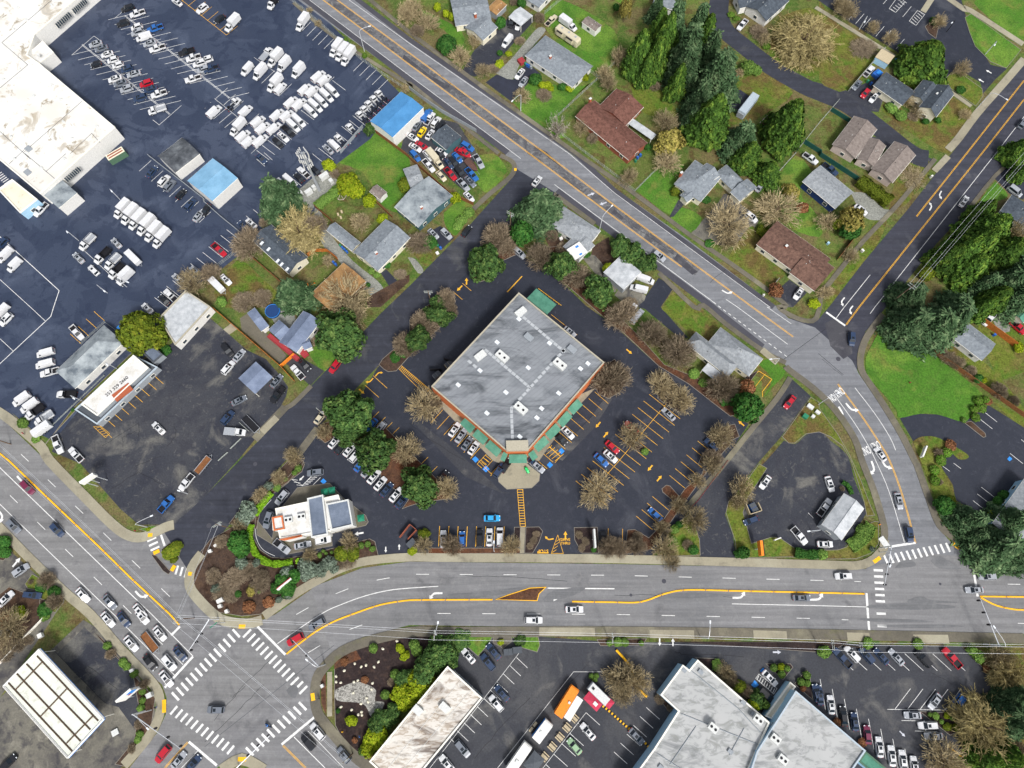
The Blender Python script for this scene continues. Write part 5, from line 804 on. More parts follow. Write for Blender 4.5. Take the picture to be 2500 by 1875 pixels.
# fuel canopy frames
mb = MB()
for t in ('@0,4 170 810 460 510', '@0,4 440 1100 725 800', '@0,4 720 1390 1000 1100', '@0,4 400 450 1060 1150', '@0,4 280 530 975 1245', '@0,4 180 640 870 1370', '@0,4 90 740 780 1480'):
    q = GP(t, 6.1)
    mb.tube(q[0], q[1], .2, n=4)
mb.build('panel_frame', M['trunk'], can); mb = MB(); q = rect([tuple(v)[:2] for v in GP('@0,4 35 775 420 385 1130 1115 740 1545', 6)]); q3 = [(v.x, v.y, 6.12) for v in q]
for i in range(4): mb.tube(q3[i], q3[(i+1) % 4], .28, n=4)
mb.build('fascia', M['pvc'], can)
mb = MB(); q4 = [(v.x, v.y, 5.7) for v in q]
for i in range(4): mb.tube(q4[i], q4[(i+1) % 4], .25, n=4)
mb.build('blue_band', M['tarp'], can)
# ---------------- street furniture and small things ----------------
def at(t, z=0): return G(P(t)[0], z)
def lampost(base, tip, h, label, armh=None, mat='pole', name='street_lamp'):
    b = at(base, 0); t = at(tip, h); root = empty(name, (b.x, b.y, 0)); tag(root, label, 'street lamp'); mb = MB(); mb.tube((0, 0, 0), (0, 0, h-1.2), .14, .09, 8); mb.build('pole', M[mat], root)
    d = Vector((t.x-b.x, t.y-b.y, 0)); mb = MB(); pts = [Vector((0, 0, h-1.2)), d*.15+Vector((0, 0, h-.5)), d*.5+Vector((0, 0, h-.1)), d+Vector((0, 0, h))]
    for i in range(3): mb.tube(pts[i], pts[i+1], .07)
    mb.build('arm', M[mat], root); mb = MB(); e = d.normalized(); mb.box((d.x+e.x*.3, d.y+e.y*.3, h), (.8, .35, .16), math.atan2(d.y, d.x)); mb.build('lamp_head', M['lamp'], root)
for b, t, h, l in (('@1,0 1725 555', '@1,0 1770 285', 10, 'white curved street lamp at the top of the diagonal street'), ('@2,0 1200 1200', '@2,0 1115 1085', 9, 'white street lamp before the grey hip-roofed house'), ('@2,1 2050 830', '@2,1 2180 570', 9.5, 'white street lamp beside the tarped grey house'),
    ('@4,0 1690 1180', '@4,0 2020 1070', 9, 'white street lamp at the parking entrance by the avenue'), ('@3,4 925 240', '@3,4 1035 95', 9.5, 'white street lamp on the pavement before the mottled hall'), ('@4,4,2.538 1015 185', '@4,4,2.538 1090 85', 10, 'white street lamp near the lower right stop line'),
    ('@0,3 1598 715', '@0,3 1625 600', 8, 'white lamp on the grass tip beside the cracked lot'), ('@4,3 650 990', '@4,3 770 1125', 9, 'lamp on the kiosk corner reaching over the crosswalk'), ('@1,4 1300 540', '@1,4 1110 500', 9, 'lamp on the rounded corner by the gravel garden'), ('@0,4 1640 1030', '@0,4 1585 1225', 9, 'lamp hooked over the shrub bed by the big crossing'),
    ('@3,2 1735 605', '@3,2 1700 560', 5, 'short lamp by the pointed hip roofs'), ('@4,2 -10 1050', '@4,2 200 930', 7, 'sign bridge arm over the curving avenue'), ('@0,3 2025 355', '@0,3 1920 320', 7, 'lamp with yellow base beside the parked white pickup'), ('@0,3 1075 235', '@0,3 1000 185', 6, 'lamp post behind the big white sign')): lampost(b, t, h, l)
for b, t, l in (('@0,1 1300 500', '@0,1 1200 400', 'lot lamp beside the tight row of box trucks'), ('@0,1 850 940', '@0,1 720 840', 'lot lamp beside the white stake truck'), ('@0,2 1270 670', '@0,2 1150 615', 'lot lamp between office and showroom'), ('@0,2 895 1015', '@0,2 790 980', 'lot lamp by the end of the showroom'), ('@0,1 1160 1505', '@0,1 1120 1480', 'lot lamp in the open middle of the west lot'),
    ('@0,1 1370 1440', '@0,1 1370 1385', 'lot lamp at the lower end of the work trucks'), ('@4,0 1375 345', '@4,0 1440 240', 'black lamp on the edge of the top right car park'), ('@4,0 1790 590', '@4,0 1900 480', 'lamp with twin heads on the kerbed lawn'), ('@4,0 430 320', '@4,0 495 230', 'lamp beside the long pale path'), ('@3,3 2130 770', '@3,3 2110 760', 'lamp by the kiosk drive-through'), ('@2,3 915 980', '@2,3 910 890', 'lamp in the rust-coloured leaf strip')):
    lampost(b, t, 7 if 'black' not in l else 6, l, name='lot_lamp', mat='black' if 'black' in l else 'pole')
# cell tower
b = at('@1,1 1240 400'); tp = empty('cell_tower', (b.x, b.y, 0)); tag(tp, 'tall pale cell tower with clusters of antennas', 'tower'); mb = MB(); TH = 20; mb.tube((0, 0, 0), (0, 0, TH), .5, .32, 12); mb.build('pole', M['metal'], tp)
for z, n, r in ((TH-.5, 3, 1.2), (TH-3, 3, 1.3), (TH-6, 3, 1.1)):
    mb = MB()
    for i in range(n):
        a = i*2*math.pi/n+z; u = Vector((math.cos(a), math.sin(a), 0)); v = Vector((-u.y, u.x, 0)); c = u*r+Vector((0, 0, z)); mb.tube((0, 0, z), c, .1); mb.tube(c-v*1.1, c+v*1.1, .06); mb.tube(c-v*1.1+Vector((0, 0, .8)), c+v*1.1+Vector((0, 0, .8)), .06)
    pf = mb.build('platform', M['metal'], tp)
    for i in range(n):
        a = i*2*math.pi/n+z; u = Vector((math.cos(a), math.sin(a), 0)); v = Vector((-u.y, u.x, 0))
        for k in (-1, -.33, .33, 1): c = u*(r+.15)+v*k; mb = MB(); mb.box((c.x, c.y, z+.3), (.16, .28, 1.6), a); mb.build('antenna', M['offwhite'], pf)
mb = MB()
for i in range(60): z = TH-7+7*i/60; a = i*1.9; mb.tube((math.cos(a)*.35, math.sin(a)*.35, z), (math.cos(a+.6)*.9, math.sin(a+.6)*.9, z+.4), .03, n=4)
mb.build('bracket', M['metal'], tp)
# compound: slab, fence and cabinets
bed('@1,1 970 430 1290 160 1440 290 1120 650 1020 560', 'gravel', .1, None, 0, 'yard')
for t, s in (('@1,1 1125 420', (2.4, 1.2, 1.8)), ('@1,1 1180 370', (1.2, 1.0, 1.6)), ('@1,1 1290 250', (3, 1.3, 1.8)), ('@1,1 1365 300', (1.2, 1.2, 1.5)), ('@1,1 1035 430', (1.3, 1, 1.4))):
    q = at(t, .8); n_ = ['white cabinet, longest in the tower compound', 'small cabinet between the longer ones in the tower compound', 'white cabinet, upper one in the tower compound', 'white cabinet, rightmost in the tower compound', 'white cabinet, leftmost in the tower compound']; k = ('@1,1 1125 420', '@1,1 1180 370', '@1,1 1290 250', '@1,1 1365 300', '@1,1 1035 430').index(t)
    mb = MB(); mb.box((0, 0, s[2]/2), s); mb.box((0, 0, s[2]+.04), (s[0]*1.05, s[1]*1.08, .08)); o = mb.build('equipment_cabinet', M['metalbox']); o.location = (q.x, q.y, .1); o.rotation_euler.z = R_(40); tag(o, n_[k], 'cabinet', 'cabinets in the tower compound')
# fences
def fence(toks, h, mat, label, name='fence', step=2.4, rail=True, th=.06):
    p = [tuple(v)[:2] for v in GP(toks)]; root = empty(name, (p[0][0], p[0][1], 0)); tag(root, label, 'fence' if name != 'retaining_wall' else 'wall'); mb = MB(); pm = MB(); o = p[0]
    for i in range(len(p)-1):
        a, b = Vector(p[i])-Vector(o), Vector(p[i+1])-Vector(o); L = (b-a).length; c = (a+b)/2; an = math.atan2(b.y-a.y, b.x-a.x); n = max(1, int(L/step))
        if rail == 'mesh':
            for z in (h*.95, h*.5, .15): mb.tube((a.x, a.y, z), (b.x, b.y, z), .035, n=4)
            for k in range(n*4): q = a.lerp(b, k/(n*4)); mb.tube((q.x, q.y, .1), (q.x, q.y, h*.95), .015, n=3)
        else:
            for k in range(max(1, int(L/1.2))): q0 = a.lerp(b, k/max(1, int(L/1.2))); q1 = a.lerp(b, (k+1)/max(1, int(L/1.2))); cc = (q0+q1)/2; mb.box((cc.x, cc.y, h/2+.01*(k % 2)), ((q1-q0).length-.01, th, h), an)
            mb.box((c.x, c.y, h+.03), (L, .14, .06), an)
        for k in range(n+1): q = a.lerp(b, k/n); pm.box((q.x, q.y, h/2+.05), (.12, .12, h+.1), an)
    mb.build('panel' if rail != 'mesh' else 'mesh_panel', M[mat], root); pm.build('post', M[mat], root)
for t, h, m_, l, r in (('@4,2 1030 365 1390 610 2212 1190', 1.9, 'wood', 'long brown wooden fence behind the corner lawn', 1), ('@1,2 100 20 830 650 970 800', 1.8, 'fence_o', 'orange cedar fence beside the cracked lot', 1), ('@1,2 830 650 975 520', 1.9, 'orng', 'bright orange gate fence beside the metal-roofed house', 1), ('@4,2 1700 135 2090 420', 2.6, 'fence_o', 'orange wooden fence behind the fence-side house', 1),
    ('@1,1 1120 1110 1190 1060 1330 1060 1440 1150', 1.8, 'fence_o', 'orange curved fence behind the tan-roofed house', 1), ('@3,1 1730 250 1955 0 @3,0 1950 1659 2212 1330 @4,0 200 1100', 1.5, 'fence_w', 'long pale rail fence left of the navy-walled house', 'mesh'), ('@3,0 2040 1550 2212 1659 @4,1 0 30 200 160 400 290', 2, 'fence_g', 'dark green fence between navy-walled house and duplex', 1), ('@4,0 120 1200 330 1330', 1.8, 'fence_g', 'dark green fence at the top of the duplex yard', 1),
    ('@2,0 1610 1250 2212 690', 1.4, 'fence_w', 'wire fence between the grey hip house and red-brown house', 'mesh'), ('@2,0 1600 1430 1900 1659 @3,1 20 250 220 410 490 140', 1.3, 'fence_w', 'wire fence round the red-brown house garden', 'mesh'), ('@4,0 310 990 690 550', 1.8, 'fence_w', 'white fence beside the tarps near the tall cedar', 1), ('@0,1 1610 30 2212 500 @1,1 0 530 180 690 390 860', 1.2, 'greyw', 'low grey wall crossing the dealership lot', 1),
    ('@1,0 1470 1659 1710 1380', 1.5, 'greyw', 'low wall at the lot edge under the chassis trucks', 1), ('@1,0 1850 1440 2200 1700 @2,1 0 60 430 440 690 560', 1.8, 'wood', 'weathered fence between scrap yard and green lawn', 1), ('@2,0 0 970 160 1090 350 1220 720 1430', 1.8, 'greyw', 'grey fence of the scrap yard along the big street', 1), ('@1,0 920 0 1060 100 1690 650 2150 960', 1.5, 'fence_w', 'wire fence between dealership lot and street', 'mesh'),
    ('@1,1 0 1330 340 1070', 1.5, 'fence_w', 'wire fence at the lower edge of the dealership bays', 'mesh'), ('@1,1 480 1100 830 1400', 1.6, 'wood', 'weathered fence left of the near-black roof', 1), ('@1,1 1190 580 1380 740', 1.6, 'wood', 'weathered fence above the attached garage', 1), ('@1,1 1850 530 2030 700', 1.5, 'wood', 'weathered fence by the tiny lawn shed', 1), ('@0,2 880 400 1140 165 1280 270', 1.0, 'fence_w', 'thin white rail by the hip-roofed office', 'mesh'),
    ('@0,2 580 1270 1130 740', .6, 'fence_w', 'low rail between the work trucks and grass strip', 'mesh'), ('@1,2 280 1530 395 1420', .5, 'fence_w', 'white guide rail at the lower lot entrance', 1), ('@1,2 150 1659 250 1570', .5, 'fence_w', 'second white guide rail at the lower lot entrance', 1), ('@1,2 380 1250 480 1340', .5, 'fence_w', 'white guide rail beside the flatbed truck', 1), ('@3,3 810 520 900 430 1220 0', .6, 'redw', 'low red rail along the connecting street', 'mesh'),
    ('@4,1 190 1150 370 920', 1.6, 'wood', 'weathered fence behind the brown corner house', 1), ('@3,1 1660 1490 1765 1365', 1.4, 'fence_w', 'short white fence before the brown corner house', 1), ('@0,4 0 540 490 30', 1.0, 'trim', 'pale low wall between fuel station and next lot', 1), ('@2,0 1460 150 1640 0', 1.4, 'fence_w', 'wire fence behind the camper', 'mesh'), ('@2,0 1950 780 2080 880', 1.5, 'fence_w', 'wire fence right of the grey hip house', 'mesh')):
    fence(t, h, m_, l, rail=r)
# raised median kerbs
def median(toks, label, mat='yel2', sm=3):
    p = [tuple(v)[:2] for v in GP(toks)]; p = smooth_line(p, sm) if sm else p; root = empty('median_kerb', (p[0][0], p[0][1], 0)); tag(root, label, 'kerb', 'raised median kerbs in the roads'); o = Vector(p[0]); acc = []; tot = 0
    pts = [Vector(x)-o for x in p]; L = [0]
    for i in range(1, len(pts)): L.append(L[-1]+(pts[i]-pts[i-1]).length)
    def pos(s):
        for i in range(1, len(L)):
            if s <= L[i]: return pts[i-1].lerp(pts[i], (s-L[i-1])/max(1e-6, L[i]-L[i-1]))
        return pts[-1]
    n = max(1, int(L[-1]/6)); seg = L[-1]/n
    for k in range(n):
        q = [pos(k*seg+.12+(seg-.24)*j/4) for j in range(5)]; a = offs([tuple(x) for x in q], .2); b = offs([tuple(x) for x in q], -.2); mb = MB()
        mb.add([(x, y, .2) for x, y in a]+[(x, y, .2) for x, y in b]+[(x, y, .02) for x, y in a]+[(x, y, .02) for x, y in b], [f for i in range(4) for f in ((5+i, 6+i, i+1, i), (i, i+1, 11+i, 10+i), (6+i, 5+i, 15+i, 16+i))]+[(0, 10, 15, 5), (4, 9, 19, 14)]); s = mb.build('kerb_segment', M[mat], root)
        for e in (.4, seg-.4): q1 = pos(k*seg+e); mb = MB(); mb.tube((q1.x, q1.y, .2), (q1.x, q1.y, .75), .05, n=5); mb.build('delineator_post', M[mat], root)
median('@0,2 -100 1500 100 1659 @0,3 590 470 1080 935 1420 1270 1840 1659 @0,4 1940 115', 'long yellow raised kerb down the middle of the diagonal highway', sm=0)
median('@1,4 880 430 1170 205 1400 75 1620 -10 @1,3 1880 1560 2130 1515 2330 1503 @2,3 900 1500', 'curved yellow raised kerb before the brick traffic island'); median('@2,3 1750 1520 2212 1528 @3,3 290 1525 530 1440 780 1395 1300 1405 2212 1425 @4,3 490 1437', 'yellow raised kerb bending upward along the wide road')
median('@4,3 1730 1465 2212 1470 2600 1472', 'straight yellow raised kerb at the right edge of the wide road'); median('@4,3 1740 1475 1900 1560 2100 1605 2212 1610 2500 1612', 'yellow raised kerb curving down at the right edge')
# utility poles and overhead cables
PL = {}
def upole(k, toks, label, h=11, arm=0, lamp=None):
    b = at(toks); root = empty('utility_pole', (b.x, b.y, 0), 0); tag(root, label, 'utility pole', 'poles carrying the overhead cables'); mb = MB(); mb.tube((0, 0, 0), (0, 0, h), .17, .11, 8); mb.build('pole', M['pole_w'], root)
    for z in (h-.4, h-1.4):
        mb = MB(); a = R_(arm); mb.box((0, 0, z), (2.6, .14, .14), a)
        for s in (-1.1, -.5, .5, 1.1): mb.tube((math.cos(a)*s, math.sin(a)*s, z+.07), (math.cos(a)*s, math.sin(a)*s, z+.3), .05, n=5)
        mb.build('cross_arm', M['fence_w'], root)
    mb = MB(); mb.tube((.3, .1, h-3), (.3, .1, h-2.1), .22, n=8); mb.build('transformer', M['metal'], root)
    if lamp: mb = MB(); mb.tube((0, 0, h-2), (lamp[0], lamp[1], h-1.5), .06); mb.build('lamp_arm', M['pole'], root); mb = MB(); mb.box((lamp[0], lamp[1], h-1.5), (.4, .7, .14)); mb.build('lamp_head', M['lamp'], root)
    PL[k] = (b, h, R_(arm))
upole('a', '@2,4 310 205', 'utility pole above the small hedge lot beside the wide road', arm=90, lamp=(.8, 3)); upole('b', '@2,4 2135 235', 'utility pole by the bed left of the mottled hall drive', arm=90); upole('c', '@3,4 2180 305', 'utility pole left of the slanted lower right bays', arm=90); upole('d', '@4,4,2.538 148 190', 'utility pole above the blue pickup in the lower right lot', arm=90)
upole('z', '@4,4,2.538 1500 205', 'utility pole just past the lower right corner lot', arm=90); upole('e', '@1,4 1600 1500', 'utility pole beside the lane below the gravel garden', arm=35); upole('f', '@0,4 2100 40', 'utility pole on the upper corner of the big crossing', arm=60); upole('g', '@1,3 290 730', 'utility pole left of the yellow-green hedge curve', arm=35); upole('h', '@4,1 770 1615', 'utility pole leaning over the dark avenue by the firs', arm=-45, h=13); upole('i', '@2,1 1090 830', 'utility pole between the bare bush and side street', arm=-30)
upole('j', '@4,0 2330 1500', 'utility pole at the upper right edge of the avenue', arm=-45, h=13); upole('k', '@1,2 1340 1220', 'utility pole beside the beige car on the side street', arm=-40); upole('l', '@0,2 120 1480', 'utility pole beside the highway at the lower left', arm=40)
upole('m', '@2,2 -100 -45' if 0 else '@2,1 230 1600', 'utility pole with white lamp beside the upper store bushes', h=8)
upole('y', '@1,4 2080 1950', 'utility pole below the stained white roof', arm=35) if 0 else None
def cable(k1, k2, so, dz, label):
    (b1, h1, a1), (b2, h2, a2) = PL[k1], PL[k2]; p = Vector((b1.x+math.cos(a1)*so, b1.y+math.sin(a1)*so, h1+dz)); q = Vector((b2.x+math.cos(a2)*so, b2.y+math.sin(a2)*so, h2+dz)); mb = MB(); n = 14
    L = [p.lerp(q, i/n)-Vector((0, 0, 1.2*4*(i/n)*(1-i/n)*min(1, (q-p).length/60))) for i in range(n+1)]
    for i in range(n): mb.tube(L[i], L[i+1], .03, n=3)
    tag(mb.build('overhead_cable', M['pole']), label, 'cable', 'overhead cables')
for k1, k2, w_ in (('f', 'a', 'from the big crossing to the hedge lot'), ('a', 'b', 'over the hedge lot and drive'), ('b', 'c', 'before the mottled hall'), ('c', 'd', 'over the slanted bays corner'), ('d', 'z', 'over the slanted lower right bays'), ('f', 'e', 'across the big crossing'), ('g', 'f', 'over the dry garden corner'), ('h', 'j', 'along the dark avenue'), ('l', 'f', 'over the diagonal highway')):
    for so, dz, nm in ((1.1, -.1, 'upper'), (-1.1, -.1, 'lower'), (.5, -1.1, 'inner')): cable(k1, k2, so, dz, f'thin {nm} overhead cable {w_}')
# signal masts
def mast(base, tip, h, n, label):
    b = at(base); t = at(tip, h); d = Vector((t.x-b.x, t.y-b.y, 0)); root = empty('traffic_signal_mast', (b.x, b.y, 0)); tag(root, label, 'traffic signal', 'traffic signal masts at the crossings'); mb = MB(); mb.tube((0, 0, 0), (0, 0, h), .2, .16, 8); mb.build('pole', M['pole'], root); mb = MB(); mb.tube((0, 0, h-.3), d+Vector((0, 0, h)), .15, .07, 8); mb.build('mast_arm', M['pole'], root); a = math.atan2(d.y, d.x)
    for i in range(n): c = d*(.45+.52*i/max(1, n-1)); mb = MB(); mb.box((c.x-math.sin(a)*.3, c.y+math.cos(a)*.3, h-.5), (.42, .4, 1.15), a); s = mb.build('signal_head', M['black'], root)
mast('@4,3 655 940', '@4,3 705 1345', 6.5, 3, 'white signal mast from the kiosk corner over the wide road'); mast('@4,4,2.538 1018 185', '@4,3 1740 1490', 6.5, 3, 'white signal mast reaching up from the lower right pavement'); mast('@1,4 1300 540', '@1,4 950 280', 6.5, 2, 'signal mast from the gravel garden corner over the red car')
mast('@0,4 1570 1040', '@0,4 1950 1450', 6.5, 3, 'signal mast over the red car at the lower approach'); mast('@1,4 380 1659', '@1,4 700 1310', 6.5, 3, 'signal mast from the lower island over the crosswalk'); mast('@1,4 150 50', '@0,4 2040 390', 6.5, 3, 'signal mast from the dry garden corner over the queue')
# sheds' clutter, signs, bins, tables, food trucks
def boxthing(name, cat, label, toks, size, mat, rz=0, z0=.05, parts=(), group=None, tilt=0):
    q = at(toks, z0+size[2]/2); root = empty(name, (q.x, q.y, z0), R_(rz)); tag(root, label, cat, group); mb = MB(); mb.box((0, 0, size[2]/2), size); mb.build('body', M[mat], root)
    for pn_, c, s, m_ in parts: mb = MB(); mb.box(c, s); mb.build(pn_, M[m_], root)
    return root
lid = lambda s, m_='black': [('lid', (0, 0, s[2]+.04), (s[0]*1.06, s[1]*1.06, .08), m_)]
def bins(lst):
    for t, m_, l in lst: s = (.6, .7, 1.0); boxthing('wheeled_bin', 'bin', l, t, s, m_, 40, .05, lid(s, m_)+[('handle', (0, -.4, .95), (.5, .06, .06), 'black')], 'wheeled bins beside the houses')
bins([('@2,0 1250 690', 'greenbin', 'green wheeled bin beside the red tarp'), ('@2,0 1268 705', 'bluebin', 'blue wheeled bin, left one beside the grey hip house'), ('@2,0 1287 715', 'bluebin', 'blue wheeled bin, right one beside the grey hip house'), ('@2,0 1312 728', 'greyw', 'grey wheeled bin beside the grey hip house'), ('@1,1 1465 995', 'greenbin', 'green wheeled bin, leftmost in the row below the garage'), ('@1,1 1488 1018', 'bluebin', 'blue wheeled bin, second in the row below the garage'),
    ('@1,1 1512 1038', 'bluebin', 'blue wheeled bin, third in the row below the garage'), ('@1,1 1535 1062', 'bluebin', 'blue wheeled bin, rightmost in the row below the garage'), ('@1,1 1390 1175', 'bluebin', 'blue wheeled bin, upper one above the tan-roofed house'), ('@1,1 1415 1200', 'bluebin', 'blue wheeled bin, lower one above the tan-roofed house'), ('@3,1 228 80', 'greenbin', 'green wheeled bin below the red-brown house'), ('@3,1 250 45', 'bluebin', 'blue wheeled bin, middle one below the red-brown house'),
    ('@3,1 280 18', 'bluebin', 'blue wheeled bin, upper one below the red-brown house'), ('@2,1 305 995', 'greenbin', 'green wheeled bin on the short driveway kerb'), ('@2,1 335 1020', 'bluebin', 'blue wheeled bin on the short driveway kerb'), ('@4,0 525 880', 'greenbin', 'green wheeled bin by the cream gabled house'), ('@4,0 560 905', 'bluebin', 'blue wheeled bin by the cream gabled house'), ('@4,2 1890 300', 'bluebin', 'blue wheeled bin below the orange wooden fence'), ('@4,1 95 970', 'bluew', 'pale blue chair on the small lawn')])
def dump(t, m_, l, rz=0, s=(2.6, 1.6, 1.4)): boxthing('dumpster', 'dumpster', l, t, s, m_, rz, .05, [('lid', (-s[0]*.25, 0, s[2]+.05), (s[0]*.46, s[1], .08), 'dkgrey'), ('lid', (s[0]*.25, 0, s[2]+.05), (s[0]*.46, s[1], .08), 'dkgrey'), ('lifting_pocket', (0, s[1]/2+.08, s[2]*.6), (s[0]*.9, .14, .16), m_)])
dump('@2,4 1068 405', 'dkgrey', 'grey dumpster, left one behind the small lot', 5); dump('@2,4 1162 385', 'dkgrey', 'grey dumpster, right one behind the small lot', 5); dump('@0,3 -2000 -2000', 'dkgrey', 'x') if 0 else None
dump('@2,2 425 620', 'beige', 'beige dumpster in the enclosure behind the store', 40, (2.4, 1.6, 1.4)); dump('@2,2 295 735', 'greyw', 'grey dumpster in the enclosure behind the store', 40, (2.4, 1.6, 1.4)); dump('@3,3 1500 510', 'bluebin', 'blue dumpster inside the pale enclosure by the kiosk lot', -65, (2.8, 1.8, 1.4)); dump('@2,3 20 890', 'dkgrey', 'dark dumpster beside the small brick enclosure', 45)
for t, l in (('@2,2 375 570 460 600', 'upper'), ('@2,2 225 690 350 690', 'lower')):
    p = GP(t); fence(t+' '+{'upper': '@2,2 400 680', 'lower': '@2,2 250 820'}[l] if 0 else t, 2, 'black', f'black {l} enclosure wall behind the store', 'retaining_wall')
fence('@3,3 1375 410 1445 585 1570 545 1530 460', 1.9, 'beige', 'pale enclosure wall round the blue dumpster', 'retaining_wall', th=.2); fence('@2,3 -100 830 10 690 80 750 -10 850', 1.8, 'brick', 'red-edged enclosure at the left end of the front bays', 'retaining_wall', th=.2)
s = (6.1, 2.5, 2.5); boxthing('shipping_container', 'container', 'green and rust-streaked open container beside the warehouse', '@0,1 1265 25', s, 'green_w', 38, .05, [('lid', (0, 0, 2.55), (6.0, 2.4, .1), 'cream'), ('rust_panel', (0, .5, 2.62), (5.2, .5, .04), 'brick'), ('rust_panel', (0, -.5, 2.62), (5.2, .5, .04), 'brick')])
# signs
def sign(name, label, toks, size, mat, rz, h, parts=(), cat='sign'):
    q = at(toks, h); root = empty(name, (q.x, q.y, 0), R_(rz)); tag(root, label, cat)
    for s_ in (-1, 1): mb = MB(); mb.tube((s_*size[0]*.35, 0, 0), (s_*size[0]*.35, 0, h-size[2]/2), .12, n=8); mb.build('post', M['pole'], root)
    mb = MB(); mb.box((0, 0, h), size); mb.build('sign_board', M[mat], root)
    for pn_, c, s, m_ in parts: mb = MB(); mb.box(c, s); mb.build(pn_, M[m_], root)
sign('roadside_sign', 'large white roadside sign on a post beside the highway pavement', '@0,3 955 195', (4.2, .7, 2.2), 'pvc', 38, 7); sign('price_sign', 'white and blue fuel price sign beside the station', '@0,4 1380 865', (4.4, .6, 4.5), 'pvc', 42, 5.5, [('blue_panel', (1.3, 0, 6.2), (1.7, .64, 2.6), 'tarp'), ('logo_panel', (.4, -.32, 5.6), (.8, .06, .8), 'redw')]); sign('entrance_sign', 'white sign with red stripe in the dry garden', '@1,3 865 1330', (4.6, .6, 1.8), 'pvc', 40, 2.4, [('red_stripe', (0, .2, 3.32), (4.6, .2, .06), 'redw')])
sign('pylon_sign', 'orange and black sign on two white posts before the kiosk lot', '@3,3 1580 945', (.8, 4.0, 2.4), 'orng', 0, 4, [('black_edge', (.45, 0, 4), (.2, 4.1, 2.5), 'black')]); sign('pylon_sign', 'long grey pylon sign in the bed beside the front bays', '@2,3 1995 840', (.5, 5.0, 3), 'metalbox', 2, 3.2); sign('low_sign', 'white V-shaped sign on the curved lawn by the office lot', '@4,2 1130 1560', (3.6, .4, 1.4), 'pvc', 60, 1.4)
sign('low_sign', 'short white sign on the kiosk lawn', '@3,3 1760 845', (2.0, .3, 1.0), 'pvc', 20, 1.2); sign('street_sign', 'green street name sign hanging over the big crossing', '@1,4 95 115', (2.2, .1, .5), 'dkgreen', 40, 6, [])
# utility boxes
for t, s, m_, l in (('@3,2 2115 1075', (1.8, 1.2, .6), 'metalbox', 'pale utility box on the strip lawn, upper one'), ('@3,2 2060 1180', (1.4, 1.2, 1.2), 'greenbin', 'green utility box on the strip lawn'), ('@3,2 2145 1180', (.9, .9, .7), 'metalbox', 'pale utility box on the strip lawn, lower one'), ('@3,2 2195 1135', (1.3, .9, .7), 'metalbox', 'pale utility box on the strip lawn, rightmost one'), ('@0,4 1430 605', (.9, .7, 1.1), 'metalbox', 'pale utility box in the hedge bed by the highway'), ('@0,4 1620 870', (1.3, 1.1, 1.5), 'metalbox', 'grey cabinet behind the corner pavement'),
    ('@1,4 1270 772', (.7, .8, 1.1), 'metalbox', 'small grey box on the curved pavement'), ('@1,3 170 1510', (1.6, 1, 1.4), 'offwhite', 'white cabinet at the tip of the dry garden, largest one'), ('@1,3 168 1570', (.9, .8, 1.2), 'offwhite', 'white cabinet at the dry garden tip, second'), ('@1,3 240 1625', (.8, .8, 1.2), 'offwhite', 'white cabinet at the dry garden tip, lowest one'), ('@0,4 1245 1275', (1.6, 1.4, .3), 'metalbox', 'flat metal hatch beside the fuel canopy'), ('@0,4 440 228', (1.1, 1.1, 1.0), 'pvc', 'round white tank lid by the low wall'), ('@1,3 120 915', (.8, .6, 1.0), 'offwhite', 'white box beside the side street bushes'),
    ('@1,3 60 975', (.9, .7, 1.0), 'offwhite', 'white box lower beside the side street bushes'), ('@4,3 700 880', (1.6, 3.0, .1), 'metalbox', 'pale metal plate on the kiosk corner pavement'), ('@4,1 1210 250', (.7, .5, 1.1), 'offwhite', 'white mailbox cluster beside the avenue'), ('@4,1 465 1050', (.6, .9, 1.0), 'offwhite', 'white mailbox on the avenue verge'), ('@3,1 1610 1530', (.5, .5, .9), 'offwhite', 'small white mailbox near the brown corner house'), ('@2,1 300 1075', (.9, .9, .5), 'pvc', 'pale boulder-like lid at the driveway kerb'), ('@2,1 1560 840', (1.4, .9, .8), 'beige', 'beige garden chest beside the tarped grey house'), ('@2,1 1635 920', (1.0, .8, .8), 'pvc', 'white chest beside the tarped grey house')):
    boxthing('utility_box', 'utility box', l, t, s, m_, 30 if '@3,2' not in t else -40, .12, lid(s, m_))
# tarps and small garden things
boxthing('folded_tarp', 'tarp', 'bright red tarp beside the bins at the grey hip house', '@2,0 1208 665', (2.0, 2.2, 1.2), 'redw', 35, .05, lid((2.0, 2.2, 1.2), 'redw')); boxthing('tarp_pile', 'tarp', 'blue tarp heap beside the tall cedar', '@4,0 855 660', (2.6, 1.8, 1.2), 'tarp', 20, .05, [('top_fold', (.2, .1, 1.3), (1.6, 1.1, .3), 'tarp')]); boxthing('tarp_pile', 'tarp', 'blue tarp over stored goods beside the white pickup', '@4,0 625 800', (3.0, 2.4, 1.2), 'bluebin', 40, .05, [('top_fold', (.3, -.2, 1.3), (1.8, 1.4, .3), 'tarp')]); boxthing('lean_to', 'shed', 'tan-roofed lean-to with blue side by the pale path', '@4,0 690 640', (5, 4.5, 2.4), 'bluew', -38, .05, [('roof', (0, 0, 2.5), (5.2, 4.7, .14), 'beige')])
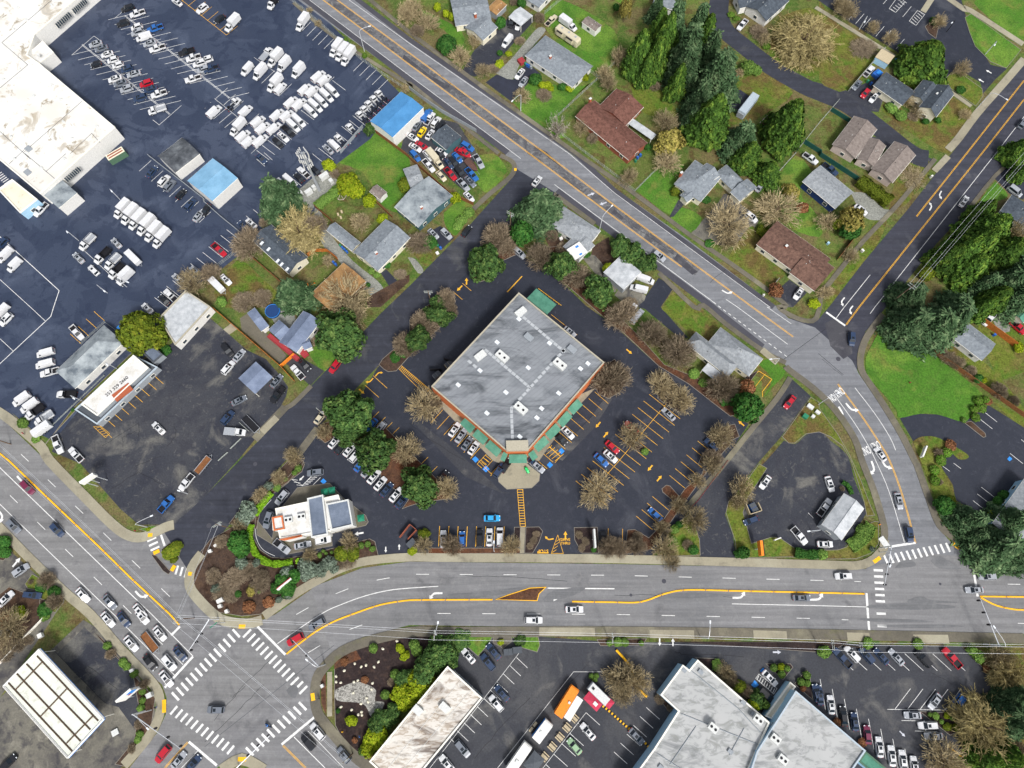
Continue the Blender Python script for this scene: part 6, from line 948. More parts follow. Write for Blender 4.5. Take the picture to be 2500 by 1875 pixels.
boxthing('covered_camper', 'camper', 'long covered camper under pale grey sheet on the lawn', '@3,0 1440 1140', (9.5, 2.7, 2.8), 'paleblue', 53, .05, [('cover_top', (-.1, 0, 2.88), (9.2, 2.4, .16), 'paleblue'), ('cover_nose', (-4.9, 0, 1.2), (.5, 2.4, 2.2), 'greyw')]); boxthing('roof_tarp', 'tarp', 'white tarp held over the back of the tarped grey house', '@2,1 1810 1050', (5, 4.5, .12), 'pvc', 35, 4.3, [('blue_fold', (.8, 1.2, .12), (1.1, .7, .1), 'tarp'), ('blue_fold', (.2, -1.6, .12), (1.0, .6, .1), 'tarp')])
for t, l in (('@1,1 1480 632', 'upper'), ('@1,1 1442 662', 'left'), ('@1,1 1472 695', 'lower')): boxthing('garden_chair', 'chair', f'tan garden chair, {l} one of three on the rough lawn', t, (.6, .6, .45), 'beige', 20, .05, [('backrest', (0, .3, .7), (.6, .08, .6), 'beige')], 'garden chairs on the rough lawn')
b = at('@1,1 1475 458'); o = MB()
for i in range(6): a = i*math.pi/3; c = (math.cos(a)*1.7, math.sin(a)*1.7, .1); d = (math.cos(a+math.pi/3)*1.7, math.sin(a+math.pi/3)*1.7, .1); o.tube(c, d, .07, n=5); o.tube(c, (0, 0, 1.4), .06, n=5)
o = o.build('climbing_frame', M['pink']); o.location = (b.x, b.y, .05); tag(o, 'pink hexagonal climbing dome on the bare soil patch', 'climbing frame')
b = at('@1,2 742 55'); mb = MB(); mb.tube((0, 0, 0), (0, 0, 1.0), 2.2, 2.25, 24); o = mb.build('round_pool', M['pool']); mb = MB()
for i in range(24): a = i*math.pi/12; mb.tube((math.cos(a)*2.25, math.sin(a)*2.25, 1.03), (math.cos(a+math.pi/12)*2.25, math.sin(a+math.pi/12)*2.25, 1.03), .09, n=4)
r = mb.build('rim', M['tarp'], o); o.location = (b.x, b.y, .05); tag(o, 'round dark blue garden pool above the slate-blue metal roof', 'pool')
b = at('@3,0 1440 -400'); boxthing('play_slide', 'slide', 'yellow and blue play slide in the red-brown yard', '@1,1 1110 1440', (1.2, 1.2, 1.3), 'tarp', 30, .05, [('chute', (1.5, 0, .6), (2.2, .6, .1), 'orng'), ('roof', (0, 0, 1.8), (1.3, 1.3, .1), 'orng')])
boxthing('red_deck', 'deck', 'long red wooden deck along the slate-blue metal roof', '@1,2 850 435', (12.5, 1.5, .9), 'redw', -39, .05, [('handrail', (0, -.7, 1.3), (12.5, .08, .08), 'redw')]); boxthing('porch_steps', 'steps', 'small red porch steps by the metal-roofed house', '@1,2 1070 495', (2, 2.2, .7), 'redw', 40, .05, [('tread', (0, -1.3, .3), (1.8, .5, .3), 'redw')])
# picnic tables
for i, (t, l) in enumerate((('@2,4 1780 1122', 'topmost'), ('@2,4 1702 1225', 'second'), ('@2,4 1624 1328', 'third'), ('@2,4 1542 1430', 'fourth'), ('@2,4 1458 1540', 'lowest'))):
    q = at(t, .7); r = empty('picnic_table', (q.x, q.y, .05), R_(-42)); tag(r, f'wooden picnic table, {l} of the five beside the food trucks', 'picnic table', 'picnic tables beside the food trucks')
    mb = MB()
    for k in range(4): mb.box((0, (k-1.5)*.2, .76), (1.9, .17, .05))
    mb.build('table_top', M['beige'], r)
    for s_ in (-1, 1):
        mb = MB(); mb.box((0, s_*.78, .45), (1.9, .28, .05)); mb.build('bench', M['beige'], r); mb = MB(); mb.tube((s_*.7, -.75, 0), (s_*.7, 0, .73), .05, n=4); mb.tube((s_*.7, .75, 0), (s_*.7, 0, .73), .05, n=4); mb.box((s_*.7, 0, .42), (.06, 1.6, .08)); mb.build('leg_frame', M['trunk'], r)
# food trucks and stalls
def truck(label, toks, size, mat, rz, parts, name='food_truck', cat='food truck'):
    q = at(toks, size[2]/2); root = empty(name, (q.x, q.y, .06), R_(rz)); tag(root, label, cat); L, W, h = size; hh = L/2; w2 = W/2
    b_ = loft([(-hh, w2*.97, .5, h*.6, h, .93), (-hh+.15, w2, .45, h*.6, h+.06, .95), (hh-.4, w2, .45, h*.6, h+.06, .95), (hh, w2*.95, .5, h*.55, h-.2, .93)]); b_.build('body', M[mat], root)
    for s_ in (-1, 1):
        for x in (-hh*.5, hh*.6): mb = MB(); mb.tube((x, s_*w2-.1, .4), (x, s_*w2+.1, .4), .4, n=10); mb.build('wheel', M['tyre'], root)
    for pn_, c, s, m_ in parts: mb = MB(); mb.box(c, s); mb.build(pn_, M[m_], root)
truck('orange food truck with white awning', '@2,4 1695 935', (8.2, 2.5, 3.0), 'orng', 55, [('awning', (-.4, -2.3, 2.7), (6.2, 1.9, .06), 'pvc'), ('roof_vent', (.2, -.6, 3.2), (.6, .6, .3), 'metalbox'), ('serving_hatch', (-.4, -1.27, 1.9), (3, .06, .9), 'glass')]); truck('white food trailer with blue side stripe', '@2,4 1435 1255', (5.6, 2.6, 2.8), 'pvc', 50, [('blue_stripe', (0, 1.33, 1.6), (5.4, .06, 1.4), 'tarp'), ('roof_vent', (-.3, .3, 2.98), (.6, .6, .25), 'metalbox'), ('serving_hatch', (0, -1.33, 1.8), (2.4, .06, .9), 'glass')])
truck('long white food trailer at the bottom edge', '@2,4 1180 1545', (8, 2.6, 2.9), 'pvc', 52, [('roof_vent', (-.8, 0, 3.1), (.8, .8, .3), 'metalbox'), ('red_panel', (-2.5, -1.33, 1.5), (2.6, .08, 1.6), 'redw')]); truck('grey-roofed food stall trailer between the crimson canopies', '@2,4 2040 855', (6.2, 2.4, 2.6), 'greyw', -43, [('roof_panel', (0, 0, 2.72), (5.8, 2.1, .06), 'metalbox'), ('roof_vent', (-2, 0, 2.85), (.6, .6, .3), 'black')], 'food_stall')
def tent(label, toks, s, mat, rz, extra=()):
    q = at(toks, 2.5); r = empty('canopy_tent', (q.x, q.y, .05), R_(rz)); tag(r, label, 'canopy'); mb = MB(); x, y = s[0]/2, s[1]/2; mb.add([(-x, -y, 2.4), (x, -y, 2.4), (x, y, 2.4), (-x, y, 2.4), (0, 0, 2.85)], [(0, 1, 4), (1, 2, 4), (2, 3, 4), (3, 0, 4)]); mb.build('roof', M[mat], r)
    for sx in (-1, 1):
        for sy in (-1, 1): mb = MB(); mb.tube((sx*x*.96, sy*y*.96, 0), (sx*x*.96, sy*y*.96, 2.4), .04, n=5); mb.build('pole', M['metal'], r)
    for pn_, c, s_, m_ in extra: mb = MB(); mb.box(c, s_); mb.build(pn_, M[m_], r)
tent('larger crimson canopy with a white square on top', '@2,4 1980 940', (4.6, 2.4), 'crim', -43, [('white_square', (.8, 0, 2.86), (1.1, .9, .05), 'pvc')]); tent('smaller crimson canopy right of the food stall', '@2,4 2150 955', (2.2, 2.2), 'crim', -43); tent('slate blue canopy at the bottom edge', '@2,4 1345 1600', (4.4, 3.4), 'metalslate' if 0 else 'dkgrey', 50)
for t, l in (('@1,3 1292 335', 'left'), ('@1,3 1370 320', 'right'), ('@1,3 1685 618', 'lower')): tent(f'green square umbrella, {l} one on the restaurant patio', t, (1.9, 1.9), 'dkgreen', 10)
for t, l in (('@2,4 1355 1185', 'upper tan'), ('@2,4 1312 1240', 'lower tan')): boxthing('crate', 'crate', f'{l} crate beside the white food trailer', t, (1.2, .6, .6), 'beige', 50, .05, lid((1.2, .6, .6), 'beige'))
# orange barrier pipes
mb = MB(); p = GP('@3,4 20 385 100 470 180 570 205 680 225 770 350 890', .35)
for i in range(len(p)-1): mb.tube(p[i], p[i+1], .32, n=8)
tag(mb.build('barrier', M['yel2']), 'bent bright yellow barrier across the lot under the bare tree', 'barrier')
for a, b, l in (('@2,4 2085 985', '@2,4 2212 1090', 'upper'), ('@3,4 0 1095', '@3,4 165 1240', 'middle'), ('@3,4 330 1385', '@3,4 385 1450', 'lower')):
    p, q = at(a), at(b); r = empty('speed_bump', (p.x, p.y, .03)); tag(r, f'yellow and black striped cable cover, {l} piece', 'speed bump', 'striped cable covers across the lot'); d = q-p; n = max(3, int(d.length/.45)); an = math.atan2(d.y, d.x)
    for m_, k0 in (('yel2', 0), ('black', 1)):
        mb = MB()
        for k in range(k0, n, 2): c = d*((k+.5)/n); mb.box((c.x, c.y, .08), (d.length/n*.98, .6, .12), an, top=.85)
        mb.build('stripe', M[m_], r)
# shopping trolley shelter, motorbike, people
b = at('@2,3 1268 100', .5); r = empty('ride_on_toy', (b.x, b.y, .14), R_(-60)); tag(r, 'small bright green car-shaped ride on the concrete plaza', 'ride')
mb = loft([(-1.0, .35, .2, .4, .6, .8), (-.6, .45, .15, .4, .9, .7), (.3, .45, .15, .4, .85, .7), (1.0, .3, .2, .35, .5, .8)]); mb.build('body', M['dkgreen'] if 0 else flat('bright_green_plastic', '2fc46a', .4), r)
for x in (-.6, .6):
    for s_ in (-1, 1): mb = MB(); mb.tube((x, s_*.4, .2), (x, s_*.5, .2), .2, n=8); mb.build('wheel', M['tyre'], r)
def skin_person(name, loc, rz, pose, top, bottom, label, seated=False):
    J = pose; me = bpy.data.meshes.new('person'); vs = [j[0] for j in J['v']]; me.from_pydata(vs, J['e'], []); o = bpy.data.objects.new('person', me); COL.objects.link(o); m = o.modifiers.new('skin', 'SKIN'); 
    for i, j in enumerate(J['v']): me.skin_vertices[0].data[i].radius = (j[1], j[1])
    me.skin_vertices[0].data[0].use_root = True; sb = o.modifiers.new('sub', 'SUBSURF'); sb.levels = sb.render_levels = 1; bpy.context.view_layer.update(); m2 = bpy.data.meshes.new_from_object(o.evaluated_get(bpy.context.evaluated_depsgraph_get())); bpy.data.objects.remove(o)
    o = bpy.data.objects.new('person', m2); COL.objects.link(o); m2.materials.clear()
    for k in (top, bottom, 'skin', 'hair'): m2.materials.append(M[k])
    for f in m2.polygons:
        z = f.center.z; f.material_index = 1 if z < pose['waist'] else (0 if z < pose['neck'] else (3 if z > pose['neck']+.14 else 2)); f.use_smooth = True
    o.location = loc; o.rotation_euler.z = rz; tag(o, label, 'person'); return o
M['skin'] = flat('skin', 'b98a6c'); M['hair'] = flat('dark_hair', '2a211b')
STAND = {'v': [((0, 0, .95), .15), ((0, 0, 1.2), .15), ((0, 0, 1.42), .16), ((0, 0, 1.53), .06), ((.02, 0, 1.66), .1), ((.02, 0, 1.74), .08), ((0, .2, 1.42), .06), ((.02, .27, 1.15), .045), ((.12, .27, .9), .035), ((0, -.2, 1.42), .06), ((.02, -.27, 1.15), .045), ((.1, -.27, .92), .035), ((0, .1, .88), .1), ((.12, .1, .48), .065), ((.06, .1, .08), .05), ((.2, .1, .05), .04), ((0, -.1, .88), .1), ((-.08, -.1, .48), .065), ((-.2, -.1, .1), .05), ((-.08, -.1, .05), .04)],
         'e': [(0, 1), (1, 2), (2, 3), (3, 4), (4, 5), (2, 6), (6, 7), (7, 8), (2, 9), (9, 10), (10, 11), (0, 12), (12, 13), (13, 14), (14, 15), (0, 16), (16, 17), (17, 18), (18, 19)], 'waist': .98, 'neck': 1.52}
RIDE = {'v': [((-.1, 0, .85), .15), ((0, 0, 1.1), .15), ((.1, 0, 1.32), .16), ((.14, 0, 1.42), .06), ((.18, 0, 1.54), .12), ((.18, 0, 1.62), .1), ((.1, .2, 1.3), .06), ((.3, .28, 1.15), .045), ((.52, .26, 1.05), .035), ((.1, -.2, 1.3), .06), ((.3, -.28, 1.15), .045), ((.52, -.26, 1.05), .035), ((0, .14, .82), .1), ((.35, .2, .75), .07), ((.2, .2, .35), .05), ((0, -.14, .82), .1), ((.35, -.2, .75), .07), ((.2, -.2, .35), .05)],
        'e': [(0, 1), (1, 2), (2, 3), (3, 4), (4, 5), (2, 6), (6, 7), (7, 8), (2, 9), (9, 10), (10, 11), (0, 12), (12, 13), (13, 14), (0, 15), (15, 16), (16, 17)], 'waist': .9, 'neck': 1.42}
for t, rz, a, b_, l in (('@0,4 1700 1000', 40, 'black', 'bluebin', 'person in dark clothes waiting on the corner pavement'), ('@1,4 1238 905', 120, 'dkgrey', 'black', 'person in grey standing on the curved pavement'), ('@0,2 275 1370', 40, 'crim', 'black', 'person in a red top walking on the highway pavement'), ('@1,4 1680 1310', 40, 'tarp', 'greyw', 'person in light blue beside the green hedge'), ('@2,3 1670 -3000' if 0 else '@4,3 580 950', 10, 'dkgrey', 'black', 'person in dark clothes on the kiosk corner')):
    p = at(t); skin_person('person', (p.x, p.y, .15), R_(rz), STAND, a, b_, l)
p = at('@1,4 685 1200', .6); r = empty('motorcycle', (p.x, p.y, .05), R_(150)); tag(r, 'blue motorcycle crossing beside the striped crosswalk', 'motorcycle'); M['bikeblue'] = M['Pb']
mb = loft([(-.7, .1, .6, .8, .95, .8), (-.2, .16, .5, .75, .85, .8), (.2, .2, .5, .8, 1.05, .8), (.55, .14, .6, .9, 1.05, .7), (.75, .08, .75, .9, 1.0, .7)]); mb.build('body', M['Pb'], r)
for x in (-.7, .72): mb = MB(); mb.tube((x, -.07, .33), (x, .07, .33), .33, n=14); mb.build('wheel', M['tyre'], r)
mb = MB(); mb.box((-.3, 0, .9), (.7, .28, .1)); mb.build('seat', M['black'], r); mb = MB(); mb.tube((.5, -.35, 1.1), (.5, .35, 1.1), .03, n=5); mb.build('handlebar', M['black'], r); skin_person('person', (p.x, p.y, .05), R_(150), RIDE, 'tarp', 'dkgrey', 'person in blue riding the motorcycle')
p = at('@3,1 1270 895'); r = empty('riding_mower', (p.x, p.y, .05), R_(-50)); tag(r, 'red riding mower under the bare tree on the concrete drive', 'mower'); mb = loft([(-.8, .4, .3, .5, .6, .9), (0, .45, .3, .5, .65, .9), (.2, .35, .3, .6, .95, .8), (.9, .3, .3, .6, .85, .8)]); mb.build('body', M['Pr'], r); mb = MB(); mb.box((-.35, 0, .85), (.5, .5, .4)); mb.build('seat', M['black'], r)
for x, w_ in ((-.5, .28), (.7, .2)):
    for s_ in (-1, 1): mb = MB(); mb.tube((x, s_*.42, w_), (x, s_*.6, w_), w_, n=10); mb.build('wheel', M['tyre'], r)
# pale boulders in the gravel garden
bm_ = None
for i, (x, y) in enumerate(((1510, 605), (1622, 530), (1692, 563), (1742, 548), (1830, 567), (1420, 668), (1422, 728), (1472, 735), (1612, 727), (1655, 712), (1720, 715), (1812, 742), (1605, 845), (1690, 962), (1750, 900), (1765, 942), (1802, 805), (1472, 998), (1588, 1028), (1660, 1082), (1698, 1085), (1695, 1052), (1925, 370), (1877, 510), (2077, 287), (1452, 1020))):
    q = at(f'@1,4 {x} {y}'); rr = random.Random(i); mb = MB(); vs = []; 
    for zz, k in ((0, .9), (.18, 1), (.36, .7), (.45, .25)): vs += [(math.cos(a)*k*.42*rr.uniform(.8, 1.15), math.sin(a)*k*.34*rr.uniform(.8, 1.15), zz) for a in [j*math.pi/4 for j in range(8)]]
    mb.add(vs, [(8*l_+j, 8*l_+(j+1) % 8, 8*(l_+1)+(j+1) % 8, 8*(l_+1)+j) for l_ in range(3) for j in range(8)]+[tuple(range(24, 32))]); o = mb.build('boulder', M['cream']); o.location = (q.x, q.y, .12); o.rotation_euler.z = rr.random()*6; tag(o, 'pale rounded boulder in the gravel garden by the big crossing', 'boulder', 'pale boulders in the gravel garden')
for t, m_, l in (('@1,4 1490 1265', 'yel2', 'bright yellow hydrant at the edge of the gravel garden'), ('@0,3 1465 755', 'redw', 'red hydrant at the grass tip by the cracked lot'), ('@4,3 645 690', 'orng', 'orange hydrant beside the kiosk lawn'), ('@4,2 972 818', 'redw', 'small red post in the middle of the corner lawn')):
    q = at(t); r = empty('fire_hydrant', (q.x, q.y, .1)); tag(r, l, 'hydrant'); mb = MB(); mb.tube((0, 0, 0), (0, 0, .7), .16, .13, 8); mb.tube((0, 0, .7), (0, 0, .85), .15, .05, 8); mb.build('body', M[m_], r); mb = MB(); mb.tube((-.25, 0, .5), (.25, 0, .5), .07, n=6); mb.build('nozzle', M[m_], r)
# ---------------- plants ----------------
rng = np.random.default_rng(7)
def quadmesh(name, cen, a, b, mat, extra=None):
    """one quad per centre, half-axes a and b"""
    n = len(cen); vs = np.empty((n*4, 3)); vs[0::4] = cen-a-b; vs[1::4] = cen+a-b; vs[2::4] = cen+a+b; vs[3::4] = cen-a+b
    me = bpy.data.meshes.new(name); me.vertices.add(n*4); me.loops.add(n*4); me.polygons.add(n)
    me.vertices.foreach_set('co', vs.ravel()); me.loops.foreach_set('vertex_index', np.arange(n*4)); me.polygons.foreach_set('loop_start', np.arange(n)*4)
    try: me.polygons.foreach_set('loop_total', np.full(n, 4))
    except Exception: pass
    me.update(calc_edges=True); me.materials.append(mat); return me
def unit(v): return v/np.maximum(np.linalg.norm(v, axis=1, keepdims=True), 1e-9)
def leafmat(name, c1, c2, c3):
    m, nt, b = newmat(name, .85, .12)
    oi = nt.nodes.new('ShaderNodeObjectInfo')
    n1 = noise(nt, 3.5, 4, .6); n2 = noise(nt, 14, 3, .6)
    col = ramp(nt, n1, [(.3, srgb(c1)), (.52, srgb(c2)), (.72, srgb(c3))])
    v = ramp(nt, n2, [(.25, (.55, .55, .55, 1)), (.75, (1.3, 1.3, 1.3, 1))]); col = mix(nt, 1.0, col, v, 'MULTIPLY')
    hv = nt.nodes.new('ShaderNodeHueSaturation'); mr = nt.nodes.new('ShaderNodeMapRange'); mr.inputs[3].default_value = .8; mr.inputs[4].default_value = 1.25
    nt.links.new(oi.outputs['Random'], mr.inputs[0]); nt.links.new(mr.outputs[0], hv.inputs['Value']); nt.links.new(col, hv.inputs['Color'])
    nt.links.new(hv.outputs[0], b.inputs['Base Color'])
    return m
LM = {'fir': leafmat('dark_fir_needles', '263c22', '40593a', '768a62'), 'cedar': leafmat('cedar_foliage', '2b441c', '466526', '7b933a'),
      'treeg': leafmat('broadleaf_green', '2a4325', '43602f', '738648'), 'round': leafmat('shrub_dark_green', '234a1f', '376428', '5a7d3c'),
      'hedge': leafmat('hedge_green', '48682a', '61803a', '87a04a'), 'olive': leafmat('olive_foliage', '44561a', '61701e', '85862c'),
      'yellow': leafmat('yellow_green_foliage', '607a14', '86971c', 'abac30'), 'yellowt': leafmat('golden_foliage', '6b6a34', '8e8442', 'a8985c'),
      'lime': leafmat('lime_hedge', '5c8a1c', '7eae26', 'a2c838'),
      'sage': leafmat('sage_foliage', '4c5a4a', '6c7a6a', '8d9888'), 'orange': leafmat('russet_foliage', '684632', '83583c', '9a7550'),
      'brown': leafmat('brown_twigs', '75695b', '93846e', 'b0a288'), 'bare': leafmat('bare_tan_twigs', '85795f', 'a89977', 'c8ba96'),
      'willow': leafmat('long_tan_twigs', '847852', 'ada070', 'ccbe90'), 'birch': leafmat('pale_bark_twigs', '8c8279', 'b3aa9e', 'd6cfc4'), 'shrubg': leafmat('round_low_shrub', '3d6420', '5d8428', '7e6a52')}
def dirs(n, up=-.2):
    v = rng.normal(size=(n*3, 3)); v = unit(v); v = v[v[:, 2] > up][:n]; return v
def lump(d, seed, k=.22):              # bumpy radius factor per direction
    r = np.random.default_rng(seed); c = unit(r.normal(size=(34, 3))); am = r.uniform(.5, 1.1, 34); dots = d@c.T; ph = r.random(4)*6
    return 1-k+k*1.5*np.max(np.clip((dots-.8)/.2, 0, 1)**.8*am, axis=1)+k*.35*np.sin(np.arctan2(d[:, 1], d[:, 0])*2+ph[0])+k*.25*np.sin(np.arctan2(d[:, 1], d[:, 0])*5+ph[1])
def crown_ellipsoid(seed, n=2200, size=.085, mat=None, flatness=.0, k=.22):
    d = dirs(n, -.35); n = len(d); rad = lump(d, seed, k)*(1-.4*rng.random(n)**2); cen = d*rad[:, None]; cen[:, 2] = cen[:, 2]*.5+.5
    nrm = unit(d+rng.normal(size=(n, 3))*.55); a = unit(np.cross(nrm, rng.normal(size=(n, 3)))); b = np.cross(nrm, a); s = size*(.35+.9*rng.random(n))[:, None]
    cen *= 1; return quadmesh('crown', cen, a*s*np.array([1, 1, .6]), b*s*.75*np.array([1, 1, .6]), mat)
def crown_cone(seed, mat, whorls=24, per=13, droop=.18, feather=1.0, top=.02):
    cs, As, Bs = [], [], []
    r_ = np.random.default_rng(seed)
    for i in range(whorls):
        t = (i+.5)/whorls; z = .06+t*.92; R0 = (1-t)**.85*(1-.08*r_.random())+top; m = max(5, int(per*(.35+.75*(1-t))))
        for j in range(m):
            an = 2*math.pi*(j+r_.random()*.7)/m+i*.7; L = R0*(.72+.38*r_.random()); dz = -droop*L*(.3+.9*r_.random())*.5; u = np.array([math.cos(an), math.sin(an), 0]); s = np.array([-u[1], u[0], 0])
            q = max(4, int(11*L))
            for k in range(q):
                f = .18+.82*(k+.5)/q; c = u*L*f; c = c+np.array([0, 0, z+dz*f*f+.02*r_.normal()]); wd = (.13*(1-f)+.045)*feather
                for sg in (-1, 1):
                    a_ = (u*.5+s*sg*.85)*wd*(.8+.5*r_.random()); a_ = a_+np.array([0, 0, -.02*r_.random()]); b_ = np.cross(a_/np.linalg.norm(a_), [0, 0, 1])*.024*feather; b_ = b_+np.array([0, 0, .008*r_.normal()])
                    cs.append(c+a_); As.append(a_); Bs.append(b_)
    return quadmesh('crown', np.array(cs), np.array(As), np.array(Bs), mat)
def crown_dense_cone(seed, mat, n=7000):
    r_ = np.random.default_rng(seed); t = r_.random(n)**1.5; an = r_.random(n)*2*math.pi
    ph = r_.random(6)*6; lob = 1+.1*np.sin(an*3+ph[0]+t*7)+.09*np.sin(an*7+ph[1]-t*14)+.06*np.sin(t*36+an*4)+.07*np.sin(an*13+ph[2]+t*25)
    R0 = np.sqrt(np.clip(1-t, 0, 1))*.95*(1-.35*t)*lob*(1-.3*r_.random(n)**2); R0 = np.where(t < .08, R0*(.75+3*t), R0)
    cen = np.stack([np.cos(an)*R0, np.sin(an)*R0, .03+t*.97], 1); nrm = unit(np.stack([np.cos(an), np.sin(an), np.full(n, .5)], 1)+r_.normal(size=(n, 3))*.5)
    a = unit(np.cross(nrm, r_.normal(size=(n, 3)))); b = np.cross(nrm, a); s = (.048*(.4+1.1*r_.random(n)))[:, None]
    return quadmesh('crown', cen, a*s*np.array([1, 1, .5]), b*s*.7*np.array([1, 1, .5]), mat)
def twigs(seed, mat, nb=26, sub=16, thick=.013, arch=0.0, spread=1.0, base=.12, fine=3):
    r_ = np.random.default_rng(seed); segs = []
    for i in range(nb):
        an = 2*math.pi*i/nb+r_.normal()*.25; el = r_.uniform(.15, 1.25); L = r_.uniform(.75, 1.05)
        p = np.array([0, 0, base]); d = np.array([math.cos(an)*math.cos(el)*spread, math.sin(an)*math.cos(el)*spread, math.sin(el)*.9]); d /= np.linalg.norm(d)
        pts = [p]
        for k in range(5):
            d = d+r_.normal(size=3)*.1; d[2] -= arch*(k+1)*.16
            d /= np.linalg.norm(d); p = p+d*L/5; pts.append(p)
        for k in range(5): segs.append((pts[k], pts[k+1], thick*(1.5-.22*k)))
        for j in range(sub):
            k = r_.integers(1, 5); f = r_.random(); q = pts[k]*(1-f)+pts[k+1]*f if k < 5 else pts[5]
            dd = unit((d+r_.normal(size=3)*.75)[None])[0]; dd[2] = dd[2]*.6+.12-arch*.5; l = r_.uniform(.18, .4); e = q+dd*l; segs.append((q, e, thick*.62))
            for m in range(fine):
                f = r_.random(); q2 = q*(1-f)+e*f; d3 = unit((dd+r_.normal(size=3)*.7)[None])[0]; d3[2] -= arch*.4; segs.append((q2, q2+d3*r_.uniform(.08, .2), thick*.42))
    A = np.array([s[0] for s in segs]); B = np.array([s[1] for s in segs]); T = np.array([s[2] for s in segs])[:, None]
    d = unit(B-A); n1 = unit(np.cross(d, r_.normal(size=d.shape))); n2 = np.cross(d, n1); c = (A+B)/2; h = (B-A)/2
    return quadmesh('crown', np.concatenate([c, c]), np.concatenate([h, h]), np.concatenate([n1*T, n2*T]), mat)
def haze_crown(seed, mat, n, thick, extra=None):
    r_ = np.random.default_rng(seed); d = unit(r_.normal(size=(n*2, 3))); d = d[d[:, 2] > -.15][:n]; n = len(d); rad = (.35+.62*r_.random(n)**.55)*lump(d, seed, .16); c = d*rad[:, None]; c[:, 2] = c[:, 2]*.75+.28
    o = unit(d*np.array([1, 1, .8])+r_.normal(size=(n, 3))*.3+np.array([0, 0, .25])); L = (.07+.1*r_.random(n))[:, None]; s_ = unit(np.cross(o, r_.normal(size=(n, 3))))
    t = np.full((n, 1), thick); C_, A_, B_ = c, o*L, s_*t
    if extra is not None:
        co = np.empty(len(extra.vertices)*3); extra.vertices.foreach_get('co', co); v = co.reshape(-1, 4, 3); ce = v.mean(1); a = (v[:, 1]-v[:, 0])/2; b = (v[:, 2]-v[:, 1])/2; C_ = np.concatenate([C_, ce]); A_ = np.concatenate([A_, a]); B_ = np.concatenate([B_, b])
    return quadmesh('crown', C_, A_, B_, mat)
def trunk_mesh(r, h, mat, limbs=0):
    mb = MB(); mb.tube((0, 0, -.05), (0, 0, h), r, r*.45, 7)
    for i in range(limbs):
        a = i*2.4; mb.tube((0, 0, h*(.45+.12*i/limbs)), (math.cos(a)*.45, math.sin(a)*.45, h*1.15), r*.45, r*.15, 5)
    me = bpy.data.meshes.new('trunk'); me.from_pydata(mb.v, [], mb.f); me.update(); me.materials.append(mat); return me
CR = {}
for s in range(3):
    CR['fir', s] = crown_cone(10+s, LM['fir'], 26, 17, .28, 1.0); CR['cedar', s] = crown_dense_cone(20+s, LM['cedar'])
    for k, n_, sz, kk in (('treeg', 3600, .072, .4), ('round', 1300, .11, .16), ('hedge', 900, .12, .14), ('olive', 2600, .08, .2), ('yellow', 1300, .1, .24), ('yellowt', 1500, .085, .34), ('sage', 800, .11, .3), ('orange', 700, .12, .2), ('shrubg', 700, .12, .15)):
        CR[k, s] = crown_ellipsoid(30+s, n_, sz, LM[k], 0, kk)
    CR['bare', s] = haze_crown(40+s, LM['bare'], 420, .009, twigs(40+s, LM['bare'], 26, 14, .0105, .05)); CR['willow', s] = twigs(50+s, LM['willow'], 90, 18, .013, .3, 1.1)
    CR['brown', s] = haze_crown(60+s, LM['brown'], 1500, .009, twigs(60+s, LM['brown'], 30, 16, .009, .0, 1.0, .1, 3)); CR['birch', s] = twigs(70+s, LM['birch'], 18, 9, .014, .0, .8)
TR = {'tree': trunk_mesh(.045, .7, M['trunk'], 3), 'cone': trunk_mesh(.07, .95, M['trunk']), 'shrub': trunk_mesh(.06, .4, M['trunk'], 3)}
KIND = {'fir': ('fir_tree', 'dark green feathery fir', 'tree'), 'cedar': ('cedar_tree', 'tall pointed green cedar', 'tree'), 'treeg': ('evergreen_tree', 'leafy deep green tree', 'tree'),
        'round': ('shrub', 'rounded dark green shrub', 'shrub'), 'hedge': ('clipped_shrub', 'bright green clipped shrub', 'shrub'), 'olive': ('shrub', 'olive green bushy shrub', 'shrub'), 'yellow': ('shrub', 'yellow-green shrub', 'shrub'), 'yellowt': ('tree', 'golden-tinged small tree', 'tree'),
        'sage': ('shrub', 'grey-green sprawling shrub', 'shrub'), 'orange': ('shrub', 'russet orange shrub', 'shrub'), 'brown': ('bare_shrub', 'bare brown twiggy bush', 'shrub'), 'bare': ('bare_tree', 'leafless tan tree', 'tree'),
        'willow': ('bare_tree', 'leafless tree with arching branches', 'tree'), 'birch': ('birch_tree', 'leafless white-barked birch', 'tree'), 'shrubg': ('low_shrub', 'low round green bush', 'shrub')}
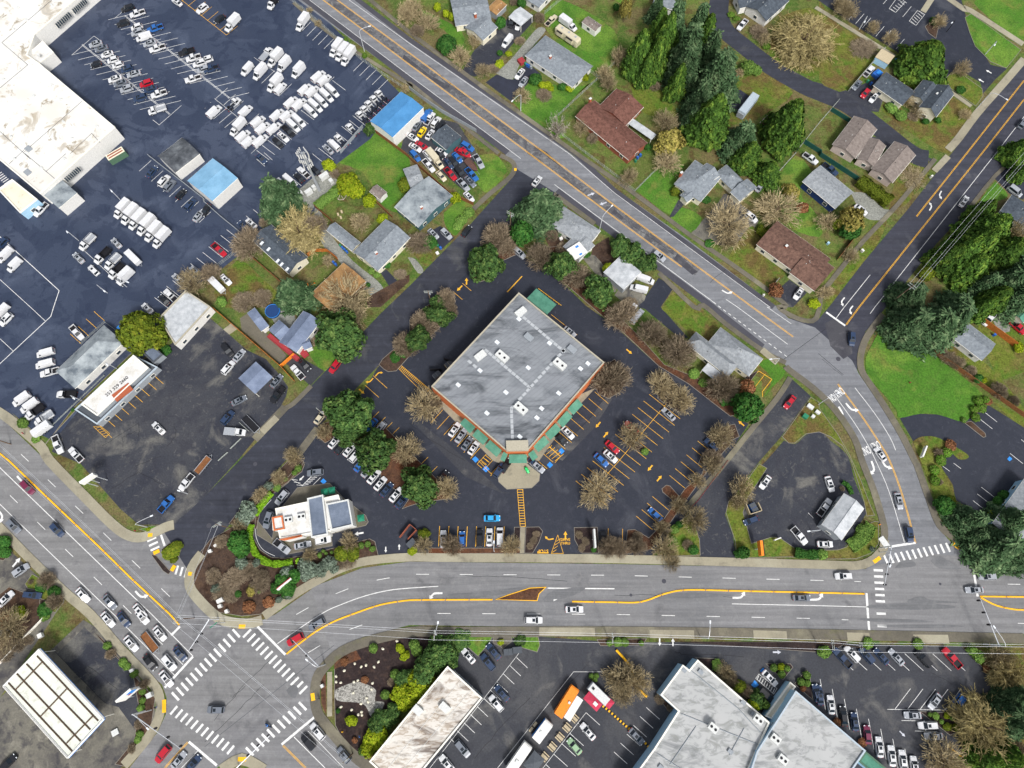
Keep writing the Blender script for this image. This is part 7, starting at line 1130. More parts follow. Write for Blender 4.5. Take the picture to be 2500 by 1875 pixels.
def put_plants():
    out = []
    for i, (k, x, y, r, h) in enumerate(PLANTS):
        if k == 'cone': k = 'yellow'
        if k == 'twig': k = 'bare'
        if r < .6: continue
        cf = .42 if k in ('fir', 'cedar') else .5
        q = G((x, y), h*cf); rm = r*mpp((x, y)); f = {'fir': 1.32, 'cedar': 1.14, 'bare': 1.0, 'willow': 1.0, 'brown': 1.0}.get(k, .98); rm *= f
        out.append((k, x, y, q, rm, h))
    # labels: kind + nearest landmark + rank
    lab = {}
    for i, (k, x, y, q, rm, h) in enumerate(out):
        ld = min(LANDMARKS, key=lambda L: (L[1]-x)**2+(L[2]-y)**2); side = ('left' if x < ld[1] else 'right') if abs(x-ld[1]) > abs(y-ld[2]) else ('upper' if y < ld[2] else 'lower')
        lab.setdefault((KIND[k][1], ld[0], side), []).append((math.hypot(x-ld[1], y-ld[2]), i))
    L = {}
    for (w_, ln, side), v in lab.items():
        v.sort()
        for n, (_, i) in enumerate(v, 1):
            rk = 'closest' if n == 1 else ordn(n)+' closest'; sd = {'left': 'left of', 'right': 'right of', 'upper': 'above', 'lower': 'below'}[side]
            L[i] = f'{w_}, only one {sd} {ln}' if len(v) == 1 else f'{w_}, {rk} one {sd} {ln}'
    for i, (k, x, y, q, rm, h) in enumerate(out):
        nm, ph, cat = KIND[k]; s = i % 3; root = empty(nm, (q.x, q.y, .05), random.random()*6.28)
        tag(root, L[i], cat, {'tree': 'trees around the lots and gardens', 'shrub': 'shrubs in the beds and gardens'}[cat]); e_ = random.uniform(.86, 1.12); root.scale = (rm*e_, rm/e_, h*random.uniform(.9, 1.05))
        if k in ('hedge', 'shrubg', 'round', 'orange', 'sage'): root.scale = (rm, rm*random.uniform(.95, 1.05), max(h, rm*.7))
        c = bpy.data.objects.new('crown', CR[k, s]); COL.objects.link(c); c.parent = root
        if rm > 1.2 or cat == 'tree':
            t = bpy.data.objects.new('trunk', TR['cone' if k in ('fir', 'cedar') else 'tree' if cat == 'tree' else 'shrub']); COL.objects.link(t); t.parent = root

D0 = """
# cars: code x y [dheading]
@0,0
R|the left herringbone double row|upper|197
ss 1030 472;sg 1092 522;sw 1155 585;hw 1217 645;hw 1270 698;ud 1365 740;ss 1442 795;ur 1575 897;sd 1622 965;pw 1712 1010
R|the left herringbone row's left side|upper|197
hk 1035 695;sw 1240 850;sg 1298 898;us 1362 955;ud 1510 1055;xw 1695 1180
R|the second herringbone row's left side|upper|197
uk 1375 85;pw 1480 140;uk 1325 250;hw 1475 290;us 1480 345;vw 1550 395;ss 1615 465;pw 1695 515;pw 2080 845
R|the second herringbone row's right side|upper|197
pb 1672 300;pk 2010 555;pw 2085 620;uw 2150 680;us 2190 745;uw 2230 640;pd 2275 735
R|the yellow-lined top left bays|left|215
sw 1910 20 -70;uw 2180 90 0;bw 2502 240 12;sk 2372 205 0
@1,0
R|the edge bays by the big street|left|233
xk 735 25;bw 1050 230;bw 1415 510;bw 1480 555;bw 1545 600
R|the work van cluster|left|228
vw 455 745;tw 590 770;fw 660 580 180;bw 755 620;tw 850 685;tw 1005 755;bw 750 890;vw 815 950 180
R|the left file of cargo vans|upper|42
vw 1225 820;vw 1080 960;vw 930 1100;vw 780 1235;vw 575 1310;vw 410 1465
R|the right file of cargo vans|upper|42
vw 1290 860;vw 1160 985;vw 1020 1120;vw 885 1245;vw 745 1380;vw 625 1380;vw 600 1515;vw 475 1525
R|the slanted cargo van row|upper|-42
vw 1375 975;vw 1315 1030;vw 1255 1085;vw 1195 1140;vw 1140 1195;vw 1015 1300;vw 955 1355;pk 900 1410;sw 845 1475;uk 790 1540
R|the bays left of the cargo vans|left|44
vw 100 1200;cw 305 1125;vw 440 1195;bw 350 1365 184
R|the row below the blue roof|upper|137
cw 1905 1035;cw 1850 1090;cw 1795 1145;cw 1745 1200;cw 1700 1260;cw 1590 1395;cw 1470 1515;vw 1390 1560;ss 1330 1610
@2,0
R|the white carport driveway|upper|232
uk 1100 235 20;sw 1175 265 20;vw 1055 440
R|the grey hip house's black driveway|upper|232
sw 1190 795;ss 1230 880
R|the grey hip house's back lawn|left|-35
pt 1530 215 80;bw 1715 245;rt 1710 390
R|the upper scrap yard by the blue roof|upper|55
vb 185 1240;pw 215 1275;uw 285 1315;uk 330 1355;sg 80 1355;sy 135 1420;sw 220 1450;sw 30 1480 -85;sr 130 1570 -85;sw 60 1590 -85;ub 625 1580 -85;sr 560 1640 -85;sw 340 1640 -85
@3,0
R|the driveways at the top right|left|228
pw 1385 260;ug 1440 1130
@4,0
R|the yard by the tall cedar|upper|228
pw 540 765 180;sg 410 915;sr 500 1005;sw 595 1050
R|the right edge street|upper|55
ug 2200 1330;ss 1970 1640
# trees: kind x y r(px display) h(m)
T
@1,0
bare 2180 150 120 7;shrubg 1725 605 28 2;shrubg 1520 435 20 1.5;treeg 1780 1395 60 4;twig 1130 110 40 2;twig 1225 250 40 2;twig 2160 960 50 3
@2,0
bare 40 90 120 6;bare 200 230 120 5;brown 80 330 80 2.5;round 400 490 112 5;bare 545 600 130 5;cone 300 80 40 3;cone 395 150 38 3;cone 455 185 40 3;round 985 250 58 4;brown 690 330 70 2;bare 700 430 80 3;brown 1405 190 60 3;brown 1190 440 60 1.5;brown 905 740 70 1;yellow 970 690 50 1.5;yellow 1070 580 35 1.5;round 975 575 32 1.5;twig 790 760 90 4;brown 1450 1020 90 1.5;yellow 1440 920 45 2;yellow 1490 925 45 2;yellow 1525 960 35 2;round 1360 860 70 3;round 1650 940 45 2;yellow 1725 955 45 2;yellow 1895 835 45 2;bare 1220 1035 100 4;birch 1595 1380 130 9;bare 1860 1370 90 4;brown 1980 1490 70 2;bare 2120 780 100 6;bare 2150 890 90 6;bare 620 1440 30 2;brown 1130 20 50 2;round 1210 35 50 3
@3,0
cedar 270 600 170 18;cedar 350 760 120 13;fir 640 300 150 20;cedar 680 900 120 14;fir 900 300 130 17;fir 1020 620 170 19;fir 850 1300 130 12;cedar 450 640 150 17;cedar 560 420 150 20;fir 800 560 210 23;fir 760 760 170 18;fir 1130 830 230 22;fir 930 1080 170 14;cedar 480 330 120 18;fir 460 90 90 12;cedar 1050 1290 220 22;cedar 990 380 130 15;fir 1380 1500 200 14;cedar 1870 1330 230 21;bare 50 610 110 6;bare 560 1300 130 7;yellowt 600 1530 150 7;hedge 1450 735 90 3;hedge 1530 760 60 3;willow 2070 400 330 9;twig 1340 790 60 3;shrubg 1260 160 40 1;shrubg 1320 200 35 1;shrubg 1640 500 45 1;brown 1560 340 100 2;bare 1620 420 80 3;round 360 1590 40 2;round 20 80 40 2;round 100 70 40 2;brown 440 930 60 2;yellowt 120 120 60 10
@4,0
cedar 1150 640 260 14;bare 590 290 70 5;bare 780 400 80 5;bare 300 110 120 6;bare 1300 230 80 5;bare 1550 740 90 5;round 1530 970 50 1.5;bare 960 1080 90 4;bare 1100 1200 90 4;brown 480 520 150 1;bare 250 30 100 5;bare 1580 1230 70 3;hedge 780 1170 70 1.2;hedge 880 1250 70 1.2;round 1150 1310 40 1.5;round 1280 1300 35 1.5;brown 1010 1260 60 1;round 1240 230 50 2;cedar 2150 1640 150 10
"""

D1 = """
@0,1
R|the bays beside the streaked garage|upper|50
sd 1640 195;uw 1770 290;ug 1830 340;hk 1955 435;ud 2055 545;ss 2145 670
R|the stained warehouse's shade|left|225
pw 435 600
R|the left edge's white-lined yard|upper|225
ud 15 970;vw 50 1090;vw 150 1200
R|the tight west lot row|upper|228
bw 1310 590;bw 1395 650;bw 1475 705;bw 1570 765;bw 1645 835;bw 1735 905
R|the west lot's work truck cluster|upper|225
xw 940 955;ss 1255 965 -90;ss 845 1125 -90;xk 1105 1100;xw 1215 1165;uw 1005 1255 -90;xk 1255 1265;tw 1340 1320;lw 1445 1130 90
R|the edge bays near the ribbed shed|upper|138
ss 2110 1270;ss 1920 1350;pw 1840 1530;sk 1770 1580;sw 1590 1670
@1,1
R|the bays around the cell tower|upper|138
sd 610 55 180;pw 1065 200;sk 1190 180;sk 1015 260;vw 920 290 180;vw 850 345 180
R|the bays below the pale blue roof|upper|138
sw 500 750;sd 415 780;pr 150 1035 180;sk 10 610 100
R|the rough grass yard|left|-45
sw 225 1360;lw 135 1425
@2,1
R|the scrap yard's lower part|upper|-48
pw 205 125;bt 275 55;sd 425 105;sb 515 40;sr 605 -10;pr 440 215;uk 545 205;pb 670 220;sg 655 300;op 670 125;ps 745 80 -10;st 340 240;ps 580 335;sw 640 465;sk 330 0;uk 480 100;ub 60 20;sw 200 15
R|the teal house's short driveway|left|-44
ss 255 865;us 395 865
R|the quiet side street|upper|52
sk 615 835;sw 1375 295;us 1185 1070 -92
@3,1
R|the northwest diagonal street|upper|-38
us 485 1105
R|the drives across the diagonal street|left|55
ss 1575 355;uw 1480 685 -93;sw 1990 1510 180;pw 2120 50 -90
R|the sheds behind the pines|upper|-20
vw 340 1355;vw 265 1455 185
@4,1
R|the gaps between the right-hand houses|left|-37
pd 120 165;sw 450 605;ms 2120 400
R|the right-hand avenue|upper|55
sw 1565 515
T
@0,1
bare 2060 1400 170 7
@1,1
fir 780 480 230 15;fir 960 560 90 10;willow 1010 830 260 8;brown 470 960 190 7;brown 1180 770 130 6;fir 960 1500 190 13;bare 1530 1540 270 10;yellow 1340 125 70 4;yellow 1560 340 130 5;yellow 1640 410 90 4;hedge 1420 390 50 2;hedge 1380 430 40 2;yellow 1780 510 75 4;yellow 1920 705 60 3;bare 1680 740 120 5;olive 2160 340 80 4;brown 1400 215 60 2;brown 650 740 70 3;hedge 1800 1270 40 1;hedge 1860 1310 40 1;brown 2110 1300 70 1;round 1965 1200 45 1.5;brown 420 1600 130 2;brown 620 1560 110 2;brown 60 1290 120 4;hedge 180 1600 60 2;round 1760 1420 30 1;bare 1330 1150 70 2
@2,1
fir 1400 590 250 15;round 1210 870 125 8;brown 950 900 185 7;brown 1060 1000 110 5;treeg 830 1200 190 9;brown 1410 1110 160 6;treeg 1640 1210 150 8;brown 1800 1320 160 6;treeg 2040 1490 160 8;yellow 485 480 65 3;brown 110 960 150 4;round 220 960 80 3;brown 390 1560 110 5;treeg 300 1640 90 5;brown 1540 880 70 3;round 1910 1090 40 2;yellow 2140 1240 60 3;brown 1660 1020 80 2;hedge 560 720 60 1;hedge 640 640 60 1;hedge 520 790 50 1
@3,1
treeg 60 1000 110 5;treeg 190 1090 120 5;treeg 330 1180 120 5;bare 1240 740 270 8;bare 1230 930 120 6;bare 1770 580 240 7;yellowt 1910 410 90 4;orange 2030 590 65 3;cedar 1670 210 150 10;olive 660 410 55 2;orange 1740 1480 80 3;bare 160 250 110 4;bare 570 100 160 5;cedar 1450 20 170 12;round 990 500 50 1;round 1030 970 50 1;olive 1600 840 70 2;brown 1290 20 60 3;yellow 2160 1620 60 2;brown 170 1610 80 1
@4,1
bare 100 730 120 5;olive 200 760 70 4;yellowt 350 730 140 7;round 330 830 110 5;bare 350 1100 90 4;bare 70 1500 90 3;cedar 1760 640 150 11;cedar 1400 1120 170 13;cedar 1700 1000 230 17;fir 2120 1250 200 15;fir 2150 1560 200 13;fir 1780 1430 140 11;cedar 1560 1060 240 16;cedar 1830 850 270 18;cedar 1650 1230 210 14;cedar 1980 1100 240 18;fir 2050 1400 230 14;fir 1000 1530 180 12;cedar 1900 1560 180 12;fir 1500 1640 180 10;olive 1160 1300 80 4;bare 1250 1230 70 3;bare 2130 850 130 9;cedar 2180 200 80 10;bare 1000 250 150 1
"""

D2 = """
@0,2
R|the left edge yard by the hip office|upper|225
vw 10 40;uw 60 130
R|the corner by the hip-roofed office|upper|195
pw 825 270 117;vw 485 490;vw 480 610;pw 530 700;xk 715 940 -15
R|the packed group by the highway pavement|upper|215
vw 225 990;vw 310 1060;xk 370 1130;xw 470 1200;lw 460 1320
R|the cracked asphalt lot|left|135
pw 620 1480 155;pw 815 1590;sw 1710 1305
@1,2
R|the ground around the grey carport|upper|50
uk 240 460 -100;ss 370 520;uw 250 650;sg 775 795;pk 785 945 180
R|the cracked lot's right edge|upper|50
sg 370 1005 -25;ud 245 1190;fw 320 1345 -55;ld 495 1260 -95
R|the drive of the metal-roofed house|left|-48
sk 1080 625;pw 1000 700 180
R|the side street's middle stretch|upper|52
ur 1405 635 180;st 1245 1190
R|the two bays by the round tree|left|50
sb 1800 1270 180;us 1890 1310 180
R|the upper bays under the leafy trees|upper|50
sw 1400 1450;sk 1475 1510;sw 1560 1540;uw 1630 1600;sd 1700 1680
@2,2
R|the store's lower left awning bays|upper|55
sw 485 1320;ss 555 1385;sg 620 1470;sw 690 1520;sk 1040 1710
R|the store's lower right awning bays|upper|-45
sw 1710 1355;sk 1635 1420;sd 1350 1690
R|the back wall of the store|upper|-40
ss 1730 265
R|the middle double bays|upper|-42
sr 2190 1510 0;sw 2170 1610;sb 2070 1650
@3,2
R|the shaded drive behind the store trees|upper|50
sw 185 20;vs 245 95
R|the upper double bays|upper|135
ss 585 1155;sr 185 1300
R|the bays by the connecting street|upper|135
ud 1050 1490
R|the short connecting street|upper|232
sr 1895 1025
@4,2
R|the curving avenue|upper|125
ud 355 340 145;sw 660 1590
R|the back drive at the right edge|left|-40
pw 1840 120 -90;pr 2150 215
T
@0,2
olive 1540 270 235 10;hedge 250 1250 60 2;hedge 390 1420 50 1;brown 1760 260 60 2;brown 560 1230 1 1;round 1790 470 60 1;round 790 1110 20 1
@1,2
treeg 1460 290 250 11;bare 1560 70 200 9;treeg 1570 1140 240 12;treeg 1560 1330 150 10;treeg 1860 1560 200 11;brown 2150 390 130 6;bare 1290 1350 100 5;bare 950 1610 110 5;bare 2170 1540 170 7;round 2060 540 60 1;round 2140 500 50 1;brown 1200 370 60 1
@2,2
treeg 310 90 125 7;brown 160 170 160 6;treeg 90 350 130 7;brown 0 440 100 5;brown 430 20 100 5;bare 160 1050 200 7;brown 270 1060 90 4;brown 2170 760 210 8
@3,2
brown 80 80 180 7;brown 410 280 160 6;brown 700 480 190 7;bare 520 840 160 7;bare 730 1000 160 7;bare 200 1390 160 7;brown 1180 860 180 7;orange 1430 870 90 3;round 1435 1080 158 9;bare 1160 1390 150 6;brown 1060 1630 110 4;hedge 860 720 60 1;hedge 960 820 50 1;hedge 330 1560 40 1;round 1190 1010 60 1.5
@4,2
fir 1000 180 220 14;fir 1250 200 230 16;fir 1450 120 200 15;cedar 1760 0 130 12;shrubg 1720 1010 50 1.5;shrubg 1750 1090 55 1.5;shrubg 1690 1190 50 1.5;shrubg 1800 1000 40 1.5;shrubg 1670 1100 40 1.5;brown 1290 430 90 3;brown 1400 540 80 3;brown 1500 600 80 3;brown 1640 690 70 2;brown 1950 900 95 3;orange 1420 1490 62 1.5;shrubg 1380 1570 55 1.5;brown 1290 1570 50 1.5;shrubg 1310 1640 50 1.5;round 1720 775 55 2;yellow 1770 790 40 2;yellow 2150 430 60 2;brown 2110 1010 60 3;hedge 1560 1220 30 1;orange 1830 1020 40 1
"""

D3 = """
@0,3
R|the highway above the big crossing|upper|-49
um 295 285;ug 145 705;ud 615 745;sw 895 1450;sg 1185 1525;sw 1510 1625
R|the left lot below the highway|upper|35
us 220 1180;ud 345 1450 -40;sw 60 1490 10
R|the cracked lot's kerb side|upper|50
pb 1790 465;pw 2010 230 180;lt 2190 45
@1,3
R|the small restaurant's drive-through|upper|230
ug 1190 125 -45;us 830 395;ug 680 635 22;ps 830 925 -268;ss 1055 910 -218;uw 1275 860 -218
R|the lower bays under the leafy trees|upper|50
sb 1680 40;ss 1760 100;sw 1825 170;sw 1895 245;sd 1965 310;sw 2065 365;sd 2125 440
@2,3
R|the bays by the concrete plaza|left|55
ud 970 100;ss 1380 60 -95;sk 360 180
R|the drive in front of the store|left|0
sc 890 620
R|the yellow-lined front bays|left|90
sw 365 845;hb 567 840;uk 755 830;sw 862 825;mw 975 820;uk 2095 850
R|the wide road before the store|left|0
sw 1780 1605
@3,3
R|the coffee kiosk lot|left|235
sw 1630 230;hd 1475 645 -35;pw 2000 810 75
R|the bays by the leaf-strewn bed|left|135
sb 440 580
R|the wide road near the yellow kerb|left|0
sg 2025 1480
@4,3
R|the drive-through of the coffee kiosk|upper|-70
sw 115 250;pw 60 500 125;sw 65 900 70
R|the curving avenue's stop line|upper|-76
ss 860 435;ud 975 795
R|the right-hand crossing|left|180
uw 265 1245;us 1820 1250;ss 1680 1395
T
@0,3
round 30 900 90 2;round 50 980 70 2;olive 1850 980 90 1.5;olive 1900 930 70 1.5;brown 500 1290 100 3;round 450 1360 60 2;round 590 1420 70 2;brown 590 1520 90 3;round 490 1600 80 2;yellow 200 1640 80 2;brown 330 1310 30 1;yellow 1600 740 25 .5;olive 1880 1070 40 1
@1,3
round 370 880 120 4;round 400 960 90 3;sage 470 530 100 3;sage 430 610 90 3;bare 380 690 90 3;hedge 780 290 45 1.2;hedge 870 200 25 1;hedge 1010 80 40 1;hedge 970 130 30 1;hedge 1240 1020 28 1;hedge 1310 1000 20 1;hedge 1370 990 20 1;hedge 1280 975 22 1;hedge 1690 915 34 1;hedge 1760 900 34 1;hedge 1810 950 34 1;brown 330 1250 130 2;brown 480 1180 110 2;brown 180 1400 110 2;brown 600 1330 110 2;brown 620 1240 70 2;brown 300 1450 90 1;brown 1550 1060 100 2;brown 1450 1100 80 2;round 850 1300 90 3;round 780 1370 70 2;round 960 1250 80 3;round 900 1400 80 2;sage 400 1100 70 2;sage 560 1100 45 2;sage 890 1210 80 2.5;sage 1080 1130 80 2.5;sage 1160 1180 80 2.5;sage 1250 1180 80 2.5;sage 1350 1110 80 2.5;sage 1400 1170 50 2;sage 1080 1230 60 2;sage 900 1450 50 1.5;bare 800 180 90 4;bare 600 370 95 4;sage 690 270 50 2;bare 1560 880 110 5;bare 1130 1020 80 4;olive 1480 1000 80 3;olive 1600 1000 80 3;yellowt 500 1400 52 2;round 360 1440 38 1;hedge 590 1410 22 1;brown 90 1250 90 2;sage 120 1380 50 2;orange 480 1580 70 1;orange 690 1530 60 1;sage 800 1500 35 1;brown 180 870 80 2
@2,3
treeg 110 270 190 9;bare 400 300 140 6;bare 2030 320 205 7;brown 450 910 120 5;bare 1090 920 120 5;bare 150 910 100 5;olive 155 790 62 2;yellow 30 970 50 1;brown 1340 860 45 .8;brown 1300 920 40 .8;brown 1370 790 40 .8;brown 1830 800 45 .8;brown 1900 870 45 .8;brown 1860 940 45 .8;brown 1160 880 40 1;brown 2150 930 120 5;yellow 155 445 30 1;round 1990 960 30 .8
@3,3
bare 1390 300 150 7;bare 1330 450 90 4;bare 700 480 105 5;bare 900 215 95 5;bare 1050 50 120 5;bare 520 720 95 5;bare 880 640 155 7;bare 550 950 160 7;bare 640 1110 90 4;brown 240 925 110 4;brown 50 940 110 4;hedge 650 740 50 2;hedge 620 850 50 2;round 700 690 40 2;round 1390 990 70 3;round 1340 1000 50 2;brown 790 910 60 2;round 850 960 60 2;brown 250 820 60 1
@4,3
round 1350 480 105 4;fir 1640 640 180 10;fir 1960 920 280 13;fir 2150 1000 200 12;fir 2090 640 180 12;fir 1700 800 130 9;shrubg 1315 0 55 1.5;shrubg 1245 100 55 1.5;shrubg 1250 215 55 1.5;yellow 1860 590 55 2;yellow 1790 640 45 2;round 1990 370 55 2;round 1925 440 55 2;brown 250 300 30 1;hedge 480 760 80 1;hedge 400 880 70 .7;hedge 30 1010 60 2;olive 1420 420 50 1;brown 1300 230 40 1;sage 570 955 30 1
"""

D4 = """
@0,4
R|the big crossing's upper queue|upper|-52
sw 1165 55;sd 1335 55;sw 1535 25;sw 1725 205;lt 1615 300;uw 1825 520;sw 1415 315;sd 1945 425;sk 1620 520;sw 1795 695
R|the big crossing's lower approach|upper|50
ur 1755 1510 180;ss 1930 1575;sd 2085 1615
R|the fuel station forecourt|left|45
sk 80 1610;ss 20 200 -50
@1,4
R|the middle of the big crossing|left|180
ug 115 1030
R|the lane by the curved kerb|upper|211
ug 1210 110;ur 975 270
R|the lane beside the gravel garden|upper|130
uw 1215 1265;uk 1115 1380;ug 1500 1520
@2,4
R|the wide road by the overhead cables|left|0
uw 1340 62
R|the small lot behind the hedge|left|130
sw 635 450;ud 845 515;sd 905 400
R|the bays beside the stained flat roof|upper|130
sd 995 850;uw 935 960;ug 570 1450 180;sw 400 1610
R|the bays by the picnic tables|upper|130
sw 1925 1265;sn 1780 1425
@3,4
R|the lot around the mottled hall|left|-47
sw 1680 690;uk 1640 870 5;sg 240 1320;sd 2185 850 150
@4,4,2.538
R|the lower right lot's slanted bays|left|132
pd 145 270;uw 205 245;ud 295 255;sd 385 260;ss 478 265;uk 648 275;pr 825 270
R|the lower right lot's middle bays|upper|235
ss 718 540;ub 865 545;ss 580 625 -55;uw 675 688 -55;ss 710 755 -55
R|the lower right lot's left bays|upper|97
sd 2 500;sw 73 560;sk 152 630;sd 220 665;sm 300 745;sw 373 822;sw 450 877;sw 518 905;sw 590 938
T
@0,4
bare 80 150 230 6;orange 60 60 90 2;brown 180 330 90 2;brown 60 440 80 1.5;brown 300 280 60 1;brown 1190 430 60 2;hedge 1160 340 45 1;hedge 1330 520 50 1;hedge 1370 560 45 1;hedge 1450 640 45 1;brown 1550 760 60 2;hedge 1540 830 40 1;hedge 1520 1010 40 1;hedge 1540 930 35 1;brown 1490 1190 50 1;hedge 1510 1290 40 1;hedge 1490 1350 40 1;brown 1420 1450 50 1;hedge 490 10 60 1
@1,4
hedge 1820 365 50 1.5;yellow 2110 370 50 1.5;yellow 2160 450 50 1.5;hedge 1950 865 52 1.5;yellow 1585 1150 62 2;round 1440 1040 25 1;hedge 2060 650 55 1.5;treeg 2160 700 100 3;yellow 2130 830 110 3;yellow 2140 940 90 3;treeg 2040 1040 80 3;treeg 1950 1120 100 3;treeg 1860 1180 90 3;yellow 1850 1330 130 3;yellow 1770 1440 90 3;hedge 1710 1470 50 2;orange 1620 1360 32 1;orange 1510 510 45 .6;orange 1730 710 40 .6;brown 2020 730 50 1
@2,4
treeg 340 400 160 5;treeg 240 480 150 5;treeg 440 470 100 4;treeg 180 600 150 5;yellow 130 720 140 4;yellow 60 830 120 4;yellow 10 920 90 3;hedge 50 330 60 2;hedge 80 390 60 2;treeg 560 280 100 1;treeg 1190 290 60 1;yellow 985 300 35 1;hedge 1960 665 28 1;hedge 2020 660 28 1;hedge 2000 700 32 1;bare 2190 680 90 3;hedge 2160 310 35 1
@3,4
bare 110 700 200 6;bare 250 740 170 6;bare 80 880 130 4;bare 1210 640 110 4;brown 1270 720 70 3;olive 1350 780 70 3;brown 1430 830 70 3;treeg 1530 890 75 3;yellow 1500 980 70 3;treeg 1580 960 60 3;hedge 1630 980 50 3;hedge 1720 575 40 1.5;yellow 1800 565 40 1.5;hedge 1862 582 36 1.5;hedge 1805 645 42 1.5;hedge 2077 655 42 1.5;hedge 2015 727 42 1.5;hedge 2083 740 38 1.5;orange 2035 800 34 1;hedge 1110 550 60 1;brown 490 910 60 1.5;brown 600 1010 40 1;hedge 40 300 50 1;hedge 110 300 45 1;hedge 290 310 30 1
@4,4,2.538
hedge 30 232 40 1.5;hedge 945 225 32 2;hedge 990 262 38 2;orange 1035 338 24 1;bare 1120 270 90 6;willow 1190 370 110 7;willow 1030 700 185 9;bare 790 920 150 7;fir 1160 600 90 10;fir 1230 500 80 10;fir 1230 660 110 12;cedar 1050 890 110 9;cedar 1180 880 100 9;hedge 685 620 14 .8;hedge 722 630 22 .8;yellow 792 626 20 .8;hedge 824 640 18 .8;hedge 757 664 15 .8;olive 795 697 26 1;olive 850 700 22 1;yellow 940 530 22 1;orange 110 670 25 1;orange 268 795 28 1;brown 1230 830 50 3;hedge 300 178 34 .8;hedge 610 182 34 .8
"""
for D in (D0, D1, D2, D3, D4): read_data(D)
put_plants()

# manholes, cracks and worn patches of the streets
for t, r, l in (('@4,1 1490 215', .7, 'large round manhole cover between the avenue lines'), ('@4,1 1700 310', .6, 'round manhole cover near the avenue shoulder'), ('@4,1 1355 185', .4, 'small manhole cover left of the avenue line'), ('@4,2 205 560', .7, 'manhole cover in the worn junction below the stop bar'), ('@3,3 535 1300', .6, 'manhole cover in the wide road upper lane'), ('@0,3 340 1050', .4, 'manhole cover on the highway driveway apron'), ('@1,3 545 35', .6, 'manhole cover in the lower side street'), ('@1,3 45 700', .7, 'manhole cover where side street meets the dry garden'), ('@4,3 1305 1330', .35, 'small manhole cover in the right-hand crossing'), ('@3,3 178 1450', .4, 'manhole cover between the yellow kerb and dashes')):
    p = at(t); mb = MB(); mb.tube((0, 0, 0), (0, 0, .012), r, r, 20); o = mb.build('manhole_cover', M['shoulder']); o.location = (p.x, p.y, .062); tag(o, l, 'manhole', 'manhole covers in the roads')
def crack(toks, wid=.09, mat='black', n=5):
    p = [Vector(tuple(v)[:2]) for v in GP(toks)]; out = [p[0]]
    for a, b in zip(p, p[1:]):
        d = b-a; nn = Vector((-d.y, d.x)).normalized()
        for k in range(1, n+1): out.append(a+d*k/n+nn*random.uniform(-.25, .25)*(k < n))
    q = [tuple(x) for x in out]; a = offs(q, wid/2); b = offs(q, -wid/2); m = len(q); ZC[0] += 1; z = .045+ZC[0]*.00005
    mb = MB(); mb.add([(x, y, z) for x, y in a]+[(x, y, z) for x, y in b], [(m+i, m+i+1, i+1, i) for i in range(m-1)]); tag(mb.build('road_crack', M[mat]), kind='structure')
for t in ('@1,4 300 900 440 770', '@1,4 100 1150 460 720 700 500', '@1,4 0 1380 400 1000 640 760', '@3,3 0 1450 700 1455 1400 1470', '@2,3 600 1240 1200 1260 1700 1300', '@0,2 1100 1500 1500 1250 1500 1400', '@0,2 1330 1500 1330 1400 1480 1330', '@0,2 1800 1500 1900 1400 1880 1250', '@0,3 1200 300 1500 120 1750 250', '@0,3 1460 60 1740 -50', '@2,4 700 1560 1000 1200 1300 900', '@2,4 1600 850 1900 560', '@4,2 30 560 250 740', '@3,2 1500 420 1400 300', '@3,1 100 700 650 1100', '@3,1 1030 1400 1200 1250', '@2,0 400 960 450 900', '@2,0 200 700 620 1050', '@1,0 1900 250 2200 480', '@4,4,2.538 690 360 820 430', '@3,4 650 400 740 430 1400 460', '@0,4 620 430 900 720 1150 960', '@0,4 950 560 1260 800', '@2,2 0 1250 200 1420 600 1659', '@2,2 1650 1500 2000 1150'): crack(t)
for t in ('@2,3 420 1440 900 1400 1400 1340 1480 1350 1300 1380 900 1460 420 1500', '@2,3 1440 1500 1560 1400 1900 1370 1700 1480', '@3,3 400 1490 700 1430 1300 1450 900 1480', '@4,3 540 1560 1000 1530 1400 1560 1440 1590 1000 1610 540 1590', '@4,3 960 1500 1100 1460 1200 1500 1500 1530 1000 1540', '@4,3 810 1160 900 1080 1010 1080 1030 1140', '@4,3 1200 1080 1300 1030 1420 1100 1530 1170 1300 1160', '@4,4,2.538 230 30 300 24 620 35 700 48 400 50', '@4,4,2.538 330 70 700 62 900 75 600 85', '@1,4 880 820 950 760 1010 800 980 900 920 880'): region('damp_patch', t, .0412, 'damp', smooth=4)

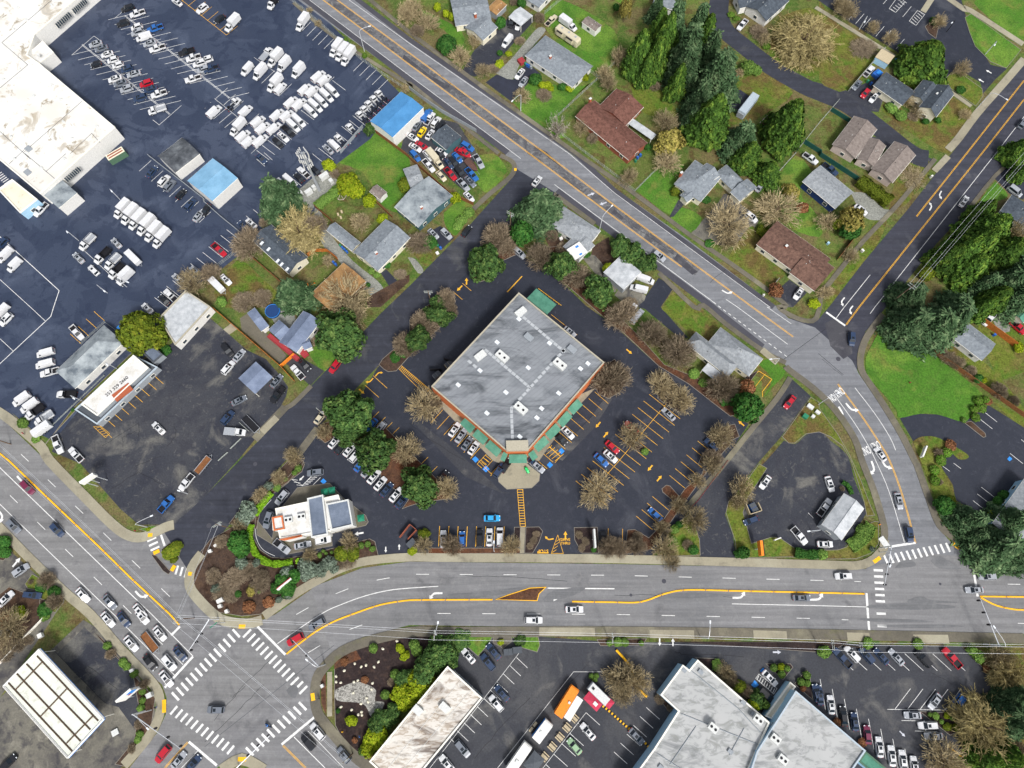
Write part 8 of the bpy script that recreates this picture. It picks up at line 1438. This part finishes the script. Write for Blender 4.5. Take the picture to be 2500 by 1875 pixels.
def hedge(toks, wd, h, label, mat='hedge', sm=4):
    p = smooth_line([tuple(v)[:2] for v in GP(toks, h*.6)], sm); o = p[0]; L = sum(math.dist(p[i], p[i+1]) for i in range(len(p)-1)); n = int(min(9000, L*wd*55)); r_ = np.random.default_rng(len(label)); seg = np.array([math.dist(p[i], p[i+1]) for i in range(len(p)-1)]); P0 = np.array(p[:-1]); D = np.array(p[1:])-P0
    k = r_.choice(len(seg), n, p=seg/seg.sum()); t = r_.random(n)[:, None]; c = P0[k]+D[k]*t-np.array(o); d = D[k]/np.linalg.norm(D[k], axis=1)[:, None]; nn = np.stack([-d[:, 1], d[:, 0]], 1); a = r_.uniform(-math.pi*.65, math.pi*.65, n); lum = 1+.12*np.sin(c[:, 0]*1.7)+.1*np.sin(c[:, 1]*2.3)
    off = np.clip(np.sin(a)*1.5, -1, 1)*wd/2*lum; z = np.clip(np.cos(a)*1.6, -.6, 1)*h/2+h/2; cen = np.concatenate([c+nn*off[:, None], z[:, None]], 1); nr = unit(np.concatenate([nn*np.sin(a)[:, None], np.cos(a)[:, None]], 1)+r_.normal(size=(n, 3))*.5); u = unit(np.cross(nr, r_.normal(size=(n, 3)))); v = np.cross(nr, u); s = r_.uniform(.1, .22, n)[:, None]
    root = empty('hedge', (o[0], o[1], .1)); tag(root, label, 'hedge', 'clipped hedges'); f = bpy.data.objects.new('foliage', quadmesh('foliage', cen, u*s, v*s, LM[mat])); COL.objects.link(f); f.parent = root
    mb = MB(); q = [(x-o[0], y-o[1]) for x, y in p]; A_ = offs(q, wd*.38); B2 = offs(q, -wd*.38); m = len(q); mb.add([(x, y, h*.8) for x, y in A_]+[(x, y, h*.8) for x, y in B2]+[(x, y, 0) for x, y in A_]+[(x, y, 0) for x, y in B2], [g_ for i in range(m-1) for g_ in ((m+i, m+i+1, i+1, i), (i, i+1, 2*m+i+1, 2*m+i), (m+i+1, m+i, 3*m+i, 3*m+i+1))]); mb.build('core', LM[mat], root)
for t, w_, h_, l, m_ in (('@1,3 505 690 485 800 510 920 570 1020 650 1085 740 1112 850 1110 950 1095', 1.5, 1.1, 'long lime-green hedge curving round the small restaurant drive-through', 'lime'), ('@1,3 725 350 660 420 590 510 545 590', 1.5, 1.1, 'lime-green hedge left of the small restaurant lane', 'lime'), ('@1,3 990 1085 1070 1078 1150 1058', 1.1, 1.0, 'short lime-green hedge below the restaurant drive-through', 'lime'), ('@4,1 430 290 590 400 760 530', 3.6, 2.6, 'thick green hedge below the mauve-brown duplex', 'olive'),
    ('@3,3 1950 985 2050 1010 2200 1010', 2.4, 1.6, 'dark green hedge at the lower edge of the kiosk lot', 'round'), ('@4,3 250 230 310 270 350 360', .9, 1.0, 'small curved hedge above the coffee kiosk', 'round'), ('@1,1 1480 360 1360 460 1300 500 1210 580', 2.6, 2.0, 'bright hedge beside the cell tower compound', 'hedge'), ('@4,3 560 690 480 820 330 930', 3.4, .9, 'broad low hedge on the kiosk corner lawn', 'hedge')): hedge(t, w_, h_, l, m_)

roofbox(ware, 'roof_vent', '@0,0 290 220 150 320 690 1320 370 1040 120 1480 560 920 420 600 660 1080 1050 1370 200 90 560 60 40 860 780 1500 @0,1 160 60 450 160 700 60', 5.8, (.9, .7), 'metalbox', -40, .5)
roofbox(bpy.data.objects['community_hall'], 'roof_hatch', '@3,4 750 600 930 620 1500 1080 1390 950 1720 1200 1250 1480 500 1650 2100 1200 1900 1000', 5.25, (1.3, 1.0), 'greyw', -42, .4)
mb = MB()
for t in ('@3,4 720 1070 1640 1440', '@3,4 880 1210 600 1620', '@3,4 820 600 1330 1010 1610 1310', '@3,4 1400 1230 1240 1520', '@3,4 460 1500 800 1720'):
    q = GP(t, 5.28)
    for i in range(len(q)-1): mb.tube(q[i], q[i+1], .12, n=4)
mb.build('roof_seam', M['greyw'], bpy.data.objects['community_hall'])
mb = MB()
for t in ('@2,4 430 580 -400 1600', '@2,4 560 700 -270 1700', '@2,4 670 810 -170 1790'):
    q = GP(t, 4.43); mb.tube(q[0], q[1], .05, n=4)
mb.build('roof_seam', M['metalbox'], bpy.data.objects['commercial_building'])
